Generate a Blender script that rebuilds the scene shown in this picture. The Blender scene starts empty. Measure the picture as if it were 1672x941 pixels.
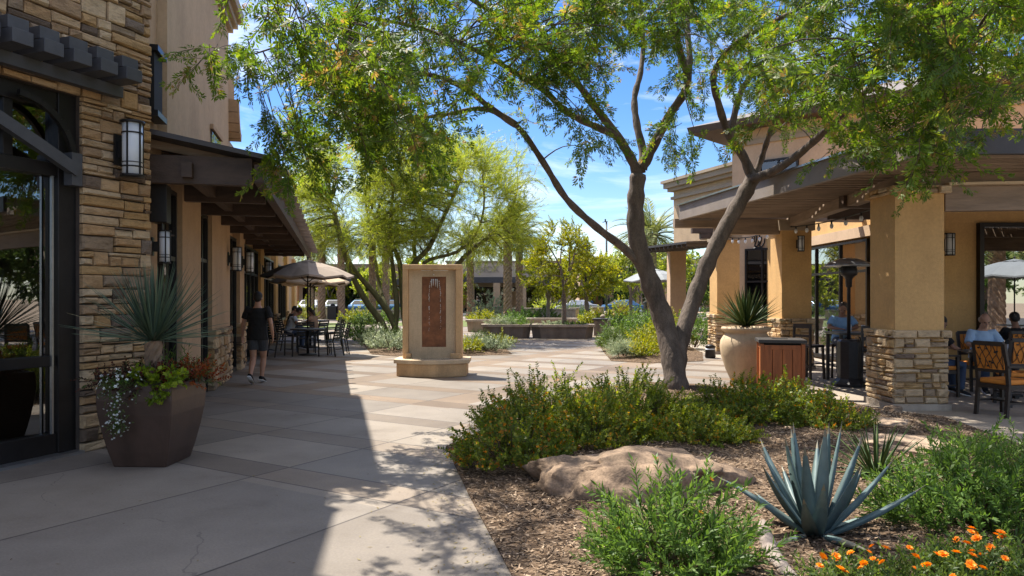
import bpy, bmesh, math, random
import numpy as np
from mathutils import Vector, Matrix
from mathutils.geometry import delaunay_2d_cdt

S = bpy.context.scene
COL = S.collection
R = math.radians
rng = np.random.default_rng(7)
random.seed(7)

# ------------------------------------------------------------ camera
CAMZ, F, W0, H0, HOR = 1.65, 1200.0, 1672.0, 941.0, 487.0
cam = bpy.data.cameras.new('camera')
cam.sensor_width = 36.0
cam.lens = 36.0 * F / W0
cam.shift_y = (HOR - H0 / 2) / W0
cam.clip_start, cam.clip_end = 0.05, 3000
co = bpy.data.objects.new('camera', cam)
COL.objects.link(co)
co.location = (0, 0, CAMZ)
co.rotation_euler = (R(90), 0, 0)
S.camera = co

# ------------------------------------------------------------ sky, sun, exposure
SUN_EL, SUN_AZ = 60.0, 135.0          # azimuth measured counter-clockwise from +X: left and behind the scene
sd = Vector((math.cos(R(SUN_EL)) * math.cos(R(SUN_AZ)), math.cos(R(SUN_EL)) * math.sin(R(SUN_AZ)), math.sin(R(SUN_EL))))
w = bpy.data.worlds.new('World')
S.world = w
w.use_nodes = True
nt = w.node_tree
nt.nodes.clear()
def wn(t, **k):
    n = nt.nodes.new(t)
    for a, b in k.items(): setattr(n, a, b)
    return n
out = wn('ShaderNodeOutputWorld'); bg = wn('ShaderNodeBackground'); bg.inputs['Strength'].default_value = 0.13
sky = wn('ShaderNodeTexSky', sky_type='NISHITA', sun_disc=False)
sky.sun_elevation = R(SUN_EL)
sky.sun_rotation = math.atan2(sd.x, sd.y)
sky.air_density, sky.dust_density, sky.ozone_density = 1.0, 0.25, 2.5
tc = wn('ShaderNodeTexCoord')
mp = wn('ShaderNodeMapping'); mp.inputs['Scale'].default_value = (1.3, 1.3, 7.0); mp.inputs['Rotation'].default_value = (0.10, 0.16, 0.4)
nz = wn('ShaderNodeTexNoise'); nz.inputs['Scale'].default_value = 2.1; nz.inputs['Detail'].default_value = 7; nz.inputs['Roughness'].default_value = .62
nz.inputs['Distortion'].default_value = .6
rp = wn('ShaderNodeValToRGB'); rp.color_ramp.elements[0].position = .45; rp.color_ramp.elements[1].position = .85
rp.color_ramp.elements[0].color = (0, 0, 0, 1); rp.color_ramp.elements[1].color = (.72, .72, .72, 1)
hs = wn('ShaderNodeHueSaturation'); hs.inputs['Hue'].default_value = .512; hs.inputs['Saturation'].default_value = 1.34; hs.inputs['Value'].default_value = .70
mx = wn('ShaderNodeMix', data_type='RGBA')
mx.inputs[7].default_value = (8.6, 8.3, 7.9, 1)
L = nt.links.new
L(tc.outputs['Generated'], mp.inputs['Vector']); L(mp.outputs['Vector'], nz.inputs['Vector'])
sep = wn('ShaderNodeSeparateXYZ'); L(tc.outputs['Generated'], sep.inputs[0])
hi = wn('ShaderNodeMapRange', interpolation_type='SMOOTHSTEP'); hi.inputs['From Min'].default_value = .50; hi.inputs['From Max'].default_value = .85; hi.inputs['To Max'].default_value = .32  # added cloud veil overhead, out of view, to whiten the ambient light
L(sep.outputs[2], hi.inputs['Value'])
ad = wn('ShaderNodeMath', operation='ADD', use_clamp=True)
L(nz.outputs['Fac'], rp.inputs['Fac']); L(rp.outputs['Color'], ad.inputs[0]); L(hi.outputs[0], ad.inputs[1]); L(ad.outputs[0], mx.inputs[0])
L(sky.outputs['Color'], hs.inputs['Color']); L(hs.outputs['Color'], mx.inputs[6]); L(mx.outputs[2], bg.inputs['Color']); L(bg.outputs[0], out.inputs[0])

sl = bpy.data.lights.new('sun', 'SUN')
sl.energy, sl.angle, sl.color = 5.0, R(0.53), (1.0, .93, .82)
so = bpy.data.objects.new('sun', sl)
COL.objects.link(so)
so.rotation_euler = sd.to_track_quat('Z', 'Y').to_euler()
so.location = sd * 60

vs = S.view_settings
S.display_settings.display_device = 'sRGB'
vs.view_transform = 'Standard'; vs.look = 'None'; vs.exposure = 1.12; vs.gamma = 1.0; vs.use_curve_mapping = False
S.cycles.max_bounces = 8; S.cycles.diffuse_bounces = 4; S.cycles.glossy_bounces = 3; S.cycles.transmission_bounces = 4
S.cycles.transparent_max_bounces = 8
S.cycles.use_denoising = True
S.cycles.caustics_reflective = S.cycles.caustics_refractive = False

# ------------------------------------------------------------ pixel / world helpers
def P(px, py, z=0.0):
    Y = (CAMZ - z) * F / (py - HOR)
    return Vector(((px - 836) / F * Y, Y, z))
def at(px, py, Y):
    return Vector(((px - 836) / F * Y, Y, CAMZ + (HOR - py) / F * Y))
def sx(px, Y):
    return (px - 836) / F * Y

# ------------------------------------------------------------ materials
def nd(m, t, **k):
    n = m.node_tree.nodes.new(t)
    for a, b in k.items(): setattr(n, a, b)
    return n
def newmat(name):
    m = bpy.data.materials.new(name); m.use_nodes = True
    b = m.node_tree.nodes['Principled BSDF']
    return m, b
def ramp(m, stops, interp='LINEAR'):
    r = nd(m, 'ShaderNodeValToRGB'); cr = r.color_ramp; cr.interpolation = interp
    while len(cr.elements) < len(stops): cr.elements.new(.5)
    for e, (p, c) in zip(cr.elements, stops):
        e.position = p; e.color = (*c, 1)
    return r
def surf(name, col, rough=.7, var=.15, scale=6.0, bump=.0, bscale=None, metal=0.0, fine=0.0, stretch=(1, 1, 1), spec=.4, streak=0.0):
    """one coloured surface with low-frequency tonal drift and a bump"""
    m, b = newmat(name); l = m.node_tree.links.new
    tcn = nd(m, 'ShaderNodeTexCoord'); mpn = nd(m, 'ShaderNodeMapping'); mpn.inputs['Scale'].default_value = stretch
    l(tcn.outputs['Object'], mpn.inputs['Vector'])
    n1 = nd(m, 'ShaderNodeTexNoise'); n1.inputs['Scale'].default_value = scale; n1.inputs['Detail'].default_value = 6; n1.inputs['Roughness'].default_value = .62
    l(mpn.outputs[0], n1.inputs['Vector'])
    c = Vector(col)
    r = ramp(m, [(.28, tuple(c * (1 - var))), (.72, tuple(min(1, x) for x in c * (1 + var)))])
    l(n1.outputs['Fac'], r.inputs['Fac'])
    last = r.outputs['Color']
    if fine:
        n3 = nd(m, 'ShaderNodeTexNoise'); n3.inputs['Scale'].default_value = scale * 14; n3.inputs['Detail'].default_value = 3
        l(mpn.outputs[0], n3.inputs['Vector'])
        r3 = ramp(m, [(.3, (1 - fine,) * 3), (.7, (1 + fine,) * 3)]); l(n3.outputs['Fac'], r3.inputs['Fac'])
        mm = nd(m, 'ShaderNodeMix', data_type='RGBA', blend_type='MULTIPLY'); mm.inputs[0].default_value = 1
        l(last, mm.inputs[6]); l(r3.outputs['Color'], mm.inputs[7]); last = mm.outputs[2]
    if streak:
        mp4 = nd(m, 'ShaderNodeMapping'); mp4.inputs['Scale'].default_value = (3, 3, .5); l(tcn.outputs['Object'], mp4.inputs['Vector'])
        n4 = nd(m, 'ShaderNodeTexNoise'); n4.inputs['Scale'].default_value = 1; n4.inputs['Detail'].default_value = 6; n4.inputs['Roughness'].default_value = .7; l(mp4.outputs[0], n4.inputs['Vector'])
        r4 = ramp(m, [(.32, (1 - streak,) * 3), (.55, (1, 1, 1)), (.75, (1 + streak * .4,) * 3)]); l(n4.outputs['Fac'], r4.inputs['Fac'])
        m4 = nd(m, 'ShaderNodeMix', data_type='RGBA', blend_type='MULTIPLY'); m4.inputs[0].default_value = 1
        l(last, m4.inputs[6]); l(r4.outputs['Color'], m4.inputs[7]); last = m4.outputs[2]
    l(last, b.inputs['Base Color'])
    b.inputs['Roughness'].default_value = rough; b.inputs['Metallic'].default_value = metal
    b.inputs['Specular IOR Level'].default_value = spec
    if bump:
        n2 = nd(m, 'ShaderNodeTexNoise'); n2.inputs['Scale'].default_value = bscale or scale * 8; n2.inputs['Detail'].default_value = 5
        l(mpn.outputs[0], n2.inputs['Vector'])
        bp = nd(m, 'ShaderNodeBump'); bp.inputs['Strength'].default_value = bump; bp.inputs['Distance'].default_value = .02
        l(n2.outputs['Fac'], bp.inputs['Height']); l(bp.outputs[0], b.inputs['Normal'])
    return m
def leafmat(name, stops, trans=.45, rough=.5, tcol=None):
    """leaves: random hue per leaf from the mesh attribute rnd, light passes through"""
    m, b = newmat(name); l = m.node_tree.links.new
    a = nd(m, 'ShaderNodeAttribute', attribute_name='rnd'); r = ramp(m, stops)
    l(a.outputs['Fac'], r.inputs['Fac']); l(r.outputs['Color'], b.inputs['Base Color'])
    b.inputs['Roughness'].default_value = rough; b.inputs['Specular IOR Level'].default_value = .35
    t = nd(m, 'ShaderNodeBsdfTranslucent')
    hsv = nd(m, 'ShaderNodeHueSaturation'); hsv.inputs['Hue'].default_value = .485; hsv.inputs['Saturation'].default_value = 1.1; hsv.inputs['Value'].default_value = 1.75
    l(r.outputs['Color'], hsv.inputs['Color']); l(hsv.outputs[0], t.inputs['Color'])
    mxs = nd(m, 'ShaderNodeMixShader'); mxs.inputs[0].default_value = trans
    l(b.outputs[0], mxs.inputs[1]); l(t.outputs[0], mxs.inputs[2])
    l(mxs.outputs[0], m.node_tree.nodes['Material Output'].inputs['Surface'])
    return m
def glassmat(name, tint=(.75, .78, .8), refl=.35, rough=.0, top=.95, bl=.35):
    m = bpy.data.materials.new(name); m.use_nodes = True; l = m.node_tree.links.new
    b = m.node_tree.nodes['Principled BSDF']; m.node_tree.nodes.remove(b)
    t = nd(m, 'ShaderNodeBsdfTransparent'); t.inputs[0].default_value = (*tint, 1)
    g = nd(m, 'ShaderNodeBsdfGlossy'); g.inputs['Roughness'].default_value = rough; g.inputs[0].default_value = (.95, .97, 1, 1)
    lw = nd(m, 'ShaderNodeLayerWeight'); lw.inputs[0].default_value = bl
    mr = nd(m, 'ShaderNodeMapRange'); mr.inputs['To Min'].default_value = refl; mr.inputs['To Max'].default_value = top
    l(lw.outputs['Fresnel'], mr.inputs['Value'])
    x = nd(m, 'ShaderNodeMixShader'); l(mr.outputs[0], x.inputs[0]); l(t.outputs[0], x.inputs[1]); l(g.outputs[0], x.inputs[2])
    l(x.outputs[0], m.node_tree.nodes['Material Output'].inputs['Surface'])
    return m
def stonemat(name, stops, mul=1.0):
    m, b = newmat(name); l = m.node_tree.links.new
    a = nd(m, 'ShaderNodeAttribute', attribute_name='rnd')
    r = ramp(m, [(p, tuple(Vector(c) * mul)) for p, c in stops], 'CONSTANT'); l(a.outputs['Fac'], r.inputs['Fac'])
    tcn = nd(m, 'ShaderNodeTexCoord'); mpn = nd(m, 'ShaderNodeMapping'); mpn.inputs['Scale'].default_value = (1, 1, 2.4)
    l(tcn.outputs['Object'], mpn.inputs['Vector'])
    n1 = nd(m, 'ShaderNodeTexNoise'); n1.inputs['Scale'].default_value = 9; n1.inputs['Detail'].default_value = 8; n1.inputs['Roughness'].default_value = .7
    l(mpn.outputs[0], n1.inputs['Vector'])
    r2 = ramp(m, [(.25, (.42, .38, .36)), (.5, (.95, .93, .9)), (.8, (1.3, 1.22, 1.12))]); l(n1.outputs['Fac'], r2.inputs['Fac'])
    mm = nd(m, 'ShaderNodeMix', data_type='RGBA', blend_type='MULTIPLY'); mm.inputs[0].default_value = .85
    l(r.outputs['Color'], mm.inputs[6]); l(r2.outputs['Color'], mm.inputs[7]); l(mm.outputs[2], b.inputs['Base Color'])
    b.inputs['Roughness'].default_value = .85; b.inputs['Specular IOR Level'].default_value = .25
    n2 = nd(m, 'ShaderNodeTexNoise'); n2.inputs['Scale'].default_value = 22; n2.inputs['Detail'].default_value = 7; n2.inputs['Roughness'].default_value = .65
    l(mpn.outputs[0], n2.inputs['Vector'])
    bp = nd(m, 'ShaderNodeBump'); bp.inputs['Strength'].default_value = .75; bp.inputs['Distance'].default_value = .03
    l(n2.outputs['Fac'], bp.inputs['Height']); l(bp.outputs[0], b.inputs['Normal'])
    return m

M = {}
M['stone_warm'] = stonemat('ledger_stone', [(0, (.44, .285, .15)), (.14, (.52, .37, .22)), (.3, (.36, .245, .145)), (.44, (.55, .42, .27)), (.58, (.44, .285, .135)), (.68, (.29, .215, .145)), (.78, (.50, .37, .23)), (.88, (.15, .11, .08)), (.94, (.20, .155, .12))])
M['stone_pale'] = stonemat('column_stone', [(0, (.50, .365, .22)), (.16, (.56, .42, .265)), (.32, (.46, .30, .155)), (.46, (.58, .46, .31)), (.6, (.48, .32, .155)), (.7, (.36, .27, .18)), (.8, (.53, .395, .245)), (.9, (.20, .145, .11)), (.95, (.27, .20, .145))])
M['mortar'] = surf('mortar', (.065, .05, .04), .95, .2, 8, .3)
M['stucco_beige'] = surf('beige_stucco', (.50, .36, .225), .9, .12, 1.1, .35, 90, fine=.06, streak=.08)
M['stucco_tan'] = surf('tan_stucco', (.46, .31, .185), .9, .10, 1.3, .3, 90, fine=.06, streak=.08)
M['stucco_ochre'] = surf('ochre_stucco', (.58, .355, .145), .9, .12, 1.6, .4, 75, fine=.07, streak=.08)
M['stucco_pink'] = surf('pale_stucco', (.53, .38, .25), .9, .10, 1.0, .3, 80, fine=.05, streak=.08)
M['stucco_far'] = surf('far_stucco', (.50, .385, .28), .9, .10, .5)
M['cornice'] = surf('cornice_paint', (.33, .265, .19), .8, .12, 1.0, .1)
M['bronze'] = surf('dark_bronze_metal', (.030, .027, .026), .38, .2, 5, .0, metal=.55)
M['steel_grey'] = surf('charcoal_painted_steel', (.066, .068, .075), .5, .16, 7, .05)
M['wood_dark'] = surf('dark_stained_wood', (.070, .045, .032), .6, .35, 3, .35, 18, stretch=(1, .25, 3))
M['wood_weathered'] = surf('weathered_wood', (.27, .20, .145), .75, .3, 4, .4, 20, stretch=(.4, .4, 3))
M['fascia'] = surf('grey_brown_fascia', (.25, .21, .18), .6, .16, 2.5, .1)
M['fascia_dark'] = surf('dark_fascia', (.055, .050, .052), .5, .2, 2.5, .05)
M['roof'] = surf('roof_sheet', (.16, .14, .13), .7, .2, 2)
M['glass_shop'] = glassmat('shop_glass', (.62, .60, .56), .22)
M['glass_dark'] = glassmat('dark_window_glass', (.45, .45, .45), .10, 0, .45, .25)
M['glass_window'] = glassmat('reflecting_window_glass', (.5, .5, .52), .45)
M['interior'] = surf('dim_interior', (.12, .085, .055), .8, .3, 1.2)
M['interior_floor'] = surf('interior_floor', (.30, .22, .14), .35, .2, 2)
M['interior_warm'] = surf('warm_interior_wall', (.42, .24, .10), .8, .25, 1)
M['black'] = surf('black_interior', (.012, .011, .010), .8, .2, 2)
M['concrete_planter'] = surf('cast_concrete', (.36, .30, .235), .85, .2, 3, .25, 40, fine=.06, streak=.22)
M['concrete_dark'] = surf('dark_cast_concrete', (.18, .15, .125), .85, .22, 3, .25, 40, streak=.22)
M['cast_gold'] = surf('golden_cast_stone', (.58, .38, .20), .75, .16, 2.5, .2, 45, fine=.09, streak=.22)
M['cast_pale'] = surf('pale_cast_stone', (.58, .45, .30), .8, .10, 3, .25, 60, fine=.08, streak=.22)
M['rust'] = surf('rusted_steel', (.21, .082, .034), .6, .45, 7, .25, 30, fine=.12)
M['water_white'] = surf('falling_water', (.72, .72, .70), .15, .2, 14, .4, 60)
M['pot_brown'] = surf('bronze_glazed_pot', (.085, .052, .038), .42, .2, 3, .06, 60, metal=.2, streak=.22)
M['pot_buff'] = surf('buff_terracotta', (.55, .42, .27), .75, .14, 3.5, .15, 30, fine=.05, streak=.22)
M['cedar'] = surf('cedar_boards', (.36, .115, .035), .5, .35, 3.5, .25, 16, stretch=(4, 4, .5))
M['slate'] = surf('dark_slate_lid', (.050, .047, .046), .5, .2, 6, .1)
M['lantern_glass'] = surf('frosted_lantern_glass', (.66, .70, .74), .22, .05, 3)
M['metal_black'] = surf('black_powder_coated_metal', (.020, .019, .019), .42, .2, 8, metal=.2)
M['metal_steel'] = surf('brushed_steel', (.42, .43, .44), .33, .12, 12, metal=.9)
M['heater_grey'] = surf('dark_hammered_metal', (.035, .034, .036), .4, .2, 9, .1, 80, metal=.4)
M['orange'] = surf('orange_fabric', (.62, .22, .035), .75, .14, 9, .2, 120)
M['chairwood'] = surf('espresso_wood', (.030, .022, .019), .45, .3, 6)
M['tabletop'] = surf('dark_table_top', (.085, .078, .075), .3, .15, 5)
M['canvas'] = surf('taupe_canvas', (.30, .245, .195), .9, .08, 3, .1, 150)
M['canvas_light'] = surf('sand_canvas', (.56, .43, .29), .9, .08, 3, .1, 150)
M['canvas_grey'] = surf('grey_canvas', (.24, .26, .27), .9, .08, 3)
M['bark'] = surf('mesquite_bark', (.118, .092, .074), .9, .5, 6, 1.0, 20, stretch=(1, 1, .35), fine=.25)
M['bark_green'] = surf('green_bark', (.13, .12, .045), .85, .3, 7, .5, 26, stretch=(1, 1, .35))
M['bark_grey'] = surf('grey_bark', (.17, .135, .11), .9, .3, 8, .5, 30)
M['palm_bark'] = surf('palm_bark', (.27, .18, .115), .95, .45, 6, .9, 14)
M['stem'] = surf('woody_stem', (.115, .078, .048), .85, .3, 20)
M['stem_green'] = surf('green_stem', (.10, .12, .04), .7, .3, 20)
M['skin'] = surf('skin', (.43, .235, .155), .55, .08, 12)
M['skin_dark'] = surf('tanned_skin', (.27, .14, .088), .55, .08, 12)
M['hair_black'] = surf('black_hair', (.010, .008, .007), .5, .3, 40, .5, 200)
M['hair_grey'] = surf('grey_hair', (.35, .33, .31), .6, .2, 40, .5, 200)
M['hair_brown'] = surf('brown_hair', (.05, .03, .018), .5, .3, 40, .5, 200)
M['cloth_black'] = surf('black_cotton', (.012, .012, .013), .9, .2, 6, .9, 11)
M['cloth_grey'] = surf('charcoal_cloth', (.055, .058, .065), .9, .2, 6, .9, 11)
M['cloth_blue'] = surf('light_blue_cotton', (.38, .53, .70), .9, .1, 6, .9, 11)
M['cloth_steel'] = surf('steel_blue_cotton', (.22, .36, .54), .9, .12, 6, .9, 11)
M['cloth_pale'] = surf('pale_cotton', (.45, .48, .52), .9, .1, 6, .9, 11)
M['cloth_tan'] = surf('tan_cotton', (.38, .24, .15), .9, .1, 6, .9, 11)
M['denim'] = surf('denim', (.05, .075, .13), .9, .15, 8)
M['white'] = surf('white_rubber', (.72, .72, .70), .6, .05, 6)
M['car_silver'] = surf('silver_car_paint', (.45, .47, .50), .25, .04, 2, metal=.5)
M['car_blue'] = surf('blue_car_paint', (.07, .17, .33), .25, .04, 2, metal=.3)
M['car_white'] = surf('white_car_paint', (.72, .73, .74), .25, .03, 2)
M['tyre'] = surf('tyre_rubber', (.02, .02, .02), .9, .1, 4)
M['boulder'] = surf('granite_boulder', (.215, .15, .10), .9, .5, 3.6, 1.0, 13, fine=.22)
M['sandstone'] = surf('flat_sandstone', (.34, .25, .175), .9, .3, 3.0, .8, 18, fine=.15)
M['log'] = surf('grey_weathered_log', (.24, .20, .175), .9, .3, 8, .7, 25, stretch=(1, .2, 1))
M['leaf_main'] = leafmat('mesquite_leaf', [(0, (.055, .108, .016)), (.45, (.092, .165, .021)), (.8, (.155, .225, .027)), (.985, (.25, .29, .035)), (1, (.28, .20, .06))], .5)
M['leaf_palo'] = leafmat('palo_verde_leaf', [(0, (.19, .25, .04)), (.5, (.29, .36, .05)), (1, (.42, .45, .08))], .52)
M['leaf_yellow'] = leafmat('yellow_green_leaf', [(0, (.12, .155, .02)), (.5, (.21, .24, .022)), (1, (.34, .32, .03))], .45)
M['leaf_dark'] = leafmat('deep_green_leaf', [(0, (0.039, 0.077, 0.017)), (.5, (0.070, 0.119, 0.025)), (1, (0.126, 0.182, 0.035))], .4)
M['leaf_shrub'] = leafmat('shrub_leaf', [(0, (0.077, 0.119, 0.017)), (.45, (0.133, 0.189, 0.024)), (.8, (0.217, 0.259, 0.031)), (.93, (0.280, 0.266, 0.042)), (1, (0.504, 0.224, 0.028))], .45)
M['leaf_shrub_light'] = leafmat('light_shrub_leaf', [(0, (0.098, 0.147, 0.021)), (.5, (0.175, 0.231, 0.028)), (.9, (0.280, 0.301, 0.039)), (1, (0.560, 0.308, 0.028))], .45)
M['leaf_bright'] = leafmat('bright_green_leaf', [(0, (0.049, 0.105, 0.020)), (.5, (0.087, 0.168, 0.031)), (1, (0.154, 0.252, 0.049))], .42)
M['leaf_sage'] = leafmat('sage_leaf', [(0, (0.154, 0.203, 0.119)), (.6, (0.238, 0.287, 0.168)), (1, (0.350, 0.392, 0.238))], .35)
M['leaf_lime'] = leafmat('lime_leaf', [(0, (.12, .19, .012)), (.6, (.21, .29, .02)), (1, (.30, .36, .04))], .45)
M['leaf_wine'] = leafmat('wine_leaf', [(0, (.035, .014, .012)), (.5, (.075, .025, .018)), (.85, (.14, .04, .02)), (1, (.06, .09, .02))], .35)
M['leaf_rust'] = leafmat('rust_leaf', [(0, (.14, .03, .012)), (.6, (.26, .065, .018)), (1, (.34, .12, .03))], .4)
M['yucca'] = leafmat('blue_green_blade', [(0, (.075, .125, .085)), (.6, (.12, .18, .115)), (.92, (.18, .235, .13)), (1, (.36, .30, .16))], .2, .45)
M['yucca_green'] = leafmat('green_blade', [(0, (.05, .09, .03)), (.6, (.085, .14, .045)), (.9, (.13, .18, .06)), (1, (.28, .22, .09))], .25, .45)
M['palm_leaf'] = leafmat('palm_leaflet', [(0, (0.105, 0.133, 0.035)), (.6, (0.168, 0.210, 0.056)), (1, (0.280, 0.280, 0.098))], .35)
M['petal_white'] = leafmat('white_petal', [(0, (.68, .70, .72)), (1, (.8, .8, .78))], .3)
M['petal_orange'] = leafmat('orange_petal', [(0, (.62, .17, .008)), (.5, (.78, .27, .01)), (1, (.85, .40, .02))], .3)
# ------------------------------------------------------------ mesh builder
def basis(d, up=Vector((0, 0, 1))):
    d = Vector(d).normalized()
    a = up if abs(d.dot(up)) < .97 else Vector((1, 0, 0))
    x = a.cross(d).normalized(); y = d.cross(x)
    return x, y, d
class MB:
    def __init__(s): s.v, s.f, s.m, s.r, s.sm = [], [], [], [], []
    def add(s, vs_, fs_, mi=0, rnd=.5, smooth=False):
        o = len(s.v); s.v += [tuple(p) for p in vs_]
        for f in fs_: s.f.append([i + o for i in f]); s.m.append(mi); s.r.append(rnd); s.sm.append(smooth)
    def hexa(s, p, mi=0, rnd=.5):            # p: 4 bottom ccw, 4 top ccw
        s.add(p, [(3, 2, 1, 0), (4, 5, 6, 7), (0, 1, 5, 4), (1, 2, 6, 5), (2, 3, 7, 6), (3, 0, 4, 7)], mi, rnd)
    def box(s, c, size, rz=0, mi=0, rnd=.5, rot=None):
        x, y, z = [q / 2 for q in size]; c = Vector(c)
        mt = rot if rot is not None else Matrix.Rotation(rz, 3, 'Z')
        s.hexa([c + mt @ Vector(q) for q in ((-x, -y, -z), (x, -y, -z), (x, y, -z), (-x, y, -z), (-x, -y, z), (x, -y, z), (x, y, z), (-x, y, z))], mi, rnd)
    def bar(s, a, b, wd, hg, mi=0, rnd=.5, up=Vector((0, 0, 1))):
        a, b = Vector(a), Vector(b); x, y, d = basis(b - a, up)
        x, y = x * wd / 2, y * hg / 2
        s.hexa([a - x - y, a + x - y, a + x + y, a - x + y, b - x - y, b + x - y, b + x + y, b - x + y], mi, rnd)
    def fbox(s, fr, s0, s1, d0, d1, z0, z1, mi=0, rnd=.5):
        q = lambda a, d, z: fr.pt(a, d, z)
        s.hexa([q(s0, d1, z0), q(s1, d1, z0), q(s1, d0, z0), q(s0, d0, z0), q(s0, d1, z1), q(s1, d1, z1), q(s1, d0, z1), q(s0, d0, z1)], mi, rnd)
    def prism(s, poly, z0, z1, mi=0, rnd=.5):
        n = len(poly)
        s.add([(p[0], p[1], z0) for p in poly] + [(p[0], p[1], z1) for p in poly],
              [tuple(range(n - 1, -1, -1)), tuple(range(n, 2 * n))] + [(i, (i + 1) % n, n + (i + 1) % n, n + i) for i in range(n)], mi, rnd)
    def tube(s, pts, rad, n=8, mi=0, rnd=.5, caps=True, smooth=True, flat=1.0, side=None):
        pts = [Vector(p) for p in pts]
        if not hasattr(rad, '__len__'): rad = [rad] * len(pts)
        vs_, fs_ = [], []
        px_ = None
        for i, p in enumerate(pts):
            d = (pts[min(i + 1, len(pts) - 1)] - pts[max(i - 1, 0)])
            if d.length < 1e-9: d = Vector((0, 0, 1))
            d.normalize()
            if side is not None: x = Vector(side) - d * Vector(side).dot(d)
            elif px_ is None: x = basis(d)[0]
            else: x = px_ - d * px_.dot(d)
            if x.length < 1e-6: x = basis(d)[0]
            x.normalize(); px_ = x; y = d.cross(x)
            rx, ry = rad[i] if hasattr(rad[i], '__len__') else (rad[i], rad[i] * flat)
            for k in range(n):
                a = 2 * math.pi * k / n
                vs_.append(p + x * (rx * math.cos(a)) + y * (ry * math.sin(a)))
        for i in range(len(pts) - 1):
            for k in range(n):
                a, b = i * n + k, i * n + (k + 1) % n
                fs_.append((a, b, b + n, a + n))
        if caps:
            fs_.append(tuple(range(n - 1, -1, -1))); fs_.append(tuple(range((len(pts) - 1) * n, len(pts) * n)))
        s.add(vs_, fs_, mi, rnd, smooth)
    def lathe(s, prof, c=(0, 0, 0), n=24, mi=0, smooth=True, rz=0, square=0):
        c = Vector(c); vs_, fs_ = [], []
        for r, z in prof:
            for k in range(n):
                a = 2 * math.pi * k / n + rz
                vs_.append(c + Vector((r * math.cos(a), r * math.sin(a), z)))
        m = len(prof)
        for i in range(m - 1):
            for k in range(n):
                a, b = i * n + k, i * n + (k + 1) % n
                fs_.append((a, b, b + n, a + n))
        fs_.append(tuple(range(n - 1, -1, -1))); fs_.append(tuple(range((m - 1) * n, m * n)))
        s.add(vs_, fs_, mi, .5, smooth)
    def ell(s, c, r, n=12, m=8, mi=0, rot=None):
        c = Vector(c); vs_, fs_ = [], []
        for i in range(1, m):
            t = math.pi * i / m
            for k in range(n):
                a = 2 * math.pi * k / n
                q = Vector((r[0] * math.sin(t) * math.cos(a), r[1] * math.sin(t) * math.sin(a), r[2] * math.cos(t)))
                vs_.append(c + (rot @ q if rot is not None else q))
        top = len(vs_); q = Vector((0, 0, r[2])); q = rot @ q if rot is not None else q
        vs_ += [c + q, c - q]
        for i in range(m - 2):
            for k in range(n):
                a, b = i * n + k, i * n + (k + 1) % n
                fs_.append((a, a + n, b + n, b))
        for k in range(n):
            fs_.append((top, k, (k + 1) % n)); j = (m - 2) * n
            fs_.append((top + 1, j + (k + 1) % n, j + k))
        s.add(vs_, fs_, mi, .5, True)
    def build(s, name, mats, parent=None, world=False, bevel=0, subsurf=0, loc=None):
        me = bpy.data.meshes.new(name)
        off = parent.location if (world and parent is not None) else None
        if world and parent is not None and parent.parent is not None: off = off + parent.parent.location
        if loc is not None: off = Vector(loc)
        vv = s.v if off is None else [(a - off[0], b - off[1], c - off[2]) for a, b, c in s.v]
        me.from_pydata(vv, [], s.f)
        mats = mats if isinstance(mats, (list, tuple)) else [mats]
        for m in mats: me.materials.append(m)
        me.polygons.foreach_set('material_index', s.m)
        me.polygons.foreach_set('use_smooth', s.sm)
        at_ = me.attributes.new('rnd', 'FLOAT', 'FACE'); at_.data.foreach_set('value', s.r)
        me.update()
        o = bpy.data.objects.new(name, me); COL.objects.link(o)
        if parent is not None: o.parent = parent
        if loc is not None: o.location = loc
        if bevel:
            b = o.modifiers.new('b', 'BEVEL'); b.width = bevel; b.segments = 2; b.limit_method = 'ANGLE'; b.angle_limit = R(40)
        if subsurf:
            b = o.modifiers.new('s', 'SUBSURF'); b.levels = b.render_levels = subsurf
        return o
class Frame:                                  # a vertical plane: s along, d outwards, z up
    def __init__(s, o, t, nrm): s.o, s.t, s.n = Vector((*o[:2], 0)), Vector((*t[:2], 0)).normalized(), Vector((*nrm[:2], 0)).normalized()
    def pt(s, a, d, z): return s.o + s.t * a + s.n * d + Vector((0, 0, z))
def tag(o, label, cat, group=None, kind=None):
    o['label'] = label; o['category'] = cat
    if group: o['group'] = group
    if kind: o['kind'] = kind
    return o
def struct(o, kind='structure'):
    o['kind'] = kind; return o
def thing(name, label, cat, loc=(0, 0, 0), rz=0, group=None):
    o = bpy.data.objects.new(name, None); COL.objects.link(o)
    o.location = loc; o.rotation_euler = (0, 0, rz); o.empty_display_size = .1
    return tag(o, label, cat, group)
def copy_tree(o, parent=None):
    c = o.copy(); COL.objects.link(c)
    if parent is not None: c.parent = parent
    for ch in [x for x in list(bpy.data.objects) if x.parent == o]: copy_tree(ch, c)
    return c
def dup(o, loc, rz=0, label=None, scale=None):
    c = copy_tree(o); c.location = loc; c.rotation_euler = (0, 0, rz)
    if label: c['label'] = label
    if scale: c.scale = (scale,) * 3
    return c
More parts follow.
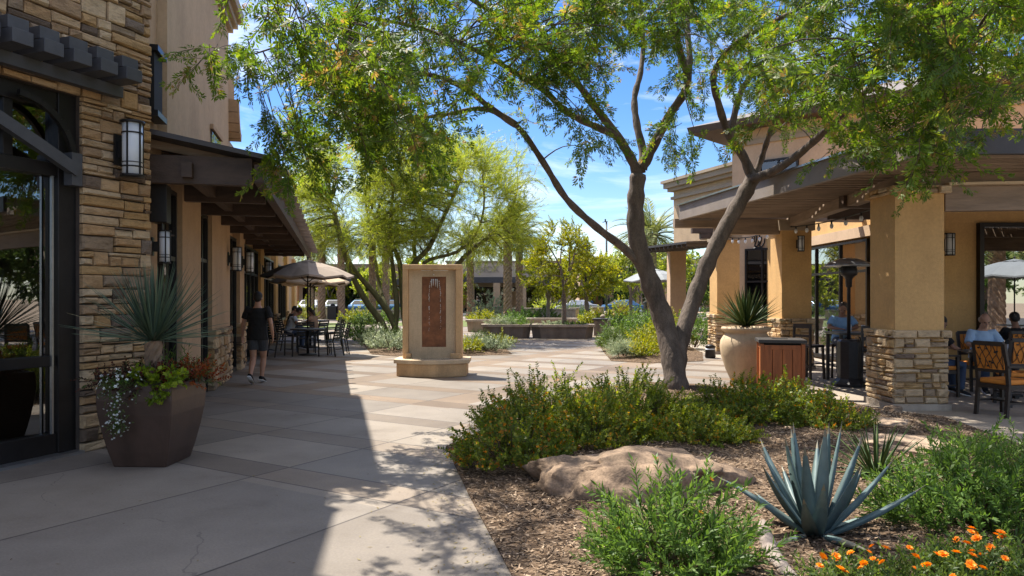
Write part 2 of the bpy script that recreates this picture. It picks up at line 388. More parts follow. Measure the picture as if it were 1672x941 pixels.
def fast(name, V, Fq, rnd, mats, mi=None, parent=None, loc=None, smooth=False):
    """quads from numpy arrays, with the per-face attribute rnd"""
    me = bpy.data.meshes.new(name)
    V = np.asarray(V, dtype=np.float32); Fq = np.asarray(Fq, dtype=np.int32)
    if loc is not None: V = V - np.array(loc, dtype=np.float32)
    me.vertices.add(len(V)); me.vertices.foreach_set('co', V.ravel())
    me.loops.add(Fq.size); me.loops.foreach_set('vertex_index', Fq.ravel())
    me.polygons.add(len(Fq)); me.polygons.foreach_set('loop_start', np.arange(0, Fq.size, 4, dtype=np.int32))
    for m in (mats if isinstance(mats, (list, tuple)) else [mats]): me.materials.append(m)
    if mi is not None: me.polygons.foreach_set('material_index', np.asarray(mi, dtype=np.int32))
    a = me.attributes.new('rnd', 'FLOAT', 'FACE'); a.data.foreach_set('value', np.asarray(rnd, dtype=np.float32))
    if smooth: me.polygons.foreach_set('use_smooth', np.ones(len(Fq), dtype=bool))
    me.update(); me.validate()
    o = bpy.data.objects.new(name, me); COL.objects.link(o)
    if parent is not None: o.parent = parent
    if loc is not None: o.location = loc
    return o

# ------------------------------------------------------------ foliage kit (numpy)
def leafquad(base, d, side, ln, wd, fold=.25, q=.45):
    """folded diamond: base, side, tip, side"""
    n = np.cross(side, d)
    mid = base + d * ln * q
    return [base, mid + side * wd / 2 + n * fold * wd, base + d * ln, mid - side * wd / 2 + n * fold * wd]
def unit(v):
    return v / (np.linalg.norm(v) + 1e-9)
class Sprig:
    def __init__(s): s.V, s.F, s.r, s.m = [], [], [], []
    def quad(s, q, r, m=0):
        o = len(s.V); s.V += list(q); s.F.append((o, o + 1, o + 2, o + 3)); s.r.append(r); s.m.append(m)
    def stem(s, pts, rad):
        for a, b, ra, rb in zip(pts[:-1], pts[1:], rad[:-1], rad[1:]):
            d = unit(b - a); x = unit(np.cross(d, (0.3, .9, .2))); y = np.cross(d, x)
            for u, v in ((x, y), (y, -x)):
                s.quad([a - u * ra, a + u * ra, b + u * rb, b - u * rb], .5, 1)
    def arr(s): return np.array(s.V, dtype=np.float32), np.array(s.F, dtype=np.int32), np.array(s.r, dtype=np.float32), np.array(s.m, dtype=np.int32)
def sprig_pinnate(rg, ln=.5, nodes=9, leaf=.12, pin=.085, pw=.018, droop=.5, dead=.04):
    """mesquite twig: paired leaves swept along the twig, each of several long narrow pinnae"""
    s = Sprig(); pts = []
    d = np.array([0, 0, 1.0]); p = np.zeros(3); bend = unit(np.array([rg.normal(), rg.normal(), 0])) * droop / nodes
    for i in range(nodes + 1):
        pts.append(p.copy()); d = unit(d + bend + rg.normal(0, .06, 3)); p = p + d * ln / nodes
    s.stem(pts, np.linspace(.0050, .0016, nodes + 1))
    pl = unit(np.array([rg.normal(), rg.normal(), 0])); bare = rg.random() < dead
    for i in range(1, nodes + 1):
        d = unit(pts[i] - pts[i - 1]); x = unit(pl - d * pl.dot(d)); y = np.cross(d, x)
        for k in (-1, 1):
            if bare and rg.random() < .7: continue
            a = rg.normal(0, .45); sd_ = k * (math.cos(a) * x + math.sin(a) * y)
            ax = unit(sd_ * rg.uniform(.55, 1.0) + d * .75); r = rg.uniform(0, 1); u = unit(np.cross(ax, np.cross(x, d) + rg.normal(0, .35, 3))); sz = rg.uniform(.7, 1.15) * (1 - .3 * i / nodes)
            for f, sg in ((.30, -1), (.34, 1), (.66, -1), (.70, 1), (.98, 0)):
                b = pts[i] + ax * leaf * .55 * f * sz; pd = unit(ax + u * sg * .75 + rg.normal(0, .10, 3))
                s.quad(leafquad(b, pd, unit(np.cross(pd, np.cross(ax, u)) + rg.normal(0, .15, 3)), pin * sz * rg.uniform(.8, 1.15), pw, .18, .5), np.clip(r + rg.normal(0, .10), 0, 1))
    return s.arr()
def sprig_leafy(rg, ln=.4, nodes=14, leaf=.045, lw=.018, up=.5, droop=.3, per=2, jit=.06, tipflower=0):
    """upright shrub shoot with alternate or paired leaves; material 2 = flower"""
    s = Sprig(); pts = []
    d = np.array([0, 0, 1.0]); p = np.zeros(3); bend = unit(np.array([rg.normal(), rg.normal(), 0])) * droop / nodes
    for i in range(nodes + 1):
        pts.append(p.copy()); d = unit(d + bend + rg.normal(0, jit, 3)); p = p + d * ln / nodes
    s.stem(pts, np.linspace(.0035, .0012, nodes + 1))
    for i in range(2, nodes + 1):
        d = unit(pts[i] - pts[i - 1]); a = i * 2.4 + rg.uniform(-.4, .4)
        x = unit(np.cross(d, (.2, .3, .9))); y = np.cross(d, x)
        for k in range(per):
            aa = a + k * 2 * math.pi / per
            sd_ = math.cos(aa) * x + math.sin(aa) * y
            ld = unit(sd_ + d * (up + .5 * i / nodes)); sz = rg.uniform(.7, 1.2) * (1 - .35 * i / nodes)
            s.quad(leafquad(pts[i], ld, unit(np.cross(ld, d) + rg.normal(0, .25, 3)), leaf * sz, lw * sz, .25), rg.uniform(0, .92))
    if tipflower:
        for k in range(6):
            a = k * 1.047; ld = unit(np.array([math.cos(a), math.sin(a), .5]))
            s.quad(leafquad(pts[-1], ld, unit(np.cross(ld, (0, 0, 1))), tipflower, tipflower * .7, .1), rg.uniform(0, 1), 2)
    return s.arr()
def orient(dirs, roll):
    """n x 3 x 3 matrices taking +Z onto dirs with a roll"""
    d = dirs / (np.linalg.norm(dirs, axis=1, keepdims=True) + 1e-9)
    up = np.tile(np.array([0., 0, 1]), (len(d), 1)); up[np.abs(d[:, 2]) > .97] = (1, 0, 0)
    x = np.cross(up, d); x /= np.linalg.norm(x, axis=1, keepdims=True); y = np.cross(d, x)
    c, s_ = np.cos(roll)[:, None], np.sin(roll)[:, None]
    return np.stack([x * c + y * s_, -x * s_ + y * c, d], axis=2)
def scatter(temps, pos, dirs, scale, rg, hue=.0):
    pos, dirs, scale = np.asarray(pos, float), np.asarray(dirs, float), np.asarray(scale, float)
    n = len(pos); pick = rg.integers(0, len(temps), n); mats_ = orient(dirs, rg.uniform(0, 6.28, n)) * scale[:, None, None]
    shift = rg.normal(0, hue, n) if hue else np.zeros(n)
    Vs, Fs, Rs, Ms, o = [], [], [], [], 0
    for i, (tv, tf, tr, tm) in enumerate(temps):
        ids = np.nonzero(pick == i)[0]
        if not len(ids): continue
        V = np.einsum('nij,kj->nki', mats_[ids], tv) + pos[ids][:, None, :]
        k = len(tv)
        Fq = tf[None] + (np.arange(len(ids)) * k)[:, None, None] + o
        Vs.append(V.reshape(-1, 3)); Fs.append(Fq.reshape(-1, 4)); o += len(ids) * k
        Rs.append(np.clip(tr[None] + shift[ids][:, None], 0, 1).ravel()); Ms.append(np.tile(tm, len(ids)))
    return np.concatenate(Vs), np.concatenate(Fs), np.concatenate(Rs), np.concatenate(Ms)
def merge(parts):
    Vs, Fs, Rs, Ms, o = [], [], [], [], 0
    for V, Fq, r, m in parts:
        Vs.append(V); Fs.append(Fq + o); Rs.append(r); Ms.append(m); o += len(V)
    return np.concatenate(Vs), np.concatenate(Fs), np.concatenate(Rs), np.concatenate(Ms)
def curve_pts(a, b, sag, n, rg, jit=.03):
    a, b = Vector(a), Vector(b); ln = (b - a).length; off = Vector(rg.normal(0, jit * ln, 3)); off.z *= .5
    return [a.lerp(b, i / n) + (off + Vector((0, 0, sag * ln))) * math.sin(math.pi * i / n) for i in range(n + 1)]
def smooth_path(pts, rad, k=4):
    """Catmull-Rom through pts"""
    pts = [Vector(p) for p in pts]; o, r = [], []
    for i in range(len(pts) - 1):
        p0, p1, p2, p3 = pts[max(i - 1, 0)], pts[i], pts[i + 1], pts[min(i + 2, len(pts) - 1)]
        for j in range(k):
            t = j / k
            o.append(.5 * ((2 * p1) + (p2 - p0) * t + (2 * p0 - 5 * p1 + 4 * p2 - p3) * t * t + (3 * p1 - p0 - 3 * p2 + p3) * t ** 3))
            r.append(rad[i] * (1 - t) + rad[i + 1] * t)
    return o + [pts[-1]], r + [rad[-1]]

# ------------------------------------------------------------ stone veneer
def stones(mb, fr, s0, s1, z0, z1, rg, d=.0, dep=.07, rowh=(.09, .26), lens=(.18, .62), hole=None, gap=.015, mi=0):
    """coursed ledger stone laid on a wall frame, every stone a chamfered block of its own relief"""
    def stone(a, b, c, e):
        if hole and not (b <= hole[0] or a >= hole[1] or e <= hole[2] or c >= hole[3]):
            # clip at the opening
            if a < hole[0] - .04: b = hole[0]
            elif b > hole[1] + .04: a = hole[1]
            elif e > hole[3] + .03: c = hole[3]
            else: return
        if b - a < .03 or e - c < .02: return
        a, b, c, e = a + gap / 2, b - gap / 2, c + gap / 2, e - gap / 2
        p = d + dep * rg.uniform(.55, 1.0); ch = min(.018, (e - c) * .25); j = lambda k=.007: rg.uniform(-k, k)
        q = fr.pt
        base = [q(a, d - .01, c), q(b, d - .01, c), q(b, d - .01, e), q(a, d - .01, e)]
        rim = [q(a + j(), p - ch, c + j()), q(b + j(), p - ch, c + j()), q(b + j(), p - ch, e + j()), q(a + j(), p - ch, e + j())]
        top = [q(a + ch, p + j(.016), c + ch), q(b - ch, p + j(.016), c + ch), q(b - ch, p + j(.016), e - ch), q(a + ch, p + j(.016), e - ch)]
        r = rg.uniform(0, 1)
        mb.add(base + rim + top, [(0, 1, 5, 4), (1, 2, 6, 5), (2, 3, 7, 6), (3, 0, 4, 7), (4, 5, 9, 8), (5, 6, 10, 9), (6, 7, 11, 10), (7, 4, 8, 11), (8, 9, 10, 11)], mi, r)
    z = z0
    while z < z1 - .02:
        h = min(rg.uniform(*rowh), z1 - z)
        if z1 - z - h < .05: h = z1 - z
        a = s0
        while a < s1 - .01:
            ln = rg.uniform(*lens) * (1.0 if h > .12 else 1.3)
            b = min(a + ln, s1)
            if s1 - b < .08: b = s1
            k = 1 if h < .11 else rg.choice([1, 1, 2, 2, 3] if h > .18 else [1, 1, 2])
            cuts = [0] + sorted(np.cumsum(rg.dirichlet(np.ones(k) * 6))[:-1].tolist()) + [1]
            for u, v in zip(cuts[:-1], cuts[1:]):
                c, e = z + h * u, z + h * v
                if k > 1 and b - a > .3 and rg.random() < .5:
                    m_ = a + (b - a) * rg.uniform(.35, .65); stone(a, m_, c, e); stone(m_, b, c, e)
                else: stone(a, b, c, e)
            a = b
        z += h
def column_stones(mb, x0, x1, y0, y1, z0, z1, rg, cap=.12):
    """stone jacket on the four faces of a pier with a cap course"""
    for o, t, n, ln in (((x0, y0), (1, 0), (0, -1), x1 - x0), ((x0, y1), (0, -1), (-1, 0), y1 - y0), ((x1, y0), (0, 1), (1, 0), y1 - y0), ((x1, y1), (-1, 0), (0, 1), x1 - x0)):
        fr = Frame(o, t, n)
        stones(mb, fr, -.04, ln + .04, z0, z1 - cap, rg, 0, .07, (.06, .15), (.10, .34))
        stones(mb, fr, -.07, ln + .07, z1 - cap, z1, rg, .0, .10, (cap, cap), (.2, .3))
    mb.box(((x0 + x1) / 2, (y0 + y1) / 2, z1 - .008), (x1 - x0 + .1, y1 - y0 + .1, .01), rnd=.2)
# ------------------------------------------------------------ ground materials
def mth(m, op, a, b=None, c=None):
    n = nd(m, 'ShaderNodeMath', operation=op); l = m.node_tree.links.new
    for i, x in enumerate((a, b, c)):
        if x is None: continue
        if isinstance(x, (int, float)): n.inputs[i].default_value = x
        else: l(x, n.inputs[i])
    return n.outputs[0]
def pavement_mat():
    m, b = newmat('scored_concrete'); l = m.node_tree.links.new
    tcn = nd(m, 'ShaderNodeTexCoord'); sp = nd(m, 'ShaderNodeSeparateXYZ'); l(tcn.outputs['Object'], sp.inputs[0])
    X, Y = sp.outputs[0], sp.outputs[1]
    u = mth(m, 'ADD', mth(m, 'MULTIPLY', X, .52), mth(m, 'MULTIPLY', Y, .854))
    v = mth(m, 'SUBTRACT', mth(m, 'MULTIPLY', X, .854), mth(m, 'MULTIPLY', Y, .52))
    PU, BW, PV = 1.47, .30, 1.71
    u0 = mth(m, 'DIVIDE', mth(m, 'SUBTRACT', u, 4.55 - 1.47 * 40), PU); v0 = mth(m, 'DIVIDE', mth(m, 'SUBTRACT', v, -3.87 - 1.71 * 60), PV)
    fu, fv = mth(m, 'FRACT', u0), mth(m, 'FRACT', v0)
    iu, iv = mth(m, 'FLOOR', u0), mth(m, 'FLOOR', v0)
    inband = mth(m, 'LESS_THAN', fu, BW)
    far = mth(m, 'GREATER_THAN', u, 4.40)
    j = .0060
    ju = mth(m, 'MAXIMUM', mth(m, 'LESS_THAN', mth(m, 'PINGPONG', fu, .5), j), mth(m, 'LESS_THAN', mth(m, 'ABSOLUTE', mth(m, 'SUBTRACT', fu, BW)), j))
    jv = mth(m, 'LESS_THAN', mth(m, 'PINGPONG', fv, .5), j)
    joint = mth(m, 'MAXIMUM', mth(m, 'MULTIPLY', ju, far), jv)
    # every second strip across is paved in tan as well, from the fountain court on
    court = mth(m, 'GREATER_THAN', u, 8.9)
    bandv = mth(m, 'MULTIPLY', mth(m, 'LESS_THAN', mth(m, 'FRACT', mth(m, 'MULTIPLY', v0, .5)), .22), court)
    band = mth(m, 'MAXIMUM', mth(m, 'MULTIPLY', inband, far), bandv)
    cell = nd(m, 'ShaderNodeCombineXYZ')
    l(mth(m, 'ADD', mth(m, 'MULTIPLY', mth(m, 'MULTIPLY', iu, far), 2), mth(m, 'MULTIPLY', inband, far)), cell.inputs[0]); l(iv, cell.inputs[1])
    wn_ = nd(m, 'ShaderNodeTexWhiteNoise', noise_dimensions='2D'); l(cell.outputs[0], wn_.inputs['Vector'])
    tint = ramp(m, [(0, (.78, .76, .74)), (.5, (1, 1, 1)), (1, (1.2, 1.16, 1.1))]); l(wn_.outputs['Value'], tint.inputs['Fac'])
    base = nd(m, 'ShaderNodeMix', data_type='RGBA'); base.inputs[6].default_value = (.225, .198, .168, 1); base.inputs[7].default_value = (.170, .120, .078, 1)
    l(mth(m, 'MULTIPLY', band, mth(m, 'ADD', mth(m, 'MULTIPLY', court, .45), .35)), base.inputs[0])
    m1 = nd(m, 'ShaderNodeMix', data_type='RGBA', blend_type='MULTIPLY'); m1.inputs[0].default_value = 1; l(base.outputs[2], m1.inputs[6]); l(tint.outputs[0], m1.inputs[7])
    n1 = nd(m, 'ShaderNodeTexNoise'); n1.inputs['Scale'].default_value = .8; n1.inputs['Detail'].default_value = 9; n1.inputs['Roughness'].default_value = .68; l(tcn.outputs['Object'], n1.inputs['Vector'])
    r1 = ramp(m, [(.28, (.62, .585, .55)), (.42, (.88, .87, .86)), (.55, (1, 1, 1)), (.72, (1.18, 1.16, 1.12))]); l(n1.outputs['Fac'], r1.inputs['Fac'])
    m2 = nd(m, 'ShaderNodeMix', data_type='RGBA', blend_type='MULTIPLY'); m2.inputs[0].default_value = 1; l(m1.outputs[2], m2.inputs[6]); l(r1.outputs[0], m2.inputs[7])
    # fine speckle and a few dropped spots
    n3 = nd(m, 'ShaderNodeTexNoise'); n3.inputs['Scale'].default_value = 55; n3.inputs['Detail'].default_value = 4; l(tcn.outputs['Object'], n3.inputs['Vector'])
    r3 = ramp(m, [(.3, (.90, .90, .90)), (.7, (1.08, 1.08, 1.08))]); l(n3.outputs['Fac'], r3.inputs['Fac'])
    m3 = nd(m, 'ShaderNodeMix', data_type='RGBA', blend_type='MULTIPLY'); m3.inputs[0].default_value = 1; l(m2.outputs[2], m3.inputs[6]); l(r3.outputs[0], m3.inputs[7])
    vo = nd(m, 'ShaderNodeTexVoronoi'); vo.inputs['Scale'].default_value = 1.9; l(tcn.outputs['Object'], vo.inputs['Vector'])
    spot = mth(m, 'LESS_THAN', vo.outputs['Distance'], .022)
    nw = nd(m, 'ShaderNodeTexNoise'); nw.inputs['Scale'].default_value = 1.6; nw.inputs['Detail'].default_value = 5; l(tcn.outputs['Object'], nw.inputs['Vector'])
    va = nd(m, 'ShaderNodeMix', data_type='RGBA', blend_type='ADD'); va.inputs[0].default_value = .55; l(tcn.outputs['Object'], va.inputs[6]); l(nw.outputs['Color'], va.inputs[7])
    vc = nd(m, 'ShaderNodeTexVoronoi', feature='DISTANCE_TO_EDGE'); vc.inputs['Scale'].default_value = .42; l(va.outputs[2], vc.inputs['Vector'])
    crack = mth(m, 'MULTIPLY', mth(m, 'LESS_THAN', vc.outputs['Distance'], .0022), mth(m, 'GREATER_THAN', n1.outputs['Fac'], .52))
    m4 = nd(m, 'ShaderNodeMix', data_type='RGBA'); m4.inputs[7].default_value = (.06, .05, .045, 1)
    l(mth(m, 'MAXIMUM', mth(m, 'MAXIMUM', mth(m, 'MULTIPLY', joint, .9), mth(m, 'MULTIPLY', crack, .4)), mth(m, 'MULTIPLY', spot, .7)), m4.inputs[0]); l(m3.outputs[2], m4.inputs[6])
    l(m4.outputs[2], b.inputs['Base Color'])
    b.inputs['Roughness'].default_value = .62; b.inputs['Specular IOR Level'].default_value = .35
    bp = nd(m, 'ShaderNodeBump'); bp.inputs['Strength'].default_value = .35; bp.inputs['Distance'].default_value = .01
    l(mth(m, 'SUBTRACT', mth(m, 'MULTIPLY', n3.outputs['Fac'], .4), joint), bp.inputs['Height']); l(bp.outputs[0], b.inputs['Normal'])
    return m
def mulch_mat():
    m, b = newmat('bark_mulch'); l = m.node_tree.links.new
    tcn = nd(m, 'ShaderNodeTexCoord')
    v1 = nd(m, 'ShaderNodeTexVoronoi'); v1.inputs['Scale'].default_value = 34; v1.inputs['Randomness'].default_value = 1; 
    mpn = nd(m, 'ShaderNodeMapping'); mpn.inputs['Scale'].default_value = (1, 2.0, 1); mpn.inputs['Rotation'].default_value = (0, 0, .5)
    l(tcn.outputs['Object'], mpn.inputs[0]); l(mpn.outputs[0], v1.inputs['Vector'])
    sp = nd(m, 'ShaderNodeSeparateColor'); l(v1.outputs['Color'], sp.inputs[0])
    r = ramp(m, [(0, (.055, .037, .026)), (.4, (.12, .083, .055)), (.75, (.205, .145, .097)), (1, (.36, .27, .19))]); l(sp.outputs[0], r.inputs['Fac'])
    n1 = nd(m, 'ShaderNodeTexNoise'); n1.inputs['Scale'].default_value = 2.2; n1.inputs['Detail'].default_value = 5; l(tcn.outputs['Object'], n1.inputs['Vector'])
    r2 = ramp(m, [(.3, (.7, .68, .66)), (.7, (1.2, 1.15, 1.1))]); l(n1.outputs['Fac'], r2.inputs['Fac'])
    mm = nd(m, 'ShaderNodeMix', data_type='RGBA', blend_type='MULTIPLY'); mm.inputs[0].default_value = 1; l(r.outputs[0], mm.inputs[6]); l(r2.outputs[0], mm.inputs[7]); l(mm.outputs[2], b.inputs['Base Color'])
    b.inputs['Roughness'].default_value = .95; b.inputs['Specular IOR Level'].default_value = .15
    bp = nd(m, 'ShaderNodeBump'); bp.inputs['Strength'].default_value = .9; bp.inputs['Distance'].default_value = .03; l(v1.outputs['Distance'], bp.inputs['Height']); l(bp.outputs[0], b.inputs['Normal'])
    return m
M['pave'] = pavement_mat(); M['mulch'] = mulch_mat()
M['patio'] = surf('patio_concrete', (.32, .27, .215), .7, .14, 1.2, .2, 50, fine=.06)
M['asphalt'] = surf('asphalt', (.06, .06, .06), .9, .2, 1)
M['dry_soil'] = surf('dry_soil', (.30, .23, .16), .95, .2, .3)
M['turf'] = surf('turf', (.10, .13, .03), .9, .35, 2)
M['chip'] = leafmat('wood_chip', [(0, (.045, .03, .021)), (.35, (.12, .082, .053)), (.7, (.22, .155, .10)), (1, (.40, .30, .21))], .0, .9)

# ------------------------------------------------------------ ground
def sheet(name, poly, z, mat, kind='structure'):
    mb = MB(); mb.add([(p[0], p[1], z) for p in poly], [tuple(range(len(poly)))])
    return struct(mb.build(name, mat), kind)
sheet('ground', [(-900, -200), (900, -200), (900, 1500), (-900, 1500)], -.008, M['dry_soil'])
sheet('plaza_pavement', [(-30, -8), (30, -8), (30, 66), (-30, 66)], 0, M['pave'])
sheet('parking_lot', [(-90, 66.2), (90, 66.2), (90, 81), (-90, 81)], 0.0, M['asphalt'])

def inside(x, y, poly):
    c = False; n = len(poly)
    for i in range(n):
        x1, y1 = poly[i]; x2, y2 = poly[(i + 1) % n]
        if (y1 > y) != (y2 > y) and x < (x2 - x1) * (y - y1) / (y2 - y1) + x1: c = not c
    return c
def edist(x, y, poly):
    best = 9e9; n = len(poly)
    for i in range(n):
        x1, y1 = poly[i]; x2, y2 = poly[(i + 1) % n]; dx, dy = x2 - x1, y2 - y1
        t = max(0, min(1, ((x - x1) * dx + (y - y1) * dy) / (dx * dx + dy * dy)))
        best = min(best, math.hypot(x - x1 - t * dx, y - y1 - t * dy))
    return best
def bedz(x, y, poly, h):
    d = edist(x, y, poly); t = min(1, d / 1.3); t = t * t * (3 - 2 * t)
    return .012 + h * t + (.02 * math.sin(3.1 * x + 1.3 * y) + .015 * math.sin(5.7 * y - 2.2 * x)) * t
def bed(name, poly, h, step, mat):
    pts = []; n = len(poly)
    for i in range(n):
        a, b = poly[i], poly[(i + 1) % n]; k = max(1, int(math.hypot(b[0] - a[0], b[1] - a[1]) / step))
        for j in range(k): pts.append(Vector((a[0] + (b[0] - a[0]) * j / k, a[1] + (b[1] - a[1]) * j / k)))
    nb = len(pts); xs, ys = [p[0] for p in poly], [p[1] for p in poly]
    x = min(xs)
    while x < max(xs):
        y = min(ys)
        while y < max(ys):
            q = (x + random.uniform(-.2, .2) * step, y + random.uniform(-.2, .2) * step)
            if inside(*q, poly) and edist(*q, poly) > step * .4: pts.append(Vector(q))
            y += step
        x += step
    v, e, f, *_ = delaunay_2d_cdt(pts, [(i, (i + 1) % nb) for i in range(nb)], [list(range(nb))], 1, 1e-5)
    mb = MB(); mb.add([(p[0], p[1], bedz(p[0], p[1], poly, h)) for p in v], f, smooth=True)
    # a thin skirt down to the paving
    sk = [(p[0], p[1], .012) for p in pts[:nb]] + [(p[0], p[1], -.005) for p in pts[:nb]]
    mb.add(sk, [(i, i + nb, (i + 1) % nb + nb, (i + 1) % nb) for i in range(nb)])
    return struct(mb.build(name, mat))
BED = [(-.73, 8.15), (-.37, 6.2), (0.0, 4.36), (.25, 2.4), (5.6, 2.4), (5.55, 7.0), (5.72, 8.3), (5.98, 10.2), (5.56, 10.68), (5.25, 11.6), (4.35, 12.7), (3.7, 14.0), (2.5, 14.4), (1.3, 13.2), (.3, 10.9)]
BEDL = [(-6.3, 30), (-4.1, 21.5), (-2.9, 20.5), (-1.4, 20.8), (0, 21.6), (-.3, 25), (-1.8, 28.5), (-3, 33), (-5.5, 34)]
BEDR = [(2.8, 22.5), (2.6, 19.2), (3.5, 18.6), (5.0, 19.2), (5.7, 22), (6.6, 30), (5.5, 35), (3.4, 30)]
bed('mulch_bed', BED, .13, .16, M['mulch']); bed('fountain_bed', BEDL, .12, .5, M['mulch']); bed('walkway_bed', BEDR, .12, .5, M['mulch'])
BH = {'BED': .13}
def bz(x, y): return bedz(x, y, BED, .13)
# loose chips: nobody could count them
def chips(name, poly, n, h, ymax, rg):
    V, Fq, r = [], [], []
    xs, ys = [p[0] for p in poly], [p[1] for p in poly]; k = 0
    while k < n:
        x, y = rg.uniform(min(xs), max(xs)), min(ys) + (min(ymax, max(ys)) - min(ys)) * rg.random() ** 1.5
        if not inside(x, y, poly): continue
        z = bedz(x, y, poly, h) + rg.uniform(.002, .016); a = rg.uniform(0, 6.28); ln, wd = rg.uniform(.006, .024), rg.uniform(.003, .008)
        t = np.array([math.cos(a), math.sin(a), rg.normal(0, .28)]); s_ = np.array([-math.sin(a), math.cos(a), rg.normal(0, .35)]); c = np.array([x, y, z])
        o = len(V); V += [c - t * ln - s_ * wd, c + t * ln - s_ * wd * .6, c + t * ln * .9 + s_ * wd, c - t * ln + s_ * wd * .7]; Fq.append((o, o + 1, o + 2, o + 3)); r.append(rg.random()); k += 1
    o = fast(name, V, Fq, r, M['chip']); struct(o, 'stuff'); return o
def litter(name, n, rg, mat):
    V, Fq, r = [], [], []
    while len(Fq) < n:
        f = rg.random()
        if f < .6:      # along the bed edge, blown onto the paving
            t = rg.random(); a, b = ((-.73, 8.15), (.25, 2.9)) if rg.random() < .6 else ((-.73, 8.15), (1.3, 13.2)); x, y = a[0] + (b[0] - a[0]) * t - abs(rg.normal(0, .28)), a[1] + (b[1] - a[1]) * t; z = .003
            if inside(x, y, BED): z = bz(x, y) + .012
        else:
            x, y = rg.uniform(-3.6, 4.5), rg.uniform(4, 14); z = bz(x, y) + .014 if inside(x, y, BED) else .003
        a = rg.uniform(0, 6.28); ln, wd = rg.uniform(.010, .022), rg.uniform(.003, .006); t = np.array([math.cos(a), math.sin(a), rg.normal(0, .12)]); s_ = np.array([-math.sin(a), math.cos(a), .1]); c = np.array([x, y, z + .002]); o = len(V)
        V += [c - t * ln, c + s_ * wd, c + t * ln, c - s_ * wd]; Fq.append((o, o + 1, o + 2, o + 3)); r.append(rg.random())
    struct(fast(name, V, Fq, r, mat), 'stuff')
M['litter'] = leafmat('dry_leaflet', [(0, (.10, .065, .03)), (.5, (.20, .15, .06)), (1, (.30, .26, .10))], .1, .9)
litter('fallen_leaflets', 900, rng, M['litter'])
chips('bark_chips', BED  , 60000, .13, 12.5, rng)
sheet('patio_slab', [(5.58, 2.4), (5.57, 7.0), (5.74, 8.3), (6.0, 10.2), (5.58, 10.68), (5.27, 11.6), (4.9, 12.4), (5.6, 19), (6.2, 31), (18, 31), (18, 2.4)], .006, M['patio'])
for i, (poly) in enumerate(([(-17, 39), (-9.5, 37), (-8.6, 48), (-17, 50)], [(-8, 44), (-1.5, 42), (3, 44), (3, 53), (-7, 55)], [(-30, 57), (-6, 58), (-5, 65.5), (-30, 65.5)], [(-3.5, 57.5), (12, 57.5), (12, 65.5), (-3.5, 65.5)], [(5, 41), (12, 41), (12, 52), (6, 52)])):
    sheet('planted_ground', poly, .010, M['turf'])

# ------------------------------------------------------------ left: stone storefront
SF = Frame((-4.26, 8.64), (.361, .933), (.933, -.361))
stn = thing('stone_storefront', 'stone veneered shop front with tall black framed glass, nearest building on the walkway', 'shop', (-4.26, 8.64, 0))
HS, HOLE = 8.5, (-9.0, -.87, -.1, 3.8)
HP = 7.2                                        # invented parapet sweep, out of view, shaped to place the paving's shadow edge
mb = MB(); stones(mb, SF, -10.5, -.87, 3.8, HS, rng, -.05, .07, (.10, .25), (.22, .65))
stones(mb, SF, -.87, .03, 0, 3.8, rng, -.05, .07, (.07, .17), (.12, .42)); stones(mb, SF, -.87, .03, 3.8, HP, rng, -.05, .07, (.10, .24), (.2, .5))
mb.build('stone_veneer', M['stone_warm'], stn, True)
mb = MB()
mb.fbox(SF, -10.5, -.87, -.5, -.055, 3.8, HS); mb.fbox(SF, -.87, .0, -.5, -.055, 0, HP)
q = SF.pt; mb.hexa([q(-.87, -.055, HP), q(0, -.055, HP), q(0, -.5, HP), q(-.87, -.5, HP), q(-.87, -.055, HS), q(-.001, -.055, HP + .01), q(-.001, -.5, HP + .01), q(-.87, -.5, HS)])
mb.fbox(SF, -10.5, -.03, -5.5, -5.2, 0, HP); mb.fbox(SF, -10.5, -10.2, -5.2, -.5, 0, HS); mb.fbox(SF, -.3, -.003, -5.2, -.5, 0, HP)
mb.build('wall', M['mortar'], stn, True)
mb = MB(); mb.fbox(SF, -10.52, -.87, -5.5, .03, HS, HS + .1); mb.fbox(SF, -.869, .0, -5.5, -.6, HP, HP + .1); mb.build('roof', M['cornice'], stn, True)
# shop interior behind the glass
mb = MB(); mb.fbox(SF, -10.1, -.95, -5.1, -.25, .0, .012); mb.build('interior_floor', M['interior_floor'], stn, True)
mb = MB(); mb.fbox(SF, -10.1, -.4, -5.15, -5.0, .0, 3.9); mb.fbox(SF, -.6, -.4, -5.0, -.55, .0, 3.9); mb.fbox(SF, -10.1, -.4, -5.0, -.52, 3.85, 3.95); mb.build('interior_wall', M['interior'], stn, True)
fr = None
mb = MB()
D0, D1 = -.26, -.12
mb.fbox(SF, -1.07, -.87, D0, D1 + .02, 0, 3.8)             # jamb
mb.fbox(SF, -9, -1.07, D0, D1, 3.62, 3.8)                   # head
mb.fbox(SF, -9, -1.07, D0, D1, .0, .24)                     # bottom rail
mb.fbox(SF, -9, -1.07, D0, D1 - .01, .94, 1.05)
mb.fbox(SF, -9, -1.07, D0, D1, 2.92, 3.06)                  # transom
for s_ in (-2.62, -4.1, -5.6, -7.1): mb.fbox(SF, s_ - .07, s_ + .07, D0, D1 - .015, .24, 3.62)
mb.fbox(SF, -1.62, -1.52, D0, D1 - .02, 3.06, 3.62); mb.fbox(SF, -2.05, -1.9, D0, D1 - .02, 3.06, 3.62)
sfm = mb.build('storefront_frame', M['bronze'], stn, True, bevel=.006)
mb = MB(); mb.fbox(SF, -1.135, -1.115, D1 - .02, D1 + .012, .24, 2.92); mb.build('edge_trim', M['metal_steel'], stn, True)
mb = MB(); q = SF.pt
mb.add([q(-9, -.2, .24), q(-1.07, -.2, .24), q(-1.07, -.2, 3.62), q(-9, -.2, 3.62)], [(0, 1, 2, 3)]); mb.build('glass_pane', M['glass_shop'], stn, True)
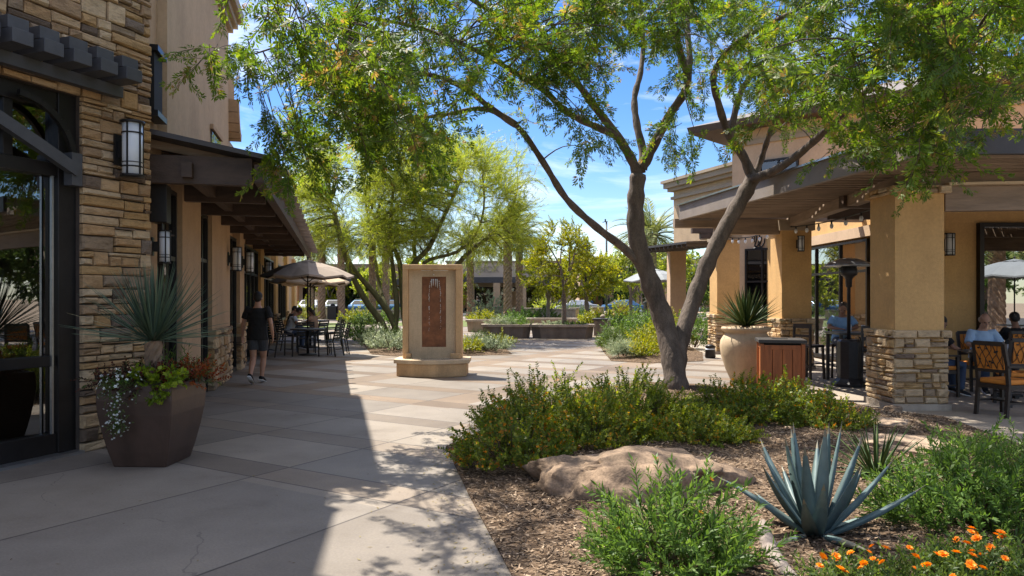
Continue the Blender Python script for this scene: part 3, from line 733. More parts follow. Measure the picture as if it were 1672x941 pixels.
mb = MB(); mb.fbox(SF, -9, -.86, -.14, .02, 0, .03); mb.build('threshold', M['metal_steel'], stn, True)
# steel arch brace over the doors: straight sloping tie and a curved strut
mb = MB()
pts = [SF.pt(-.98 - 4.2 * t, .05, 2.98 + 1.02 * math.sin(min(1, t * 1.25) * math.pi / 2)) for t in np.linspace(0, 1, 13)]
for a, b in zip(pts[:-1], pts[1:]): mb.bar(a, b, .08, .12)
mb.box(SF.pt(-.98, .0, 3.0), (.12, .12, .34), rz=math.atan2(SF.t.y, SF.t.x)); mb.build('arch_brace', M['steel_grey'], stn, True)
mb = MB(); pts = [SF.pt(-.95 - .6 * (1 - math.cos(t)), -.02, 3.05 + .62 * math.sin(t)) for t in np.linspace(0, math.pi / 2, 9)]
for a, b in zip(pts[:-1], pts[1:]): mb.bar(a, b, .05, .06)
mb.build('curved_strut', M['bronze'], stn, True)
# trellis of stacked outriggers over the opening
tr = thing('shade_trellis', 'charcoal steel trellis of stacked stub beams over the tall shop glass', 'trellis', tuple(SF.pt(-.2, 0, 3.9)))
mb = MB(); mb.fbox(SF, -8, -.5, .06, .16, 3.86, 3.98); mb.build('ledger', M['steel_grey'], tr, True)
for i in range(13):
    s_ = -.62 - .305 * i
    mb = MB(); mb.fbox(SF, s_ - .1, s_ + .1, .02, .46, 3.985, 4.115); mb.fbox(SF, s_ - .1, s_ + .1, .02, .40, 4.12, 4.24)
    o = mb.build('stub_beam', M['steel_grey'], tr, True, bevel=.004)
def wall_lantern(label, pos, face, h=.6, w_=.2, kind='half', group=None):
    """lantern with its back plate on the wall; face: outward direction"""
    t = thing('wall_lantern', label, 'wall lamp', pos, math.atan2(face[1], face[0]) + math.pi / 2, group)
    # local: -Y is outwards
    mb = MB(); mb.box((0, -.012, 0), (w_ * .62, .024, h * .55)); mb.box((0, -.05, 0), (w_ * .3, .08, h * .3)); mb.build('back_plate', M['metal_black'], t)
    mb = MB(); mb.lathe([(w_ * .42, -h * .46), (w_ * .42, h * .46)], (0, -.09 - w_ * .42, 0), 14); mb.build('diffuser', M['lantern_glass'], t)
    mb = MB(); c = (0, -.09 - w_ * .42, 0)
    for z0, z1, r_ in ((-h * .5, -h * .455, .5), (h * .455, h * .5, .52), (h * .27, h * .295, .45), (-h * .33, -h * .305, .45), (-h * .25, -h * .235, .45)):
        mb.lathe([(w_ * r_, z0), (w_ * r_, z1)], c, 14)
    for a in (math.pi * 1.12, math.pi * 1.5, math.pi * 1.88, math.pi * .5):
        mb.bar((c[0] + w_ * .45 * math.cos(a), c[1] + w_ * .45 * math.sin(a), -h * .47), (c[0] + w_ * .45 * math.cos(a), c[1] + w_ * .45 * math.sin(a), h * .47), .014, .014)
    mb.build('cage', M['metal_black'], t)
    return t
wall_lantern('large frosted cylinder wall lantern in a black cage on the stone wall', tuple(SF.pt(-.44, .03, 3.30)), SF.n, .62, .25)

# ------------------------------------------------------------ left: beige arcade building
LF = Frame((-2.2, 0), (-.24, 1), (1, .24))
def sY(Y): return Y * 1.0284
lb = thing('stucco_arcade_building', 'long beige stucco building with pilasters and a timber canopy along the walkway', 'building', (-4.4, 9.0, 0))
def wallbox(name, mat, y0, y1, d0, d1, z0, z1, parent=lb, bevel=0):
    mb = MB(); mb.fbox(LF, sY(y0), sY(y1), d0, d1, z0, z1); return mb.build(name, mat, parent, True, bevel)
mb = MB()
a0, a1 = LF.pt(sY(8.80), -.12, 0), LF.pt(sY(9.6), -.12, 0)
mb.prism([(a1.x, a1.y), (a1.x - 5 * .972, a1.y - 5 * .233 + 2.9), (a0.x - 5.2 * .933, a0.y + 5.2 * .361 + .3), (a0.x, a0.y)], 0, 7.3); mb.build('recessed_wall', M['stucco_tan'], lb, True)
wallbox('tower_wall', M['stucco_beige'], 9.6, 15.1, -5, 0, 3.75, 7.25)
mb = MB(); mb.fbox(LF, sY(9.5), sY(15.3), -5.1, .16, 7.25, 7.38); mb.fbox(LF, sY(9.5), sY(15.38), -5.1, .26, 7.38, 7.6); mb.fbox(LF, sY(9.5), sY(15.2), -5.1, .08, 7.13, 7.25); mb.build('cornice', M['cornice'], lb, True)
wallbox('wall', M['stucco_tan'], 9.62, 43, -5, -.16, 0, 3.75)
wallbox('parapet', M['stucco_beige'], 15.1, 43, -5, -.2, 3.75, 4.9)
wallbox('parapet_cap', M['cornice'], 15.1, 43.1, -5.1, -.1, 4.9, 5.06)
mb = MB(); pts = [LF.pt(sY(15.12 + .5 * (1 - math.cos(t))), -.06, 6.3 - 1.25 * math.sin(t)) for t in np.linspace(0, math.pi / 2, 8)]
for a, b in zip(pts[:-1], pts[1:]): mb.bar(a, b, .5, .16)
mb.build('swept_buttress', M['stucco_tan'], lb, True)
for y0, y1 in ((10.56, 12.0), (13.1, 15.3), (16.9, 17.7), (21.6, 22.6), (27.0, 28.1), (33.5, 34.6), (39.5, 41.0)):
    mb = MB(); mb.fbox(LF, sY(y0), sY(y1), -.165, 0, 0, 3.745); p = mb.build('pilaster', M['stucco_tan'] if y0 < 20 else M['stucco_ochre'], lb, True)  # far pilasters turn ochre: warm sunlit bounce painted into their colour
    if y0 > 12:
        mb = MB(); a, b = LF.pt(sY(y0), 0, 0), LF.pt(sY(y1), 0, 0)
        f1 = Frame(a, LF.t, LF.n); stones(mb, f1, -.03, sY(y1) - sY(y0) + .03, 0, .98, rng, 0, .07, (.1, .2), (.14, .4)); stones(mb, f1, -.06, sY(y1) - sY(y0) + .06, .98, 1.08, rng, 0, .1, (.1, .1), (.25, .4))
        f2 = Frame(a, -LF.n, -LF.t); stones(mb, f2, -.05, .16, 0, .98, rng, 0, .07, (.1, .2), (.14, .4)); stones(mb, f2, -.08, .16, .98, 1.08, rng, 0, .1, (.1, .1), (.25, .4))
        mb.build('stone_base', M['stone_warm'], p, True)
def shop_window(y0, y1, z0, z1, nx, zs, parent=lb, frm=LF, d=-.16, conv=sY, name='window', deep=.1):
    mb = MB(); s0, s1 = conv(y0), conv(y1)
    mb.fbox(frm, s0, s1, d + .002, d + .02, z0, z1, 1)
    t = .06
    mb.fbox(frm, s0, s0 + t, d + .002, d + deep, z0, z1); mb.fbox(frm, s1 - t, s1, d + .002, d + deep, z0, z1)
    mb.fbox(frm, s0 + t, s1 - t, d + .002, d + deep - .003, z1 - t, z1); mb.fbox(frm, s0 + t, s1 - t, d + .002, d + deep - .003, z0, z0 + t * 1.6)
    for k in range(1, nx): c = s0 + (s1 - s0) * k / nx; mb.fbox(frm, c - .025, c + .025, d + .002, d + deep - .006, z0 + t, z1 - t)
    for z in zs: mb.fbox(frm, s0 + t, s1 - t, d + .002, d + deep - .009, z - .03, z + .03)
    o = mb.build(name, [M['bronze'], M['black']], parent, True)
    mb = MB(); q = frm.pt; mb.add([q(s0 + .03, d + .05, z0 + .03), q(s1 - .03, d + .05, z0 + .03), q(s1 - .03, d + .05, z1 - .03), q(s0 + .03, d + .05, z1 - .03)], [(0, 1, 2, 3)])
    mb.build('pane', M['glass_dark'], o, True); return o
shop_window(9.66, 10.5, 0, 3.15, 1, (2.2,), name='door'); shop_window(12.06, 13.05, 0, 3.1, 2, (1.0, 2.3), name='door')
shop_window(15.4, 16.8, 0, 3.0, 2, (2.3,)); shop_window(17.8, 21.5, 0, 3.0, 4, (2.3,)); shop_window(22.7, 26.9, .7, 3.0, 4, (2.3,)); shop_window(28.2, 33.4, .7, 3.0, 5, (2.3,))
# slit window high on the recessed strip and a small one on the tower
mb = MB(); mb.fbox(LF, sY(9.0), sY(9.42), -.115, -.02, 3.95, 4.68, 1); mb.fbox(LF, sY(8.97), sY(9.45), -.115, .03, 4.68, 4.75); mb.fbox(LF, sY(8.97), sY(9.45), -.115, .03, 3.88, 3.95); mb.build('slit_window', [M['bronze'], M['black']], lb, True)
mb = MB(); mb.fbox(LF, sY(12.9), sY(13.9), .002, .03, 4.1, 4.62, 1); mb.fbox(LF, sY(12.85), sY(13.95), .002, .06, 4.62, 4.70); mb.fbox(LF, sY(12.85), sY(13.95), .002, .06, 4.02, 4.10); mb.build('small_window', [M['stucco_tan'], M['glass_dark']], lb, True)
# canopy: deep timber cross beams, fascia, sloping roof, purlins
cp = MB()
ca = lambda y, d, z: LF.pt(sY(y), d, z)
zr = lambda d: 3.70 - .19 * (d + .45)
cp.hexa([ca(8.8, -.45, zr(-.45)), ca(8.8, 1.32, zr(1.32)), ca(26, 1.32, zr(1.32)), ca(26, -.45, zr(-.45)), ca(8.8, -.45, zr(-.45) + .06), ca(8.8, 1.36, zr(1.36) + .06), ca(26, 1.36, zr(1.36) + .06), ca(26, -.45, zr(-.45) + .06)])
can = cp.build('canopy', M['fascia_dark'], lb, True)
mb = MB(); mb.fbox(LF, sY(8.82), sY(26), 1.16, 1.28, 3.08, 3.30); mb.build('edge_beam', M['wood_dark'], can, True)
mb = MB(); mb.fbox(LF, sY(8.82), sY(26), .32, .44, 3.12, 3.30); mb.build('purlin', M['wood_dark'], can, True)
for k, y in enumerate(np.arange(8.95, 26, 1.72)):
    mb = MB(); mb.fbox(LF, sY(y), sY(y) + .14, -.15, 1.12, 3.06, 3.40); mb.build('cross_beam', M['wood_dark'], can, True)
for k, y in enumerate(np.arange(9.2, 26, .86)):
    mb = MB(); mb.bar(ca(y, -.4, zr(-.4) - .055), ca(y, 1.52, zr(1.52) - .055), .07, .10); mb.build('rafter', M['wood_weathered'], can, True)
# black box sign and sconces on the arcade
t = thing('blade_sign', 'small black box sign hung beside the stone corner under the canopy', 'sign', tuple(LF.pt(sY(9.25), -.12, 2.75)))
mb = MB(); mb.fbox(LF, sY(9.2), sY(9.45), -.115, .08, 2.6, 3.08); mb.build('sign_box', M['metal_black'], t, True, bevel=.01)
mb = MB(); mb.bar(LF.pt(sY(9.3), 0, 2.6), LF.pt(sY(9.3), 0, 2.46), .02, .02); mb.bar(LF.pt(sY(9.3), 0, 2.46), LF.pt(sY(9.5), .1, 2.46), .02, .02); mb.build('bracket', M['metal_black'], t, True)
wall_lantern('slim black sconce between the stone corner and the first dark door', tuple(LF.pt(sY(9.3), -.12, 2.3)), LF.n, .42, .15)
wall_lantern('sconce on the pilaster before the glazed double door', tuple(LF.pt(sY(15.0), 0.0, 2.45)), LF.n, .5, .2)
wall_lantern('sconce on the second arcade pilaster with a stone foot', tuple(LF.pt(sY(17.3), 0.0, 2.5)), LF.n, .5, .2)
wall_lantern('sconce on the arcade pilaster nearest the umbrella tables', tuple(LF.pt(sY(22.1), 0.0, 2.5)), LF.n, .5, .2)
# ------------------------------------------------------------ right: restaurant
rb = thing('restaurant_building', 'tan stucco restaurant with rotated upper tower behind the shaded dining patio', 'building', (8.4, 15.2, 0))
def part(name, mat, parent, fn, bevel=0):
    mb = MB(); fn(mb); return mb.build(name, mat, parent, True, bevel)
part('wall', M['stucco_ochre'], rb, lambda m: m.prism([(8.4, 15.2), (19, 15.2), (19, 28), (8.4, 28)], 0, 4.3))
e_, p_ = Vector((.725, -.689, 0)), Vector((.689, .725, 0))
T0 = Vector((6.1, 25.35, 0)); a = T0 + e_ * 1.2 + p_ * .8; b = a + e_ * 14
part('tower_wall', M['stucco_pink'], rb, lambda m: m.prism([(a.x, a.y), (b.x, b.y), (b.x + 6 * p_.x, b.y + 6 * p_.y), (a.x + 6 * p_.x, a.y + 6 * p_.y)], 0, 7.3))
def eave(m):
    q = lambda s_, d, z: T0 + e_ * s_ + p_ * d + Vector((0, 0, z))
    m.hexa([q(0, 0, 7.3), q(16.5, 0, 7.3), q(16.5, 8, 7.3), q(0, 8, 7.3), q(-.05, -.05, 7.52), q(16.5, -.05, 7.52), q(16.5, 8, 7.52), q(-.05, 8, 7.52)])
    m.hexa([q(-.05, -.05, 7.523), q(16.5, -.05, 7.523), q(16.5, 8, 7.523), q(-.05, 8, 7.523), q(4, 4, 8.9), q(12.5, 4, 8.9), q(12.5, 4.1, 8.9), q(4, 4.1, 8.9)], 1)
mb = MB(); eave(mb); mb.build('hipped_roof', [M['wood_dark'], M['roof']], rb, True)
part('band_course', M['cornice'], rb, lambda m: m.bar(a - p_ * .03 - e_ * .05 + Vector((0, 0, 6.85)), b - p_ * .03 + Vector((0, 0, 6.85)), .1, .14))
TF = Frame(a, e_, -p_)
def rwin(fr, s0, s1, z0, z1, nx, zs, name='window', d=0, mats=None, parent=rb):
    return shop_window(s0, s1, z0, z1, nx, zs, parent, fr, d, lambda x: x, name)
rwin(TF, 1.0, 2.3, 5.2, 6.2, 2, (5.7,))
rwin(TF, .5, 1.7, .9, 3.3, 2, (2.2,))
sg = thing('wall_script', 'small dark wrought script mounted on the pale wall between the far piers', 'sign', tuple(a + e_ * .95 - p_ * .03 + Vector((0, 0, 3.5))))
mb = MB()
for pts_ in ([(-.16, .02), (-.14, .2), (-.06, .22), (-.08, .05), (-.13, -.1), (-.04, -.12), (.03, .0)], [(.0, -.02), (.04, .14), (.1, .16), (.08, .02), (.04, -.1), (.12, -.14), (.2, -.02), (.22, .12)], [(-.2, -.2), (0, -.17), (.24, -.21)]):
    pp, rr = smooth_path([e_ * x + Vector((0, 0, z)) for x, z in pts_], [.022] * len(pts_), 4); mb.tube(pp, rr, 6)
mb.build('script', M['metal_black'], sg)
# volume with a moulded cornice over an open corner
dL, pL = Vector((.34, -.94, 0)), Vector((.94, .34, 0)); L0 = Vector((7.15, 32.5, 0)); L1 = L0 + dL * 5.0
part('corner_volume', M['stucco_beige'], rb, lambda m: m.prism([(L0.x, L0.y), (L1.x, L1.y), (L1.x + 6 * pL.x, L1.y + 6 * pL.y), (L0.x + 6 * pL.x, L0.y + 6 * pL.y)], 3.97, 6.35))
def corn(m):
    for o_, z0, z1 in ((.1, 6.0, 6.12), (.2, 6.352, 6.5), (.33, 6.5, 6.72), (.42, 6.72, 6.84)):
        A, B = L0 - dL * o_ - pL * o_, L1 - pL * o_
        m.prism([(A.x, A.y), (B.x, B.y), (B.x + 6 * pL.x, B.y + 6 * pL.y), (A.x + (6 + o_) * pL.x, A.y + (6 + o_) * pL.y)], z0, z1)
part('cornice', M['cornice'], rb, corn)
def awn(m):
    q = lambda s_, d, z: L0 + dL * s_ + pL * d + Vector((0, 0, z))
    m.hexa([q(-.8, -2.1, 3.72), q(4.2, -2.1, 3.72), q(4.2, .3, 3.86), q(-.8, .3, 3.86), q(-.8, -2.1, 3.80), q(4.2, -2.1, 3.80), q(4.2, .3, 3.95), q(-.8, .3, 3.95)])
    for k in range(16): m.bar(q(-.7 + k * .32, -2.05, 3.66), q(-.7 + k * .32, .3, 3.79), .06, .10)
part('awning', M['fascia_dark'], rb, awn)
def pier(name, x0, x1, y0, y1, top, parent, stone=1.18, stonecap=False, mat='stucco_ochre'):
    o = part(name, M[mat], parent, lambda m: m.box(((x0 + x1) / 2, (y0 + y1) / 2, top / 2), (x1 - x0, y1 - y0, top)))
    if stone:
        mb = MB(); column_stones(mb, x0, x1, y0, y1, .1, stone, rng); mb.build('stone_base', M['stone_pale'], o, True)
        part('plinth', M['concrete_planter'], o, lambda m: m.box(((x0 + x1) / 2, (y0 + y1) / 2, .05), (x1 - x0 + .14, y1 - y0 + .14, .10)))
    if stonecap:
        mb = MB(); column_stones(mb, x0, x1, y0, y1, top - .12, top + .005, rng, .12); mb.build('capital', M['stone_pale'], o, True)
    else:
        part('capital', M['cornice'], o, lambda m: m.box(((x0 + x1) / 2, (y0 + y1) / 2, top - .11), (x1 - x0 + .12, y1 - y0 + .12, .24)))
    return o
pier('column', 7.02, 7.72, 32.6, 33.3, 3.95, rb, 0, mat='stucco_pink')
# front wall on the patio: big window
FW = Frame((8.4, 15.2), (1, 0), (0, -1))
w1 = MB(); w1.fbox(FW, 1.15, 4.6, .003, .13, .55, 3.22); 
def bigwin():
    mb = MB(); s0, s1, z0, z1, t = 1.2, 4.6, .5, 3.2, .09
    mb.fbox(FW, s0, s0 + t, .003, .13, z0, z1); mb.fbox(FW, s1 - t, s1, .003, .13, z0, z1); mb.fbox(FW, s0 + t, s1 - t, .003, .127, z1 - t, z1); mb.fbox(FW, s0 + t, s1 - t, .003, .127, z0, z0 + t); mb.fbox(FW, 2.85, 2.93, .003, .125, z0 + t, z1 - t)
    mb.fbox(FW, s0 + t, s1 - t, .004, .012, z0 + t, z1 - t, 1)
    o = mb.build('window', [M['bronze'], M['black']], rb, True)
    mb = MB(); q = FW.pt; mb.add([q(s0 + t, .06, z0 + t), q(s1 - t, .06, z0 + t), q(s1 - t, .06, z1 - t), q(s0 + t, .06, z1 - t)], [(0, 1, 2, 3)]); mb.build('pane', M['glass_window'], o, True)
bigwin()
LW = Frame((8.4, 15.2), (0, 1), (-1, 0))
rwin(LW, 2.0, 6.4, .05, 3.05, 3, (2.3,)); rwin(LW, .3, 1.8, .05, 2.6, 1, ()); part('lintel_band', M['stucco_pink'], rb, lambda m: m.fbox(LW, .2, 8, .003, .12, 3.1, 3.35))
wall_lantern('caged lantern on the ochre patio wall beside the big window', (8.95, 15.195, 2.75), (0, -1), .46, .2)
wall_lantern('small lantern on the pier behind the yucca urn', (6.62, 17.0, 2.9), (0, -1), .36, .16)

# ------------------------------------------------------------ right: patio pergola
pg = thing('patio_pergola', 'timber pergola on stone footed ochre piers shading the restaurant patio', 'pergola', (5.63, 10.8, 0))
A0, B0, C0 = Vector((5.2, 9.67, 0)), Vector((3.93, 17.1, 0)), Vector((8.4, 17.6, 0))
Z = lambda v, z: Vector((v.x, v.y, z))
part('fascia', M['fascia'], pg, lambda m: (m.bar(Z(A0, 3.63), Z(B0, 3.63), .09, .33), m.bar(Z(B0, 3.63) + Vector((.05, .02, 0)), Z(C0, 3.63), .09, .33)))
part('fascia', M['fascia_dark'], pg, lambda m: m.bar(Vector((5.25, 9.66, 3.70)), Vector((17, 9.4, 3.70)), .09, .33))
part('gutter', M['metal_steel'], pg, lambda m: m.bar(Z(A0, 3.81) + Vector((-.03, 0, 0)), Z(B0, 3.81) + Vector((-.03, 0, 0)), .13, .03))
dAB = (B0 - A0).normalized(); nb = 30
for k in range(nb):
    a = A0 + (B0 - A0) * ((k + .6) / nb) + Vector((.05, 0, 0)); x1 = 8.36 if a.y > 15.1 else 16.5
    mb = MB(); mb.bar(Z(a, 3.60), Vector((x1, a.y + .06, 3.60)), .085, .17); mb.build('rafter', M['wood_weathered'], pg, True)
mb = MB()
for k in range(46):
    x = 5.05 + k * .235; y1 = 17.2 if x < 8.3 else 15.1; y0 = 9.75
    if x < 5.2: y0 = 9.9
    mb.box((x, (y0 + y1) / 2, 3.715), (.20, y1 - y0, .035))
for k in range(5):
    x = 4.82 - .235 * k; y0 = 9.8 + (5.2 - x) * 5.85 + .15
    if y0 < 17: mb.box((x, (y0 + 17.1) / 2, 3.715), (.20, 17.1 - y0, .035))
mb.build('roof_slats', M['wood_weathered'], pg, True)
piers = [(5.63, 6.35, 10.8, 11.55, 3.3, True), (6.26, 6.95, 17.05, 17.8, 3.45, False), (6.0, 6.66, 21.5, 22.3, 3.58, False)]
for x0, x1, y0, y1, h, sc_ in piers: pier('column', x0, x1, y0, y1, h, pg, 1.18, sc_)
# long beams on the piers, knee corbels and cross beams to the wall
part('main_beam', M['wood_weathered'], pg, lambda m: m.bar((5.98, 11.2, 3.42), (6.55, 17.4, 3.42), .2, .2))
part('main_beam', M['wood_weathered'], pg, lambda m: m.bar((6.0, 11.1, 3.415), (16.6, 9.9, 3.415), .2, .2))
part('header_beam', M['wood_weathered'], pg, lambda m: m.bar((6.42, 10.95, 3.12), (16.5, 9.75, 3.12), .16, .36))
part('header_lit_top', M['canvas_light'], pg, lambda m: m.bar((6.42, 10.92, 3.325), (16.5, 9.72, 3.325), .34, .04))  # pale strip puts the header's sunlit top edge into the colour
part('cross_beam', M['wood_dark'], pg, lambda m: m.bar((6.0, 13.4, 3.40), (8.39, 13.6, 3.40), .16, .22)); part('cross_beam', M['wood_dark'], pg, lambda m: m.bar((6.6, 15.3, 3.40), (8.39, 15.3, 3.40), .16, .22))
for x, y in ((4.4, 17.35), (4.75, 17.3)):
    pass
part('beam_end', M['wood_weathered'], pg, lambda m: (m.box((5.1, 17.25, 3.40), (2.6, .2, .2)), m.box((5.5, 17.25, 3.22), (1.5, .18, .16))))
part('beam_end', M['wood_dark'], pg, lambda m: (m.box((5.9, 21.9, 3.70), (1.1, .2, .24)), m.box((6.0, 21.9, 3.50), (.8, .18, .16))))
part('side_beam', M['wood_dark'], pg, lambda m: m.bar((6.35, 17.8, 3.52), (6.35, 24.5, 3.70), .18, .22))
part('corbel', M['stucco_pink'], pg, lambda m: m.box((5.62, 17.42, 3.30), (1.2, .3, .2)))
# curved knee brace near the first pier
mb = MB(); pts = [Vector((6.9 - .5 * math.cos(t), 14.6, 2.75 + .55 * math.sin(t))) for t in np.linspace(0, math.pi / 2, 8)]
for q0, q1 in zip(pts[:-1], pts[1:]): mb.bar(q0, q1, .14, .12)
# string lights slung under the beams
def string_lights(label, a, b, n, sag=.1):
    t = thing('string_lights', label, 'string lights', a)
    a, b = Vector(a), Vector(b); mb = MB(); pts = [a.lerp(b, i / 12) - Vector((0, 0, sag * 4 * (i / 12) * (1 - i / 12))) for i in range(13)]
    mb.tube([p - a for p in pts], .012, 5); mb.build('cable', M['metal_black'], t)
    for i in range(n):
        f = (i + .5) / n; p = a.lerp(b, f) - Vector((0, 0, sag * 4 * f * (1 - f))) - a
        mb = MB(); mb.lathe([(.015, 0), (.02, -.06)], p, 7); so_ = mb.build('socket', M['metal_black'], t)
        mb = MB(); mb.ell(p - Vector((0, 0, .105)), (.038, .038, .055), 8, 6); mb.build('bulb', M['lantern_glass'], so_)
string_lights('string of clear bulbs slung between the two nearer piers of the patio pergola', (6.3, 11.7, 3.28), (6.45, 17.0, 3.30), 8)
string_lights('string of clear bulbs behind the mesquite limb at the far pergola pier', (6.5, 17.85, 3.36), (6.35, 21.45, 3.42), 7)

# ------------------------------------------------------------ far side of the plaza
def far_building(label, x0, x1, y, h, mat, awz, bays, loc_h=2.9):
    t = thing('plaza_building', label, 'building', ((x0 + x1) / 2, y, 0))
    part('wall', mat, t, lambda m: m.box(((x0 + x1) / 2, y + 5, h / 2), (x1 - x0, 10, h)))
    part('parapet_cap', M['cornice'], t, lambda m: m.box(((x0 + x1) / 2, y + 5, h + .09), (x1 - x0 + .3, 10.3, .18)))
    part('awning', M['fascia_dark'], t, lambda m: m.hexa([Vector(q) for q in ((x0 + .4, y - 2.4, awz - .75), (x1 - .4, y - 2.4, awz - .75), (x1 - .4, y - .01, awz - .55), (x0 + .4, y - .01, awz - .55), (x0 + .4, y - 2.4, awz - .1), (x1 - .4, y - 2.4, awz - .1), (x1 - .4, y - .01, awz), (x0 + .4, y - .01, awz))]))
    wd = (x1 - x0) / bays
    for k in range(bays):
        c = x0 + wd * (k + .5)
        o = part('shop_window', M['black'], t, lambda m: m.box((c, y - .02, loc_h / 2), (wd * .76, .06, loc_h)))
        part('pane', M['glass_dark'], o, lambda m: m.add([(c - wd * .37, y - .06, .1), (c + wd * .37, y - .06, .1), (c + wd * .37, y - .06, loc_h - .1), (c - wd * .37, y - .06, loc_h - .1)], [(0, 1, 2, 3)]))
        if k % 2 == 0: part('warm_panel', M['interior_warm'], o, lambda m: m.box((c + wd * .14, y - .065, 1.5), (wd * .3, .02, 1.9)))  # warm brown panel before every second pane
    for k in range(bays + 1):
        c = min(max(x0 + wd * k, x0 + .6), x1 - .6)
        part('post', M['stucco_tan'], t, lambda m: m.box((c, y - 2.0, (awz - .7) / 2), (.75, .75, awz - .7)))
    return t
fb = far_building('low tan shop building with dark awning across the plaza behind the two palms', -7.5, 7.0, 84, 5.75, M['stucco_far'], 4.1, 5)
# faint lettering on its parapet
cv = bpy.data.curves.new('wall_lettering', 'FONT'); cv.body = 'NOX'; cv.size = 1.0; cv.extrude = .03; cv.align_x = 'CENTER'
tx = bpy.data.objects.new('tmp', cv); COL.objects.link(tx)
me = bpy.data.meshes.new_from_object(tx.evaluated_get(bpy.context.evaluated_depsgraph_get())); bpy.data.objects.remove(tx); me.name = 'wall_lettering'; me.materials.clear(); me.materials.append(M['cornice'])
tx = bpy.data.objects.new('wall_lettering', me); COL.objects.link(tx); tx.parent = fb
tx.location = (-2.6 - fb.location.x, -.05, 4.62); tx.rotation_euler = (R(90), 0, 0)
far_building('tan shop building with dark awning beyond the palo verde trunks', -21.5, -8.2, 80, 5.2, M['stucco_tan'], 3.8, 4)
far_building('grey roofed shop building far behind the umbrella tables on the arcade', -37, -22.5, 88, 5.6, M['stucco_far'], 4.3, 5)
far_building('grey shop building behind the lamp pole and the yellow trees', 8.5, 33, 92, 6.4, M['stucco_far'], 4.4, 7)
part('gable_roof', M['roof'], fb, lambda m: m.hexa([Vector(q) for q in ((7.3, 83.7, 5.0), (14, 83.7, 5.0), (14, 92, 5.0), (7.3, 92, 5.0), (9, 87, 6.6), (12.5, 87, 6.6), (12.5, 88.5, 6.6), (9, 88.5, 6.6))]))
# ------------------------------------------------------------ people
def remeshed(mb, name, mat, voxel, it, parent):
    o = mb.build('tmp_form', mat)
    r_ = o.modifiers.new('r', 'REMESH'); r_.mode = 'VOXEL'; r_.voxel_size = voxel; r_.use_smooth_shade = True
    if it: s_ = o.modifiers.new('s', 'SMOOTH'); s_.factor = .5; s_.iterations = it
    me = bpy.data.meshes.new_from_object(o.evaluated_get(bpy.context.evaluated_depsgraph_get()))
    old = o.data; bpy.data.objects.remove(o); bpy.data.meshes.remove(old)
    me.name = name; me.materials.clear(); me.materials.append(mat)
    o = bpy.data.objects.new(name, me); COL.objects.link(o); o.parent = parent
    return o
V3 = lambda *a: Vector(a)
def hand(mb, wr, d, palm, curl, s, thumb):
    """palm and five unequal fingers; d: along the hand, palm: palm normal, thumb: side the thumb leaves"""
    d, palm, thumb = d.normalized(), palm.normalized(), thumb.normalized()
    mb.tube([wr - d * .02, wr + d * .03 * s, wr + d * .085 * s], [(.026 * s, .017 * s), (.041 * s, .016 * s), (.040 * s, .013 * s)], 10, side=thumb)
    for k, (off, ln) in enumerate(((.030, .070), (.010, .080), (-.010, .075), (-.029, .058))):
        b = wr + d * .078 * s + thumb * off * s; p = [b]; dd = d.copy()
        for j in range(3):
            dd = (dd + palm * curl * (.5 + .3 * j)).normalized(); p.append(p[-1] + dd * ln * s * (.42, .33, .25)[j])
        mb.tube([b - d * .02] + p, [.0095 * s, .0098 * s, .0092 * s, .0085 * s, .006 * s], 7)
    b = wr + d * .022 * s + thumb * .028 * s; t1 = (thumb * .8 + d * .7 + palm * .25).normalized(); t2 = (d + thumb * .25 + palm * .35).normalized()
    mb.tube([b - t1 * .015, b + t1 * .036 * s, b + t1 * .036 * s + t2 * .03 * s], [.014 * s, .0115 * s, .008 * s], 7)
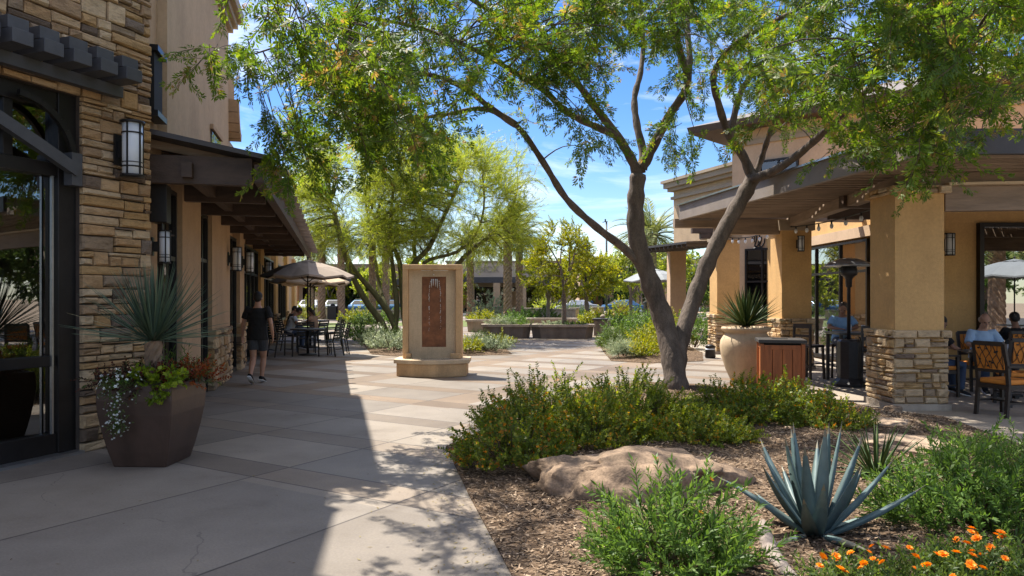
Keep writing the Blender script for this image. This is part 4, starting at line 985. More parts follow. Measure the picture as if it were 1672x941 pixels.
def person(label, loc, rz, J, skin, hair, top, bottom, shoes=None, sleeve=.6, leg=.5, hairlen=0.0, bald=False, hem=0.0, female=False, voxel=.010, group=None, beard=False, extra=None):
    """J: joints in a local frame, +Y forward. One continuous body; hair, clothes and shoes are children."""
    t = thing('person', label, 'person', loc, rz, group)
    mb = MB(); W = Vector((1, 0, 0)); sh = (J['shR'] - J['shL']).normalized(); hp = (J['hipR'] - J['hipL']).normalized()
    k = .92 if female else 1.0
    pel, che, nek, hd = J['pelvis'], J['chest'], J['neck'], J['head']
    mid = pel.lerp(che, .45)
    tors = [pel - (che - pel) * .22, pel, mid, che, che.lerp(nek, .62), nek, nek.lerp(hd, .45)]
    trad = [(.13, .10), (.165 * k, .115), (.145 * k, .105), (.175 * k, .118), (.13 * k, .085), (.060, .058), (.055, .055)]
    mb.tube(tors, trad, 16, side=sh)
    for s_ in 'LR':
        a, b, c = J['sh' + s_], J['el' + s_], J['wr' + s_]
        mb.tube([che.lerp(a, .55) + Vector((0, 0, .02)), a, a.lerp(b, .5), b, b.lerp(c, .3), c], [.07 * k, .060 * k, .047 * k, .040 * k, .042 * k, .026 * k], 10)
        mb.ell(a, (.056 * k,) * 3)
        hand(mb, c, J['hd' + s_], J['pa' + s_], J.get('curl', .35), 1.0, J['th' + s_])
        a, b, c, e = J['hip' + s_], J['kn' + s_], J['an' + s_], J['toe' + s_]
        mb.tube([pel.lerp(a, .6), a, a.lerp(b, .45), b, b.lerp(c, .32), b.lerp(c, .7), c], [.10 * k, .092 * k, .078 * k, .056, .058, .042, .036], 12)
        ft = (e - c); mb.tube([c + Vector((0, 0, .0)) - ft * .22, c + ft * .35 - Vector((0, 0, .01)), e], [(.036, .034), (.044, .034), (.036, .020)], 10, side=Vector((ft.y, -ft.x, 0)) if abs(ft.x) + abs(ft.y) > .02 else W)
    hu = (hd - nek).normalized(); hf = J.get('face', Vector((0, 1, 0))); hf = (hf - hu * hf.dot(hu)).normalized(); hr = hf.cross(hu)
    rot = Matrix((hr, hf, hu)).transposed()
    H = lambda x, y, z: hd + hr * x + hf * y + hu * z
    mb.ell(H(0, -.008, .025), (.076, .096, .098), 16, 12, rot=rot); mb.ell(H(0, .022, -.055), (.056, .066, .070), 14, 10, rot=rot)
    mb.ell(H(0, .058, -.098), (.026, .026, .020), 10, 8, rot=rot)
    mb.tube([H(0, .080, .012), H(0, .104, -.022), H(0, .094, -.036)], [.010, .016, .012], 8)
    mb.ell(H(0, .076, -.066), (.026, .014, .008), 10, 6, rot=rot); mb.ell(H(0, .083, .022), (.05, .014, .009), 10, 6, rot=rot)
    for s_ in (-1, 1): mb.ell(H(.079 * s_, -.005, -.01), (.010, .022, .032), 8, 8, rot=rot)
    remeshed(mb, 'body', skin, voxel, 4, t)
    for s_ in (-1, 1):
        m2 = MB(); m2.ell(H(.032 * s_, .079, .004), (.013, .010, .008), 8, 6, rot=rot); m2.build('eye', M['cloth_black'], t)
    # hair
    m2 = MB()
    if bald:
        for s_ in (-1, 1): m2.ell(H(.062 * s_, -.035, .0), (.024, .058, .045), 10, 8, rot=rot)
        m2.ell(H(0, -.088, .0), (.06, .022, .05), 10, 8, rot=rot)
    else:
        m2.ell(H(0, -.026, .048), (.088, .098, .088), 16, 10, rot=rot); m2.ell(H(0, -.058, .0), (.080, .062, .080), 14, 10, rot=rot)
        if hairlen: m2.tube([H(0, -.065, 0), H(0, -.10, -.10), H(0, -.09, -.12 - hairlen)], [(.085, .05), (.085, .045), (.05, .02)], 12, side=hr)
    remeshed(m2, 'hair', hair, .012, 2, t)
    if beard:
        m2 = MB(); m2.ell(H(0, .055, -.088), (.048, .042, .034), 10, 8, rot=rot); m2.build('beard', hair, t)
    # shirt
    m2 = MB(); base = pel - (che - pel) * (.05 + hem)
    m2.tube([base, mid, che, che.lerp(nek, .62), che.lerp(nek, .86)], [(.203 * k, .156), (.176 * k, .136), (.195 * k, .140), (.155 * k, .105), (.078, .074)], 18, side=sh)
    for s_ in 'LR':
        a, b, c = J['sh' + s_], J['el' + s_], J['wr' + s_]
        e = a.lerp(b, sleeve) if sleeve <= 1 else b.lerp(c, sleeve - 1)
        p = [che.lerp(a, .5) + Vector((0, 0, .02)), a, a.lerp(e, .5), e] if sleeve <= 1 else [che.lerp(a, .5) + Vector((0, 0, .02)), a, a.lerp(b, .5), b, e]
        m2.tube(p, [.085 * k, .079 * k, .073 * k, .074 * k] if sleeve <= 1 else [.085 * k, .078 * k, .066 * k, .058, .044], 12)
    for s_ in 'LR': m2.ell(J['sh' + s_] + Vector((0, 0, -.014)), (.072 * k,) * 3)
    remeshed(m2, 'shirt', top, voxel, 7, t)
    m2 = MB()
    m2.tube([pel - (che - pel) * .26, pel, pel.lerp(che, .2)], [(.15, .12), (.178 * k, .130), (.158 * k, .118)], 16, side=hp)
    for s_ in 'LR':
        a, b, c = J['hip' + s_], J['kn' + s_], J['an' + s_]
        if leg <= 1: m2.tube([pel.lerp(a, .6), a, a.lerp(b, .5 * leg), a.lerp(b, leg)], [.11 * k, .108 * k, .100, .098], 14)
        else: m2.tube([pel.lerp(a, .6), a, a.lerp(b, .5), b, b.lerp(c, .5), b.lerp(c, .93)], [.11 * k, .105 * k, .090, .074, .068, .062], 14)
    remeshed(m2, 'shorts' if leg <= 1 else 'trousers', bottom, voxel, 2, t)
    if shoes:
        for s_ in 'LR':
            c, e = J['an' + s_], J['toe' + s_]; ft = e - c; sd_ = Vector((ft.y, -ft.x, 0))
            m2 = MB(); m2.tube([c - ft * .30, c + Vector((0, 0, .015)), c + ft * .4, e + ft * .10], [(.040, .036), (.046, .046), (.050, .038), (.034, .022)], 12, side=sd_)
            sh_ = remeshed(m2, 'shoe', shoes, .009, 1, t)
            m2 = MB(); dn = Vector((0, 0, -1)) if abs(ft.z) < .1 else Vector((0, -.8, -.4)).normalized()
            m2.tube([c - ft * .34 + dn * .040, c + ft * .4 + dn * .036, e + ft * .13 + dn * .020], [(.042, .012), (.051, .012), (.036, .010)], 12, side=sd_); m2.build('sole', M['white'], sh_)
    return t, H
def seated(sh=.47, lean=.05, arms='table', turn=0.0, face=(0, 1, -.12), tz=.76):
    J = dict(pelvis=V3(0, 0, sh + .10), chest=V3(0, lean * .8, sh + .43), neck=V3(0, lean * 1.3, sh + .61), head=V3(0, lean * 2.0 + .03, sh + .755),
             shL=V3(-.185, lean, sh + .535), shR=V3(.185, lean, sh + .535), hipL=V3(-.09, .03, sh + .085), hipR=V3(.09, .03, sh + .085),
             knL=V3(-.12, .45, sh + .06), knR=V3(.12, .45, sh + .06), anL=V3(-.12, .46, .09), anR=V3(.12, .40, .09), toeL=V3(-.13, .62, .035), toeR=V3(.14, .56, .035), face=V3(*face))
    if arms == 'table':
        J.update(elL=V3(-.27, .16, tz + .07), elR=V3(.27, .16, tz + .07), wrL=V3(-.13, .37, tz + .045), wrR=V3(.12, .36, tz + .05), hdL=V3(.6, .7, -.05), hdR=V3(-.6, .7, -.05), paL=V3(0, 0, -1), paR=V3(0, 0, -1), thL=V3(.7, -.6, 0), thR=V3(-.7, -.6, 0))
    else:
        J.update(elL=V3(-.25, .02, sh + .28), elR=V3(.25, .02, sh + .28), wrL=V3(-.17, .25, sh + .19), wrR=V3(.17, .25, sh + .19), hdL=V3(.2, 1, -.1), hdR=V3(-.2, 1, -.1), paL=V3(0, 0, -1), paR=V3(0, 0, -1), thL=V3(1, 0, 0), thR=V3(-1, 0, 0))
    return J
def standing(walk=1.0):
    return dict(pelvis=V3(0, 0, .95), chest=V3(0, .01, 1.27), neck=V3(0, .0, 1.50), head=V3(0, .02, 1.645), shL=V3(-.19, -.005, 1.425), shR=V3(.19, .005, 1.425),
                hipL=V3(-.09, 0, .90), hipR=V3(.09, 0, .90), knL=V3(-.075, -.02 * walk, .49), anL=V3(-.05, -.26 * walk, .16 if walk else .09), toeL=V3(-.05, -.14 * walk, .045) if walk else V3(-.07, .16, .03),
                knR=V3(.075, .10 * walk, .49), anR=V3(.05, .06 * walk, .085), toeR=V3(.065, .06 * walk + .17, .03),
                elL=V3(-.285, .03 * walk, 1.15), elR=V3(.275, -.07 * walk, 1.15), wrL=V3(-.33, .10 * walk, .91), wrR=V3(.29, -.02, .905),
                hdL=V3(-.05, .12, -1), hdR=V3(.0, .10, -1), paL=V3(1, -.2, 0), paR=V3(-1, -.2, 0), thL=V3(.25, 1, 0), thR=V3(-.25, 1, 0), face=V3(-.12, 1, -.1))
person('young man walking away in a black T-shirt, dark grey shorts and black sneakers', (-4.93, 14.25, 0), R(4), standing(1.35), M['skin'], M['hair_black'], M['cloth_black'], M['cloth_grey'], M['cloth_black'], .62, .62, hem=.30, voxel=.009)
pt, H = person('balding older man in a light blue shirt sitting at a patio table', (8.32, 13.05, 0), R(172), seated(.50, .06, 'table', face=(0, 1, -.2)), M['skin'], M['hair_grey'], M['cloth_blue'], M['denim'], M['cloth_black'], .85, 2, bald=True, voxel=.009)
person('diner in a black shirt sitting half behind the stone footed front pier', (7.08, 12.35, 0), R(-80), seated(.47, .06), M['skin_dark'], M['hair_black'], M['cloth_black'], M['denim'], M['cloth_black'], .7, 2)
person('dark haired diner in a black shirt before the big patio window', (9.45, 13.75, 0), R(-15), seated(.50, .05), M['skin_dark'], M['hair_black'], M['cloth_black'], M['cloth_grey'], M['cloth_black'], .7, 2)
person('diner in a steel blue T-shirt sitting behind the patio heater', (6.83, 15.25, 0), R(168), seated(.68, .08, 'table', face=(.35, 1, -.55), tz=.98), M['skin_dark'], M['hair_brown'], M['cloth_steel'], M['cloth_grey'], M['cloth_black'], .7, 2)
person('dark haired diner in a pale T-shirt leaning on an arcade cafe table', (-7.12, 23.4, 0), R(-55), seated(.47, .16), M['skin_dark'], M['hair_black'], M['cloth_pale'], M['denim'], M['cloth_black'], .6, 2, voxel=.012)
person('diner in a tan sleeveless top with brown hair at the arcade cafe table', (-6.45, 24.1, 0), R(70), seated(.47, .10), M['skin'], M['hair_brown'], M['cloth_tan'], M['denim'], M['cloth_black'], .35, 2, hairlen=.12, female=True, voxel=.012)
person('dark diner farthest along the arcade wall, in a black top', (-8.35, 27.6, 0), R(-60), seated(.47, .08), M['skin_dark'], M['hair_black'], M['cloth_black'], M['denim'], M['cloth_black'], .6, 2, voxel=.014)
pt, H = person('person standing far off on the plaza with a black backpack and blue shorts', (-3.0, 63.5, 0), R(10), standing(.0), M['skin'], M['hair_brown'], M['cloth_grey'], M['denim'], M['white'], .6, .8, voxel=.016)
bp_ = thing('backpack', 'black backpack worn by the person standing far off on the plaza', 'backpack', (-2.98, 63.5, 0), R(10))
mb = MB(); mb.tube([(0, -.22, .95), (0, -.26, 1.1), (0, -.25, 1.4), (0, -.2, 1.48)], [(.14, .09), (.17, .12), (.16, .11), (.10, .06)], 12, side=(1, 0, 0)); mb.build('bag', M['cloth_black'], bp_)
for s_ in (-1, 1):
    mb = MB(); mb.tube([(.1 * s_, -.17, 1.44), (.11 * s_, .0, 1.50), (.12 * s_, .13, 1.36), (.13 * s_, .02, 1.08), (.12 * s_, -.17, 1.02)], .018, 6); mb.build('strap', M['cloth_black'], bp_)
person('far diner in a pale shirt sitting under the grey umbrella', (8.35, 38.6, 0), R(150), seated(.47, .05), M['skin'], M['hair_grey'], M['cloth_pale'], M['denim'], M['cloth_black'], .6, 2, voxel=.016)

# ------------------------------------------------------------ tablet fountain
fx, fy = -1.70, 15.85
ft = thing('tablet_fountain', 'upright cast stone water tablet with rusted panel, standing in the walkway', 'fountain', (fx, fy, 0))
mb = MB()
arc = lambda r0, dep, n=14: [(fx - r0 + 2 * r0 * i / n, fy - .34 - dep * math.sin(math.pi * i / n)) for i in range(n + 1)]
mb.prism(arc(.74, .30) + [(fx + .74, fy + .36), (fx - .74, fy + .36)], 0, .27); base = mb.build('basin', M['cast_gold'], ft, True, bevel=.015)
mb = MB()
o_, i_ = arc(.80, .33), arc(.62, .22)
rim = o_ + [(fx + .80, fy + .40), (fx - .80, fy + .40)]
mb.prism(rim, .272, .36); mb.build('basin_rim', M['cast_pale'], base, True, bevel=.012)
mb = MB(); mb.prism(arc(.55, .16) + [(fx + .55, fy - .2), (fx - .55, fy - .2)], .362, .372); mb.build('water', M['glass_window'], base, True)
mb = MB()
for x0, x1 in ((-.63, -.515), (.50, .63)): mb.box((fx + (x0 + x1) / 2, fy, 1.36), (x1 - x0, .40, 2.0))
mb.box((fx, fy, 2.31), (1.26, .42, .11)); mb.build('frame', M['cast_gold'], ft, True, bevel=.014)
mb = MB()
for x0, x1, z0, z1 in ((-.514, -.235, .361, 2.254), (.285, .499, .361, 2.254), (-.235, .285, .361, .60), (-.235, .285, 2.11, 2.254)): mb.box((fx + (x0 + x1) / 2, fy + .03, (z0 + z1) / 2), (x1 - x0, .22, z1 - z0))
mb.build('tablet', M['cast_pale'], ft, True)
mb = MB(); mb.box((fx + .025, fy + .03, 1.355), (.52, .16, 1.51)); mb.build('rust_panel', M['rust'], ft, True)
mb = MB(); mb.box((fx - .5, fy - .22, .42), (.12, .12, .11)); mb.build('foot_block', M['cast_gold'], ft, True, bevel=.01); mb = MB(); mb.box((fx + .5, fy - .22, .42), (.22, .12, .11)); mb.build('foot_block', M['cast_gold'], ft, True, bevel=.01)
for nm, x, za, zb, wd in (('water_jet', -.105, 2.02, .93, .03), ('water_jet', .14, 2.02, .93, .032)):
    mb = MB(); r2 = np.random.default_rng(int(za * 100 + x * 1000)); n = 26
    for k in range(n):
        z = za - (za - zb) * k / n; f = 1 - k / n * .75; w_ = wd * .8 * f * r2.uniform(.3, 1.0)
        if k > 8 and r2.random() < .25: continue
        xx = x * (1 - .28 * max(0, 1 - k / 5)) + r2.normal(0, .004); h_ = (za - zb) / n * r2.uniform(.5, 1.0)
        mb.tube([(fx + .025 + xx, fy - .064, z), (fx + .025 + xx + r2.normal(0, .004), fy - .062, z - h_)], [w_ * .6, w_ * .45], 5, flat=.35, side=(1, 0, 0))
    mb.build(nm, M['water_white'], ft, True)
mb = MB()
for x in (-.05, -.015, .03, .065): mb.tube([(fx + .025 + x, fy - .065, 2.06), (fx + .025 + x * 1.15, fy - .064, 1.93 - abs(x))], [.014, .005], 5, flat=.4, side=(1, 0, 0))
mb.tube([(fx + .02, fy - .05, 2.12), (fx + .02, fy - .075, 2.17)], .02, 8); mb.build('spout', M['water_white'], ft, True)
mb = MB(); mb.box((fx + .17, fy - .085, 2.243), (.32, .012, .018)); mb.box((fx - .15, fy - .085, 2.243), (.2, .012, .014)); mb.build('water_line', M['water_white'], ft, True)

# ------------------------------------------------------------ pots, receptacle, heater
def square_pot(loc, rz):
    t = thing('planter_pot', 'tall dark bronze square planter bulging at the shoulder, beside the shop glass', 'planter', loc, rz)
    prof = [(.275, 0), (.315, .15), (.355, .34), (.385, .52), (.397, .66), (.392, .76), (.378, .815)]
    mb = MB(); n = 4; sq = math.sqrt(2)
    mb.lathe([(r_ * sq, z) for r_, z in prof] + [(.33 * sq, .815), (.32 * sq, .74)], (0, 0, 0), 4, smooth=False, rz=math.pi / 4); mb.build('vessel', M['pot_brown'], t, bevel=.012)
    mb = MB(); mb.box((0, 0, .735), (.62, .62, .03)); mb.build('soil', M['mulch'], t)
    return t
POT = (-3.62, 7.42, 0)
square_pot(POT, R(-2)).scale = (.94, .94, 1)
ur = thing('clay_urn', 'big buff clay urn with a rolled lip holding the spiky yucca', 'urn', (4.60, 14.45, 0))
mb = MB(); mb.lathe([(.27, 0), (.29, .03), (.39, .25), (.475, .52), (.50, .70), (.485, .82), (.43, .91), (.385, .955), (.39, .985), (.45, 1.01), (.475, 1.05), (.46, 1.085), (.40, 1.085), (.37, 1.03), (.36, .98)], (0, 0, 0), 40); mb.build('vessel', M['pot_buff'], ur)
mb = MB(); mb.lathe([(.365, .99), (.0, 1.0)], (0, 0, 0), 24); mb.build('soil', M['mulch'], ur)
tb = thing('waste_receptacle', 'square cedar boarded litter receptacle with a dark slate top beside the clay urn', 'litter bin', (4.80, 13.15, 0), R(-14))
mb = MB(); mb.box((0, 0, .44), (.62, .62, .84)); mb.build('carcass', M['black'], tb)
for a in range(4):
    rt = Matrix.Rotation(a * math.pi / 2, 3, 'Z'); mb = MB()
    for k in range(4): mb.box(rt @ Vector((-.2475 + .165 * k, -.325, .43)), (.157, .03, .80), rot=rt)
    mb.box(rt @ Vector((0, -.337, .79)), (.60, .028, .08), rot=rt); mb.box(rt @ Vector((0, -.337, .07)), (.60, .028, .08), rot=rt)
    mb.build('side_boards', M['cedar'], tb, bevel=.004)
mb = MB()
for x, y in ((.34, .34), (-.34, .34), (.34, -.34), (-.34, -.34)): mb.box((x, y, .43), (.06, .06, .84))
mb.build('corner_post', M['cedar'], tb, bevel=.004)
mb = MB()
for c, s_ in (((0, -.26, .895), (.80, .28, .06)), ((0, .26, .895), (.80, .28, .06)), ((-.27, 0, .895), (.26, .24, .06)), ((.27, 0, .895), (.26, .24, .06))): mb.box(c, s_)
mb.build('lid', M['slate'], tb, bevel=.008)
ph = thing('patio_heater', 'dark standing patio heater with a broad steel dome between the two nearest piers', 'heater', (6.30, 13.75, 0))
mb = MB(); mb.lathe([(.30, 0), (.31, .06), (.26, .10), (.20, .16)], (0, 0, 0), 8, smooth=False, rz=.39); mb.build('foot', M['heater_grey'], ph, bevel=.006)
mb = MB(); mb.lathe([(.205, .16), (.205, .84), (.17, .88)], (0, 0, 0), 8, smooth=False, rz=.39); mb.build('tank_housing', M['heater_grey'], ph, bevel=.006)
mb = MB(); mb.lathe([(.032, .88), (.032, 1.85), (.055, 1.86), (.06, 2.0), (.10, 2.06), (.145, 2.08), (.15, 2.2), (.02, 2.21)], (0, 0, 0), 16); mb.build('post', M['heater_grey'], ph)
mb = MB(); mb.lathe([(.13, 2.08), (.14, 2.24)], (0, 0, 0), 16); mb.build('burner', M['metal_black'], ph)
mb = MB(); mb.lathe([(.43, 2.245), (.425, 2.262), (.36, 2.31), (.20, 2.375), (.06, 2.40), (.01, 2.405)], (0, 0, 0), 28); mb.build('reflector', M['metal_steel'], ph)
mb = MB(); mb.ell((.17, -.16, .05), (.05, .03, .05)); mb.build('caster', M['metal_black'], ph)

# ------------------------------------------------------------ tables and chairs
def patio_chair(label, loc, rz, seat=.47, src=[None], src_h=[None]):
    """upholstered dark wood armchair, forward = +Y"""
    g = 'orange upholstered chairs on the restaurant patio'
    t = thing('patio_chair', label, 'chair', loc, rz, g)
    k = seat
    for s_ in (-1, 1):
        mb = MB(); mb.bar((.235 * s_, .23, 0), (.235 * s_, .215, k + .20), .045, .045); mb.build('leg', M['chairwood'], t, bevel=.004)
        mb = MB(); pts = [Vector((.225 * s_, -.28, 0)), Vector((.225 * s_, -.235, k - .02)), Vector((.225 * s_, -.26, k + .25)), Vector((.225 * s_, -.325, k + .55))]
        for a, b in zip(pts[:-1], pts[1:]): mb.bar(a, b, .042, .048)
        mb.build('leg', M['chairwood'], t)
        mb = MB(); mb.bar((.24 * s_, .25, k + .215), (.235 * s_, -.27, k + .235), .05, .03); mb.build('armrest', M['chairwood'], t, bevel=.005)
    mb = MB()
    for s_ in (-1, 1): mb.bar((.228 * s_, .23, k - .05), (.225 * s_, -.24, k - .05), .035, .06); mb.bar((.228 * s_, .23, .2), (.225 * s_, -.25, .2), .025, .025)
    mb.bar((-.23, .225, k - .05), (.23, .225, k - .05), .035, .06); mb.bar((-.225, -.24, k - .05), (.225, -.24, k - .05), .035, .06); mb.bar((-.225, 0, .2), (.225, 0, .2), .025, .025); mb.build('seat_frame', M['chairwood'], t)
    mb = MB(); mb.box((0, 0, k + .015), (.47, .47, .07)); mb.build('seat', M['orange'], t, bevel=.025)
    mb = MB(); tl = math.atan2(.065, .30)
    mb.bar((-.225, -.322, k + .545), (.225, -.322, k + .545), .045, .06); mb.build('back_rail', M['chairwood'], t, bevel=.004); mb = MB(); mb.bar((-.225, -.263, k + .17), (.225, -.263, k + .17), .035, .05); mb.build('back_rail', M['chairwood'], t, bevel=.004)
    mb = MB(); mb.box((0, -.292, k + .36), (.41, .03, .36), rot=Matrix.Rotation(math.atan2(.058, .37), 3, 'X')); bk = mb.build('backrest', M['orange'], t, bevel=.008)
    mb = MB(); rr = np.random.default_rng(5)
    def on(x, z, sd_): return Vector((x, -.263 - (z - .17) * .157 + sd_ * .021 - .003, k + z))
    for sd_ in (-1, 1):
        for j in range(5):
            x = -.2 + .1 * j
            p = [on(max(-.2, min(.2, x + .16 * t_ + .02 * math.sin(9 * t_ + j))), .20 + .32 * t_, sd_) for t_ in np.linspace(0, 1, 6)]; mb.tube(p, .005, 4)
            p = [on(max(-.2, min(.2, .2 - .1 * j - .13 * t_)), .20 + .32 * t_, sd_) for t_ in np.linspace(0, 1, 6)]; mb.tube(p, .005, 4)
        for j in range(8):
            c = on(rr.uniform(-.16, .16), rr.uniform(.22, .48), sd_); mb.ell(c, (.02, .003, .014), 6, 4)
    mb.build('vine_pattern', M['chairwood'], bk)
    return t
patio_chair('orange backed armchair nearest the paving edge, turned towards the table', (6.92, 10.3, .006), R(-72))
patio_chair('orange backed armchair right behind the front pier, in which the black shirted diner sits', (7.12, 12.36, .006), R(-80))
patio_chair('orange backed armchair with its back to the paving, behind the nearest armchair', (7.75, 11.25, .006), R(-12))
patio_chair('orange backed armchair in which the dark haired diner sits before the window', (9.44, 13.72, .006), R(-15))
patio_chair('orange backed armchair in which the light blue shirted man sits', (8.33, 13.1, .006), R(172))
patio_chair('orange backed chair just behind the heater, seen between heater and front pier', (7.35, 14.75, .006), R(95), .62)
def patio_table(label, loc, h, s, top='tabletop'):
    t = thing('patio_table', label, 'table', loc)
    mb = MB(); mb.box((0, 0, h - .02), (s, s, .04)); mb.build('tabletop', M[top], t, bevel=.006)
    mb = MB(); mb.lathe([(.035, .04), (.035, h - .04)], (0, 0, 0), 10); mb.build('pedestal', M['metal_black'], t)
    mb = MB(); mb.box((0, 0, .02), (.5, .07, .04)); mb.box((0, 0, .021), (.07, .5, .036)); mb.build('base', M['metal_black'], t)
    return t
patio_table('square dark table in front of the light blue shirted man', (8.25, 12.25, .006), .76, .9)
patio_table('square dark table before the big window, where the dark haired diner sits', (9.75, 14.55, .006), .76, .75)
t = thing('bar_table', 'tall four legged counter table behind the patio heater', 'table', (6.78, 14.5, .006))
mb = MB(); mb.box((0, 0, .955), (.95, .7, .045)); mb.build('tabletop', M['tabletop'], t, bevel=.006)
for x, y in ((-.42, -.3), (.42, -.3), (-.42, .3), (.42, .3)):
    mb = MB(); mb.bar((x, y, 0), (x, y, .93), .055, .055); mb.build('leg', M['chairwood'], t)
def bar_stool(label, loc, rz):
    t = thing('bar_stool', label, 'stool', loc, rz, 'dark high chairs at the counter table')
    for x, y in ((-.19, -.19), (.19, -.19), (-.19, .19), (.19, .19)):
        mb = MB(); mb.bar((x * 1.12, y * 1.12, 0), (x, y, .66 if y > 0 else 1.12), .04, .04); mb.build('leg', M['chairwood'], t)
    mb = MB(); mb.box((0, 0, .67), (.44, .44, .05)); mb.build('seat', M['chairwood'], t, bevel=.01)
    mb = MB(); mb.bar((-.19, -.19, 1.08), (.19, -.19, 1.08), .03, .09); mb.build('back_rail', M['chairwood'], t); mb = MB(); mb.bar((-.19, -.195, .88), (.19, -.195, .88), .025, .05); mb.build('back_rail', M['chairwood'], t)
    for a, b in (((-.2, -.2, .25), (.2, -.2, .25)), ((-.2, .2, .25), (.2, .2, .25)), ((-.2, -.2, .32), (-.2, .2, .32)), ((.2, -.2, .32), (.2, .2, .32))):
        mb = MB(); mb.bar(a, b, .025, .025); mb.build('stretcher', M['chairwood'], t)
bar_stool('dark high chair beside the second pier, at the end of the counter table', (6.05, 15.0, .006), R(-60))
bar_stool('dark high chair in which the steel blue shirted diner sits', (6.84, 15.3, .006), R(168))
bar_stool('dark high chair on the near side of the counter table', (6.75, 13.95, .006), R(0))
def glass_(label, p, h=.13, r_=.035, m_='glass_dark', cat='glass', g=None):
    t = thing('drinking_glass', label, cat, p, 0, g); mb = MB(); mb.lathe([(r_ * .8, 0), (r_, h), (r_ * .9, h - .003), (r_ * .7, .01)], (0, 0, 0), 12); mb.build('tumbler', M['lantern_glass'], t)
    mb = MB(); mb.lathe([(r_ * .72, .012), (r_ * .85, h * .7)], (0, 0, 0), 10); mb.build('drink', M[m_], t)
zt = .768
glass_('iced tea in a tumbler on the older man\'s table', (8.0, 12.35, zt), m_='rust'); glass_('second tumbler of tea, beside the menu holder', (8.12, 12.0, zt), m_='orange'); glass_('clear tumbler at the near edge of the older man\'s table', (8.35, 11.95, zt), m_='lantern_glass')
glass_('tall amber drink on the counter table behind the heater', (6.62, 14.4, .984), .15, m_='orange'); glass_('pale drink on the counter table before the blue shirted diner', (6.95, 14.55, .984), .13, m_='lantern_glass')
t = thing('menu_holder', 'dark upright menu block on the older man\'s table', 'menu holder', (8.2, 12.1, zt)); mb = MB(); mb.box((0, 0, .1), (.14, .03, .2)); mb.build('card', M['cloth_black'], t); mb = MB(); mb.box((0, 0, .01), (.16, .08, .02)); mb.build('foot', M['chairwood'], t)
# arcade cafe set: black slatted armchairs, round tables, umbrellas
def cafe_chair(label, loc, rz, proto=[None]):
    g = 'black slatted armchairs at the arcade tables'
    if proto[0] is not None: return dup(proto[0], loc, rz, label)
    t = thing('cafe_armchair', label, 'chair', loc, rz, g); proto[0] = t
    for s_ in (-1, 1):
        mb = MB(); mb.bar((.25 * s_, .22, 0), (.25 * s_, .24, .62), .03, .03); mb.build('leg', M['metal_black'], t)
        mb = MB(); mb.bar((.25 * s_, -.30, 0), (.25 * s_, -.22, .44), .03, .03); mb.bar((.25 * s_, -.22, .44), (.25 * s_, -.33, .92), .03, .03); mb.build('leg', M['metal_black'], t)
        mb = MB(); mb.bar((.25 * s_, .26, .635), (.25 * s_, -.27, .645), .045, .022); mb.build('armrest', M['metal_black'], t)
    mb = MB()
    for k in range(7): mb.box((0, -.2 + .07 * k, .44), (.48, .052, .018))
    mb.build('seat', M['metal_black'], t)
    mb = MB()
    for k in range(6): z = .52 + .075 * k; mb.box((0, -.235 - .11 * (z - .44) / .48, z), (.48, .016, .055))
    mb.build('backrest', M['metal_black'], t)
    mb = MB(); mb.bar((-.25, -.255, .2), (.25, -.255, .2), .02, .02); mb.build('stretcher', M['metal_black'], t); mb = MB(); mb.bar((-.25, .225, .2), (.25, .225, .2), .02, .02); mb.build('stretcher', M['metal_black'], t)
    return t
def cafe_table(label, loc, r_=.5, proto=[None]):
    if proto[0] is not None: return dup(proto[0], loc, 0, label)
    t = thing('cafe_table', label, 'table', loc, 0, 'round tables along the arcade'); proto[0] = t
    mb = MB(); mb.lathe([(r_ - .01, .735), (r_, .745), (r_, .765), (r_ - .01, .772), (.05, .773)], (0, 0, 0), 28); mb.build('tabletop', M['tabletop'], t)
    mb = MB(); mb.lathe([(.038, .04), (.038, .735)], (0, 0, 0), 10); mb.build('pedestal', M['metal_black'], t)
    mb = MB(); mb.lathe([(.27, 0), (.27, .03), (.06, .05)], (0, 0, 0), 20); mb.build('base', M['metal_black'], t)
    return t
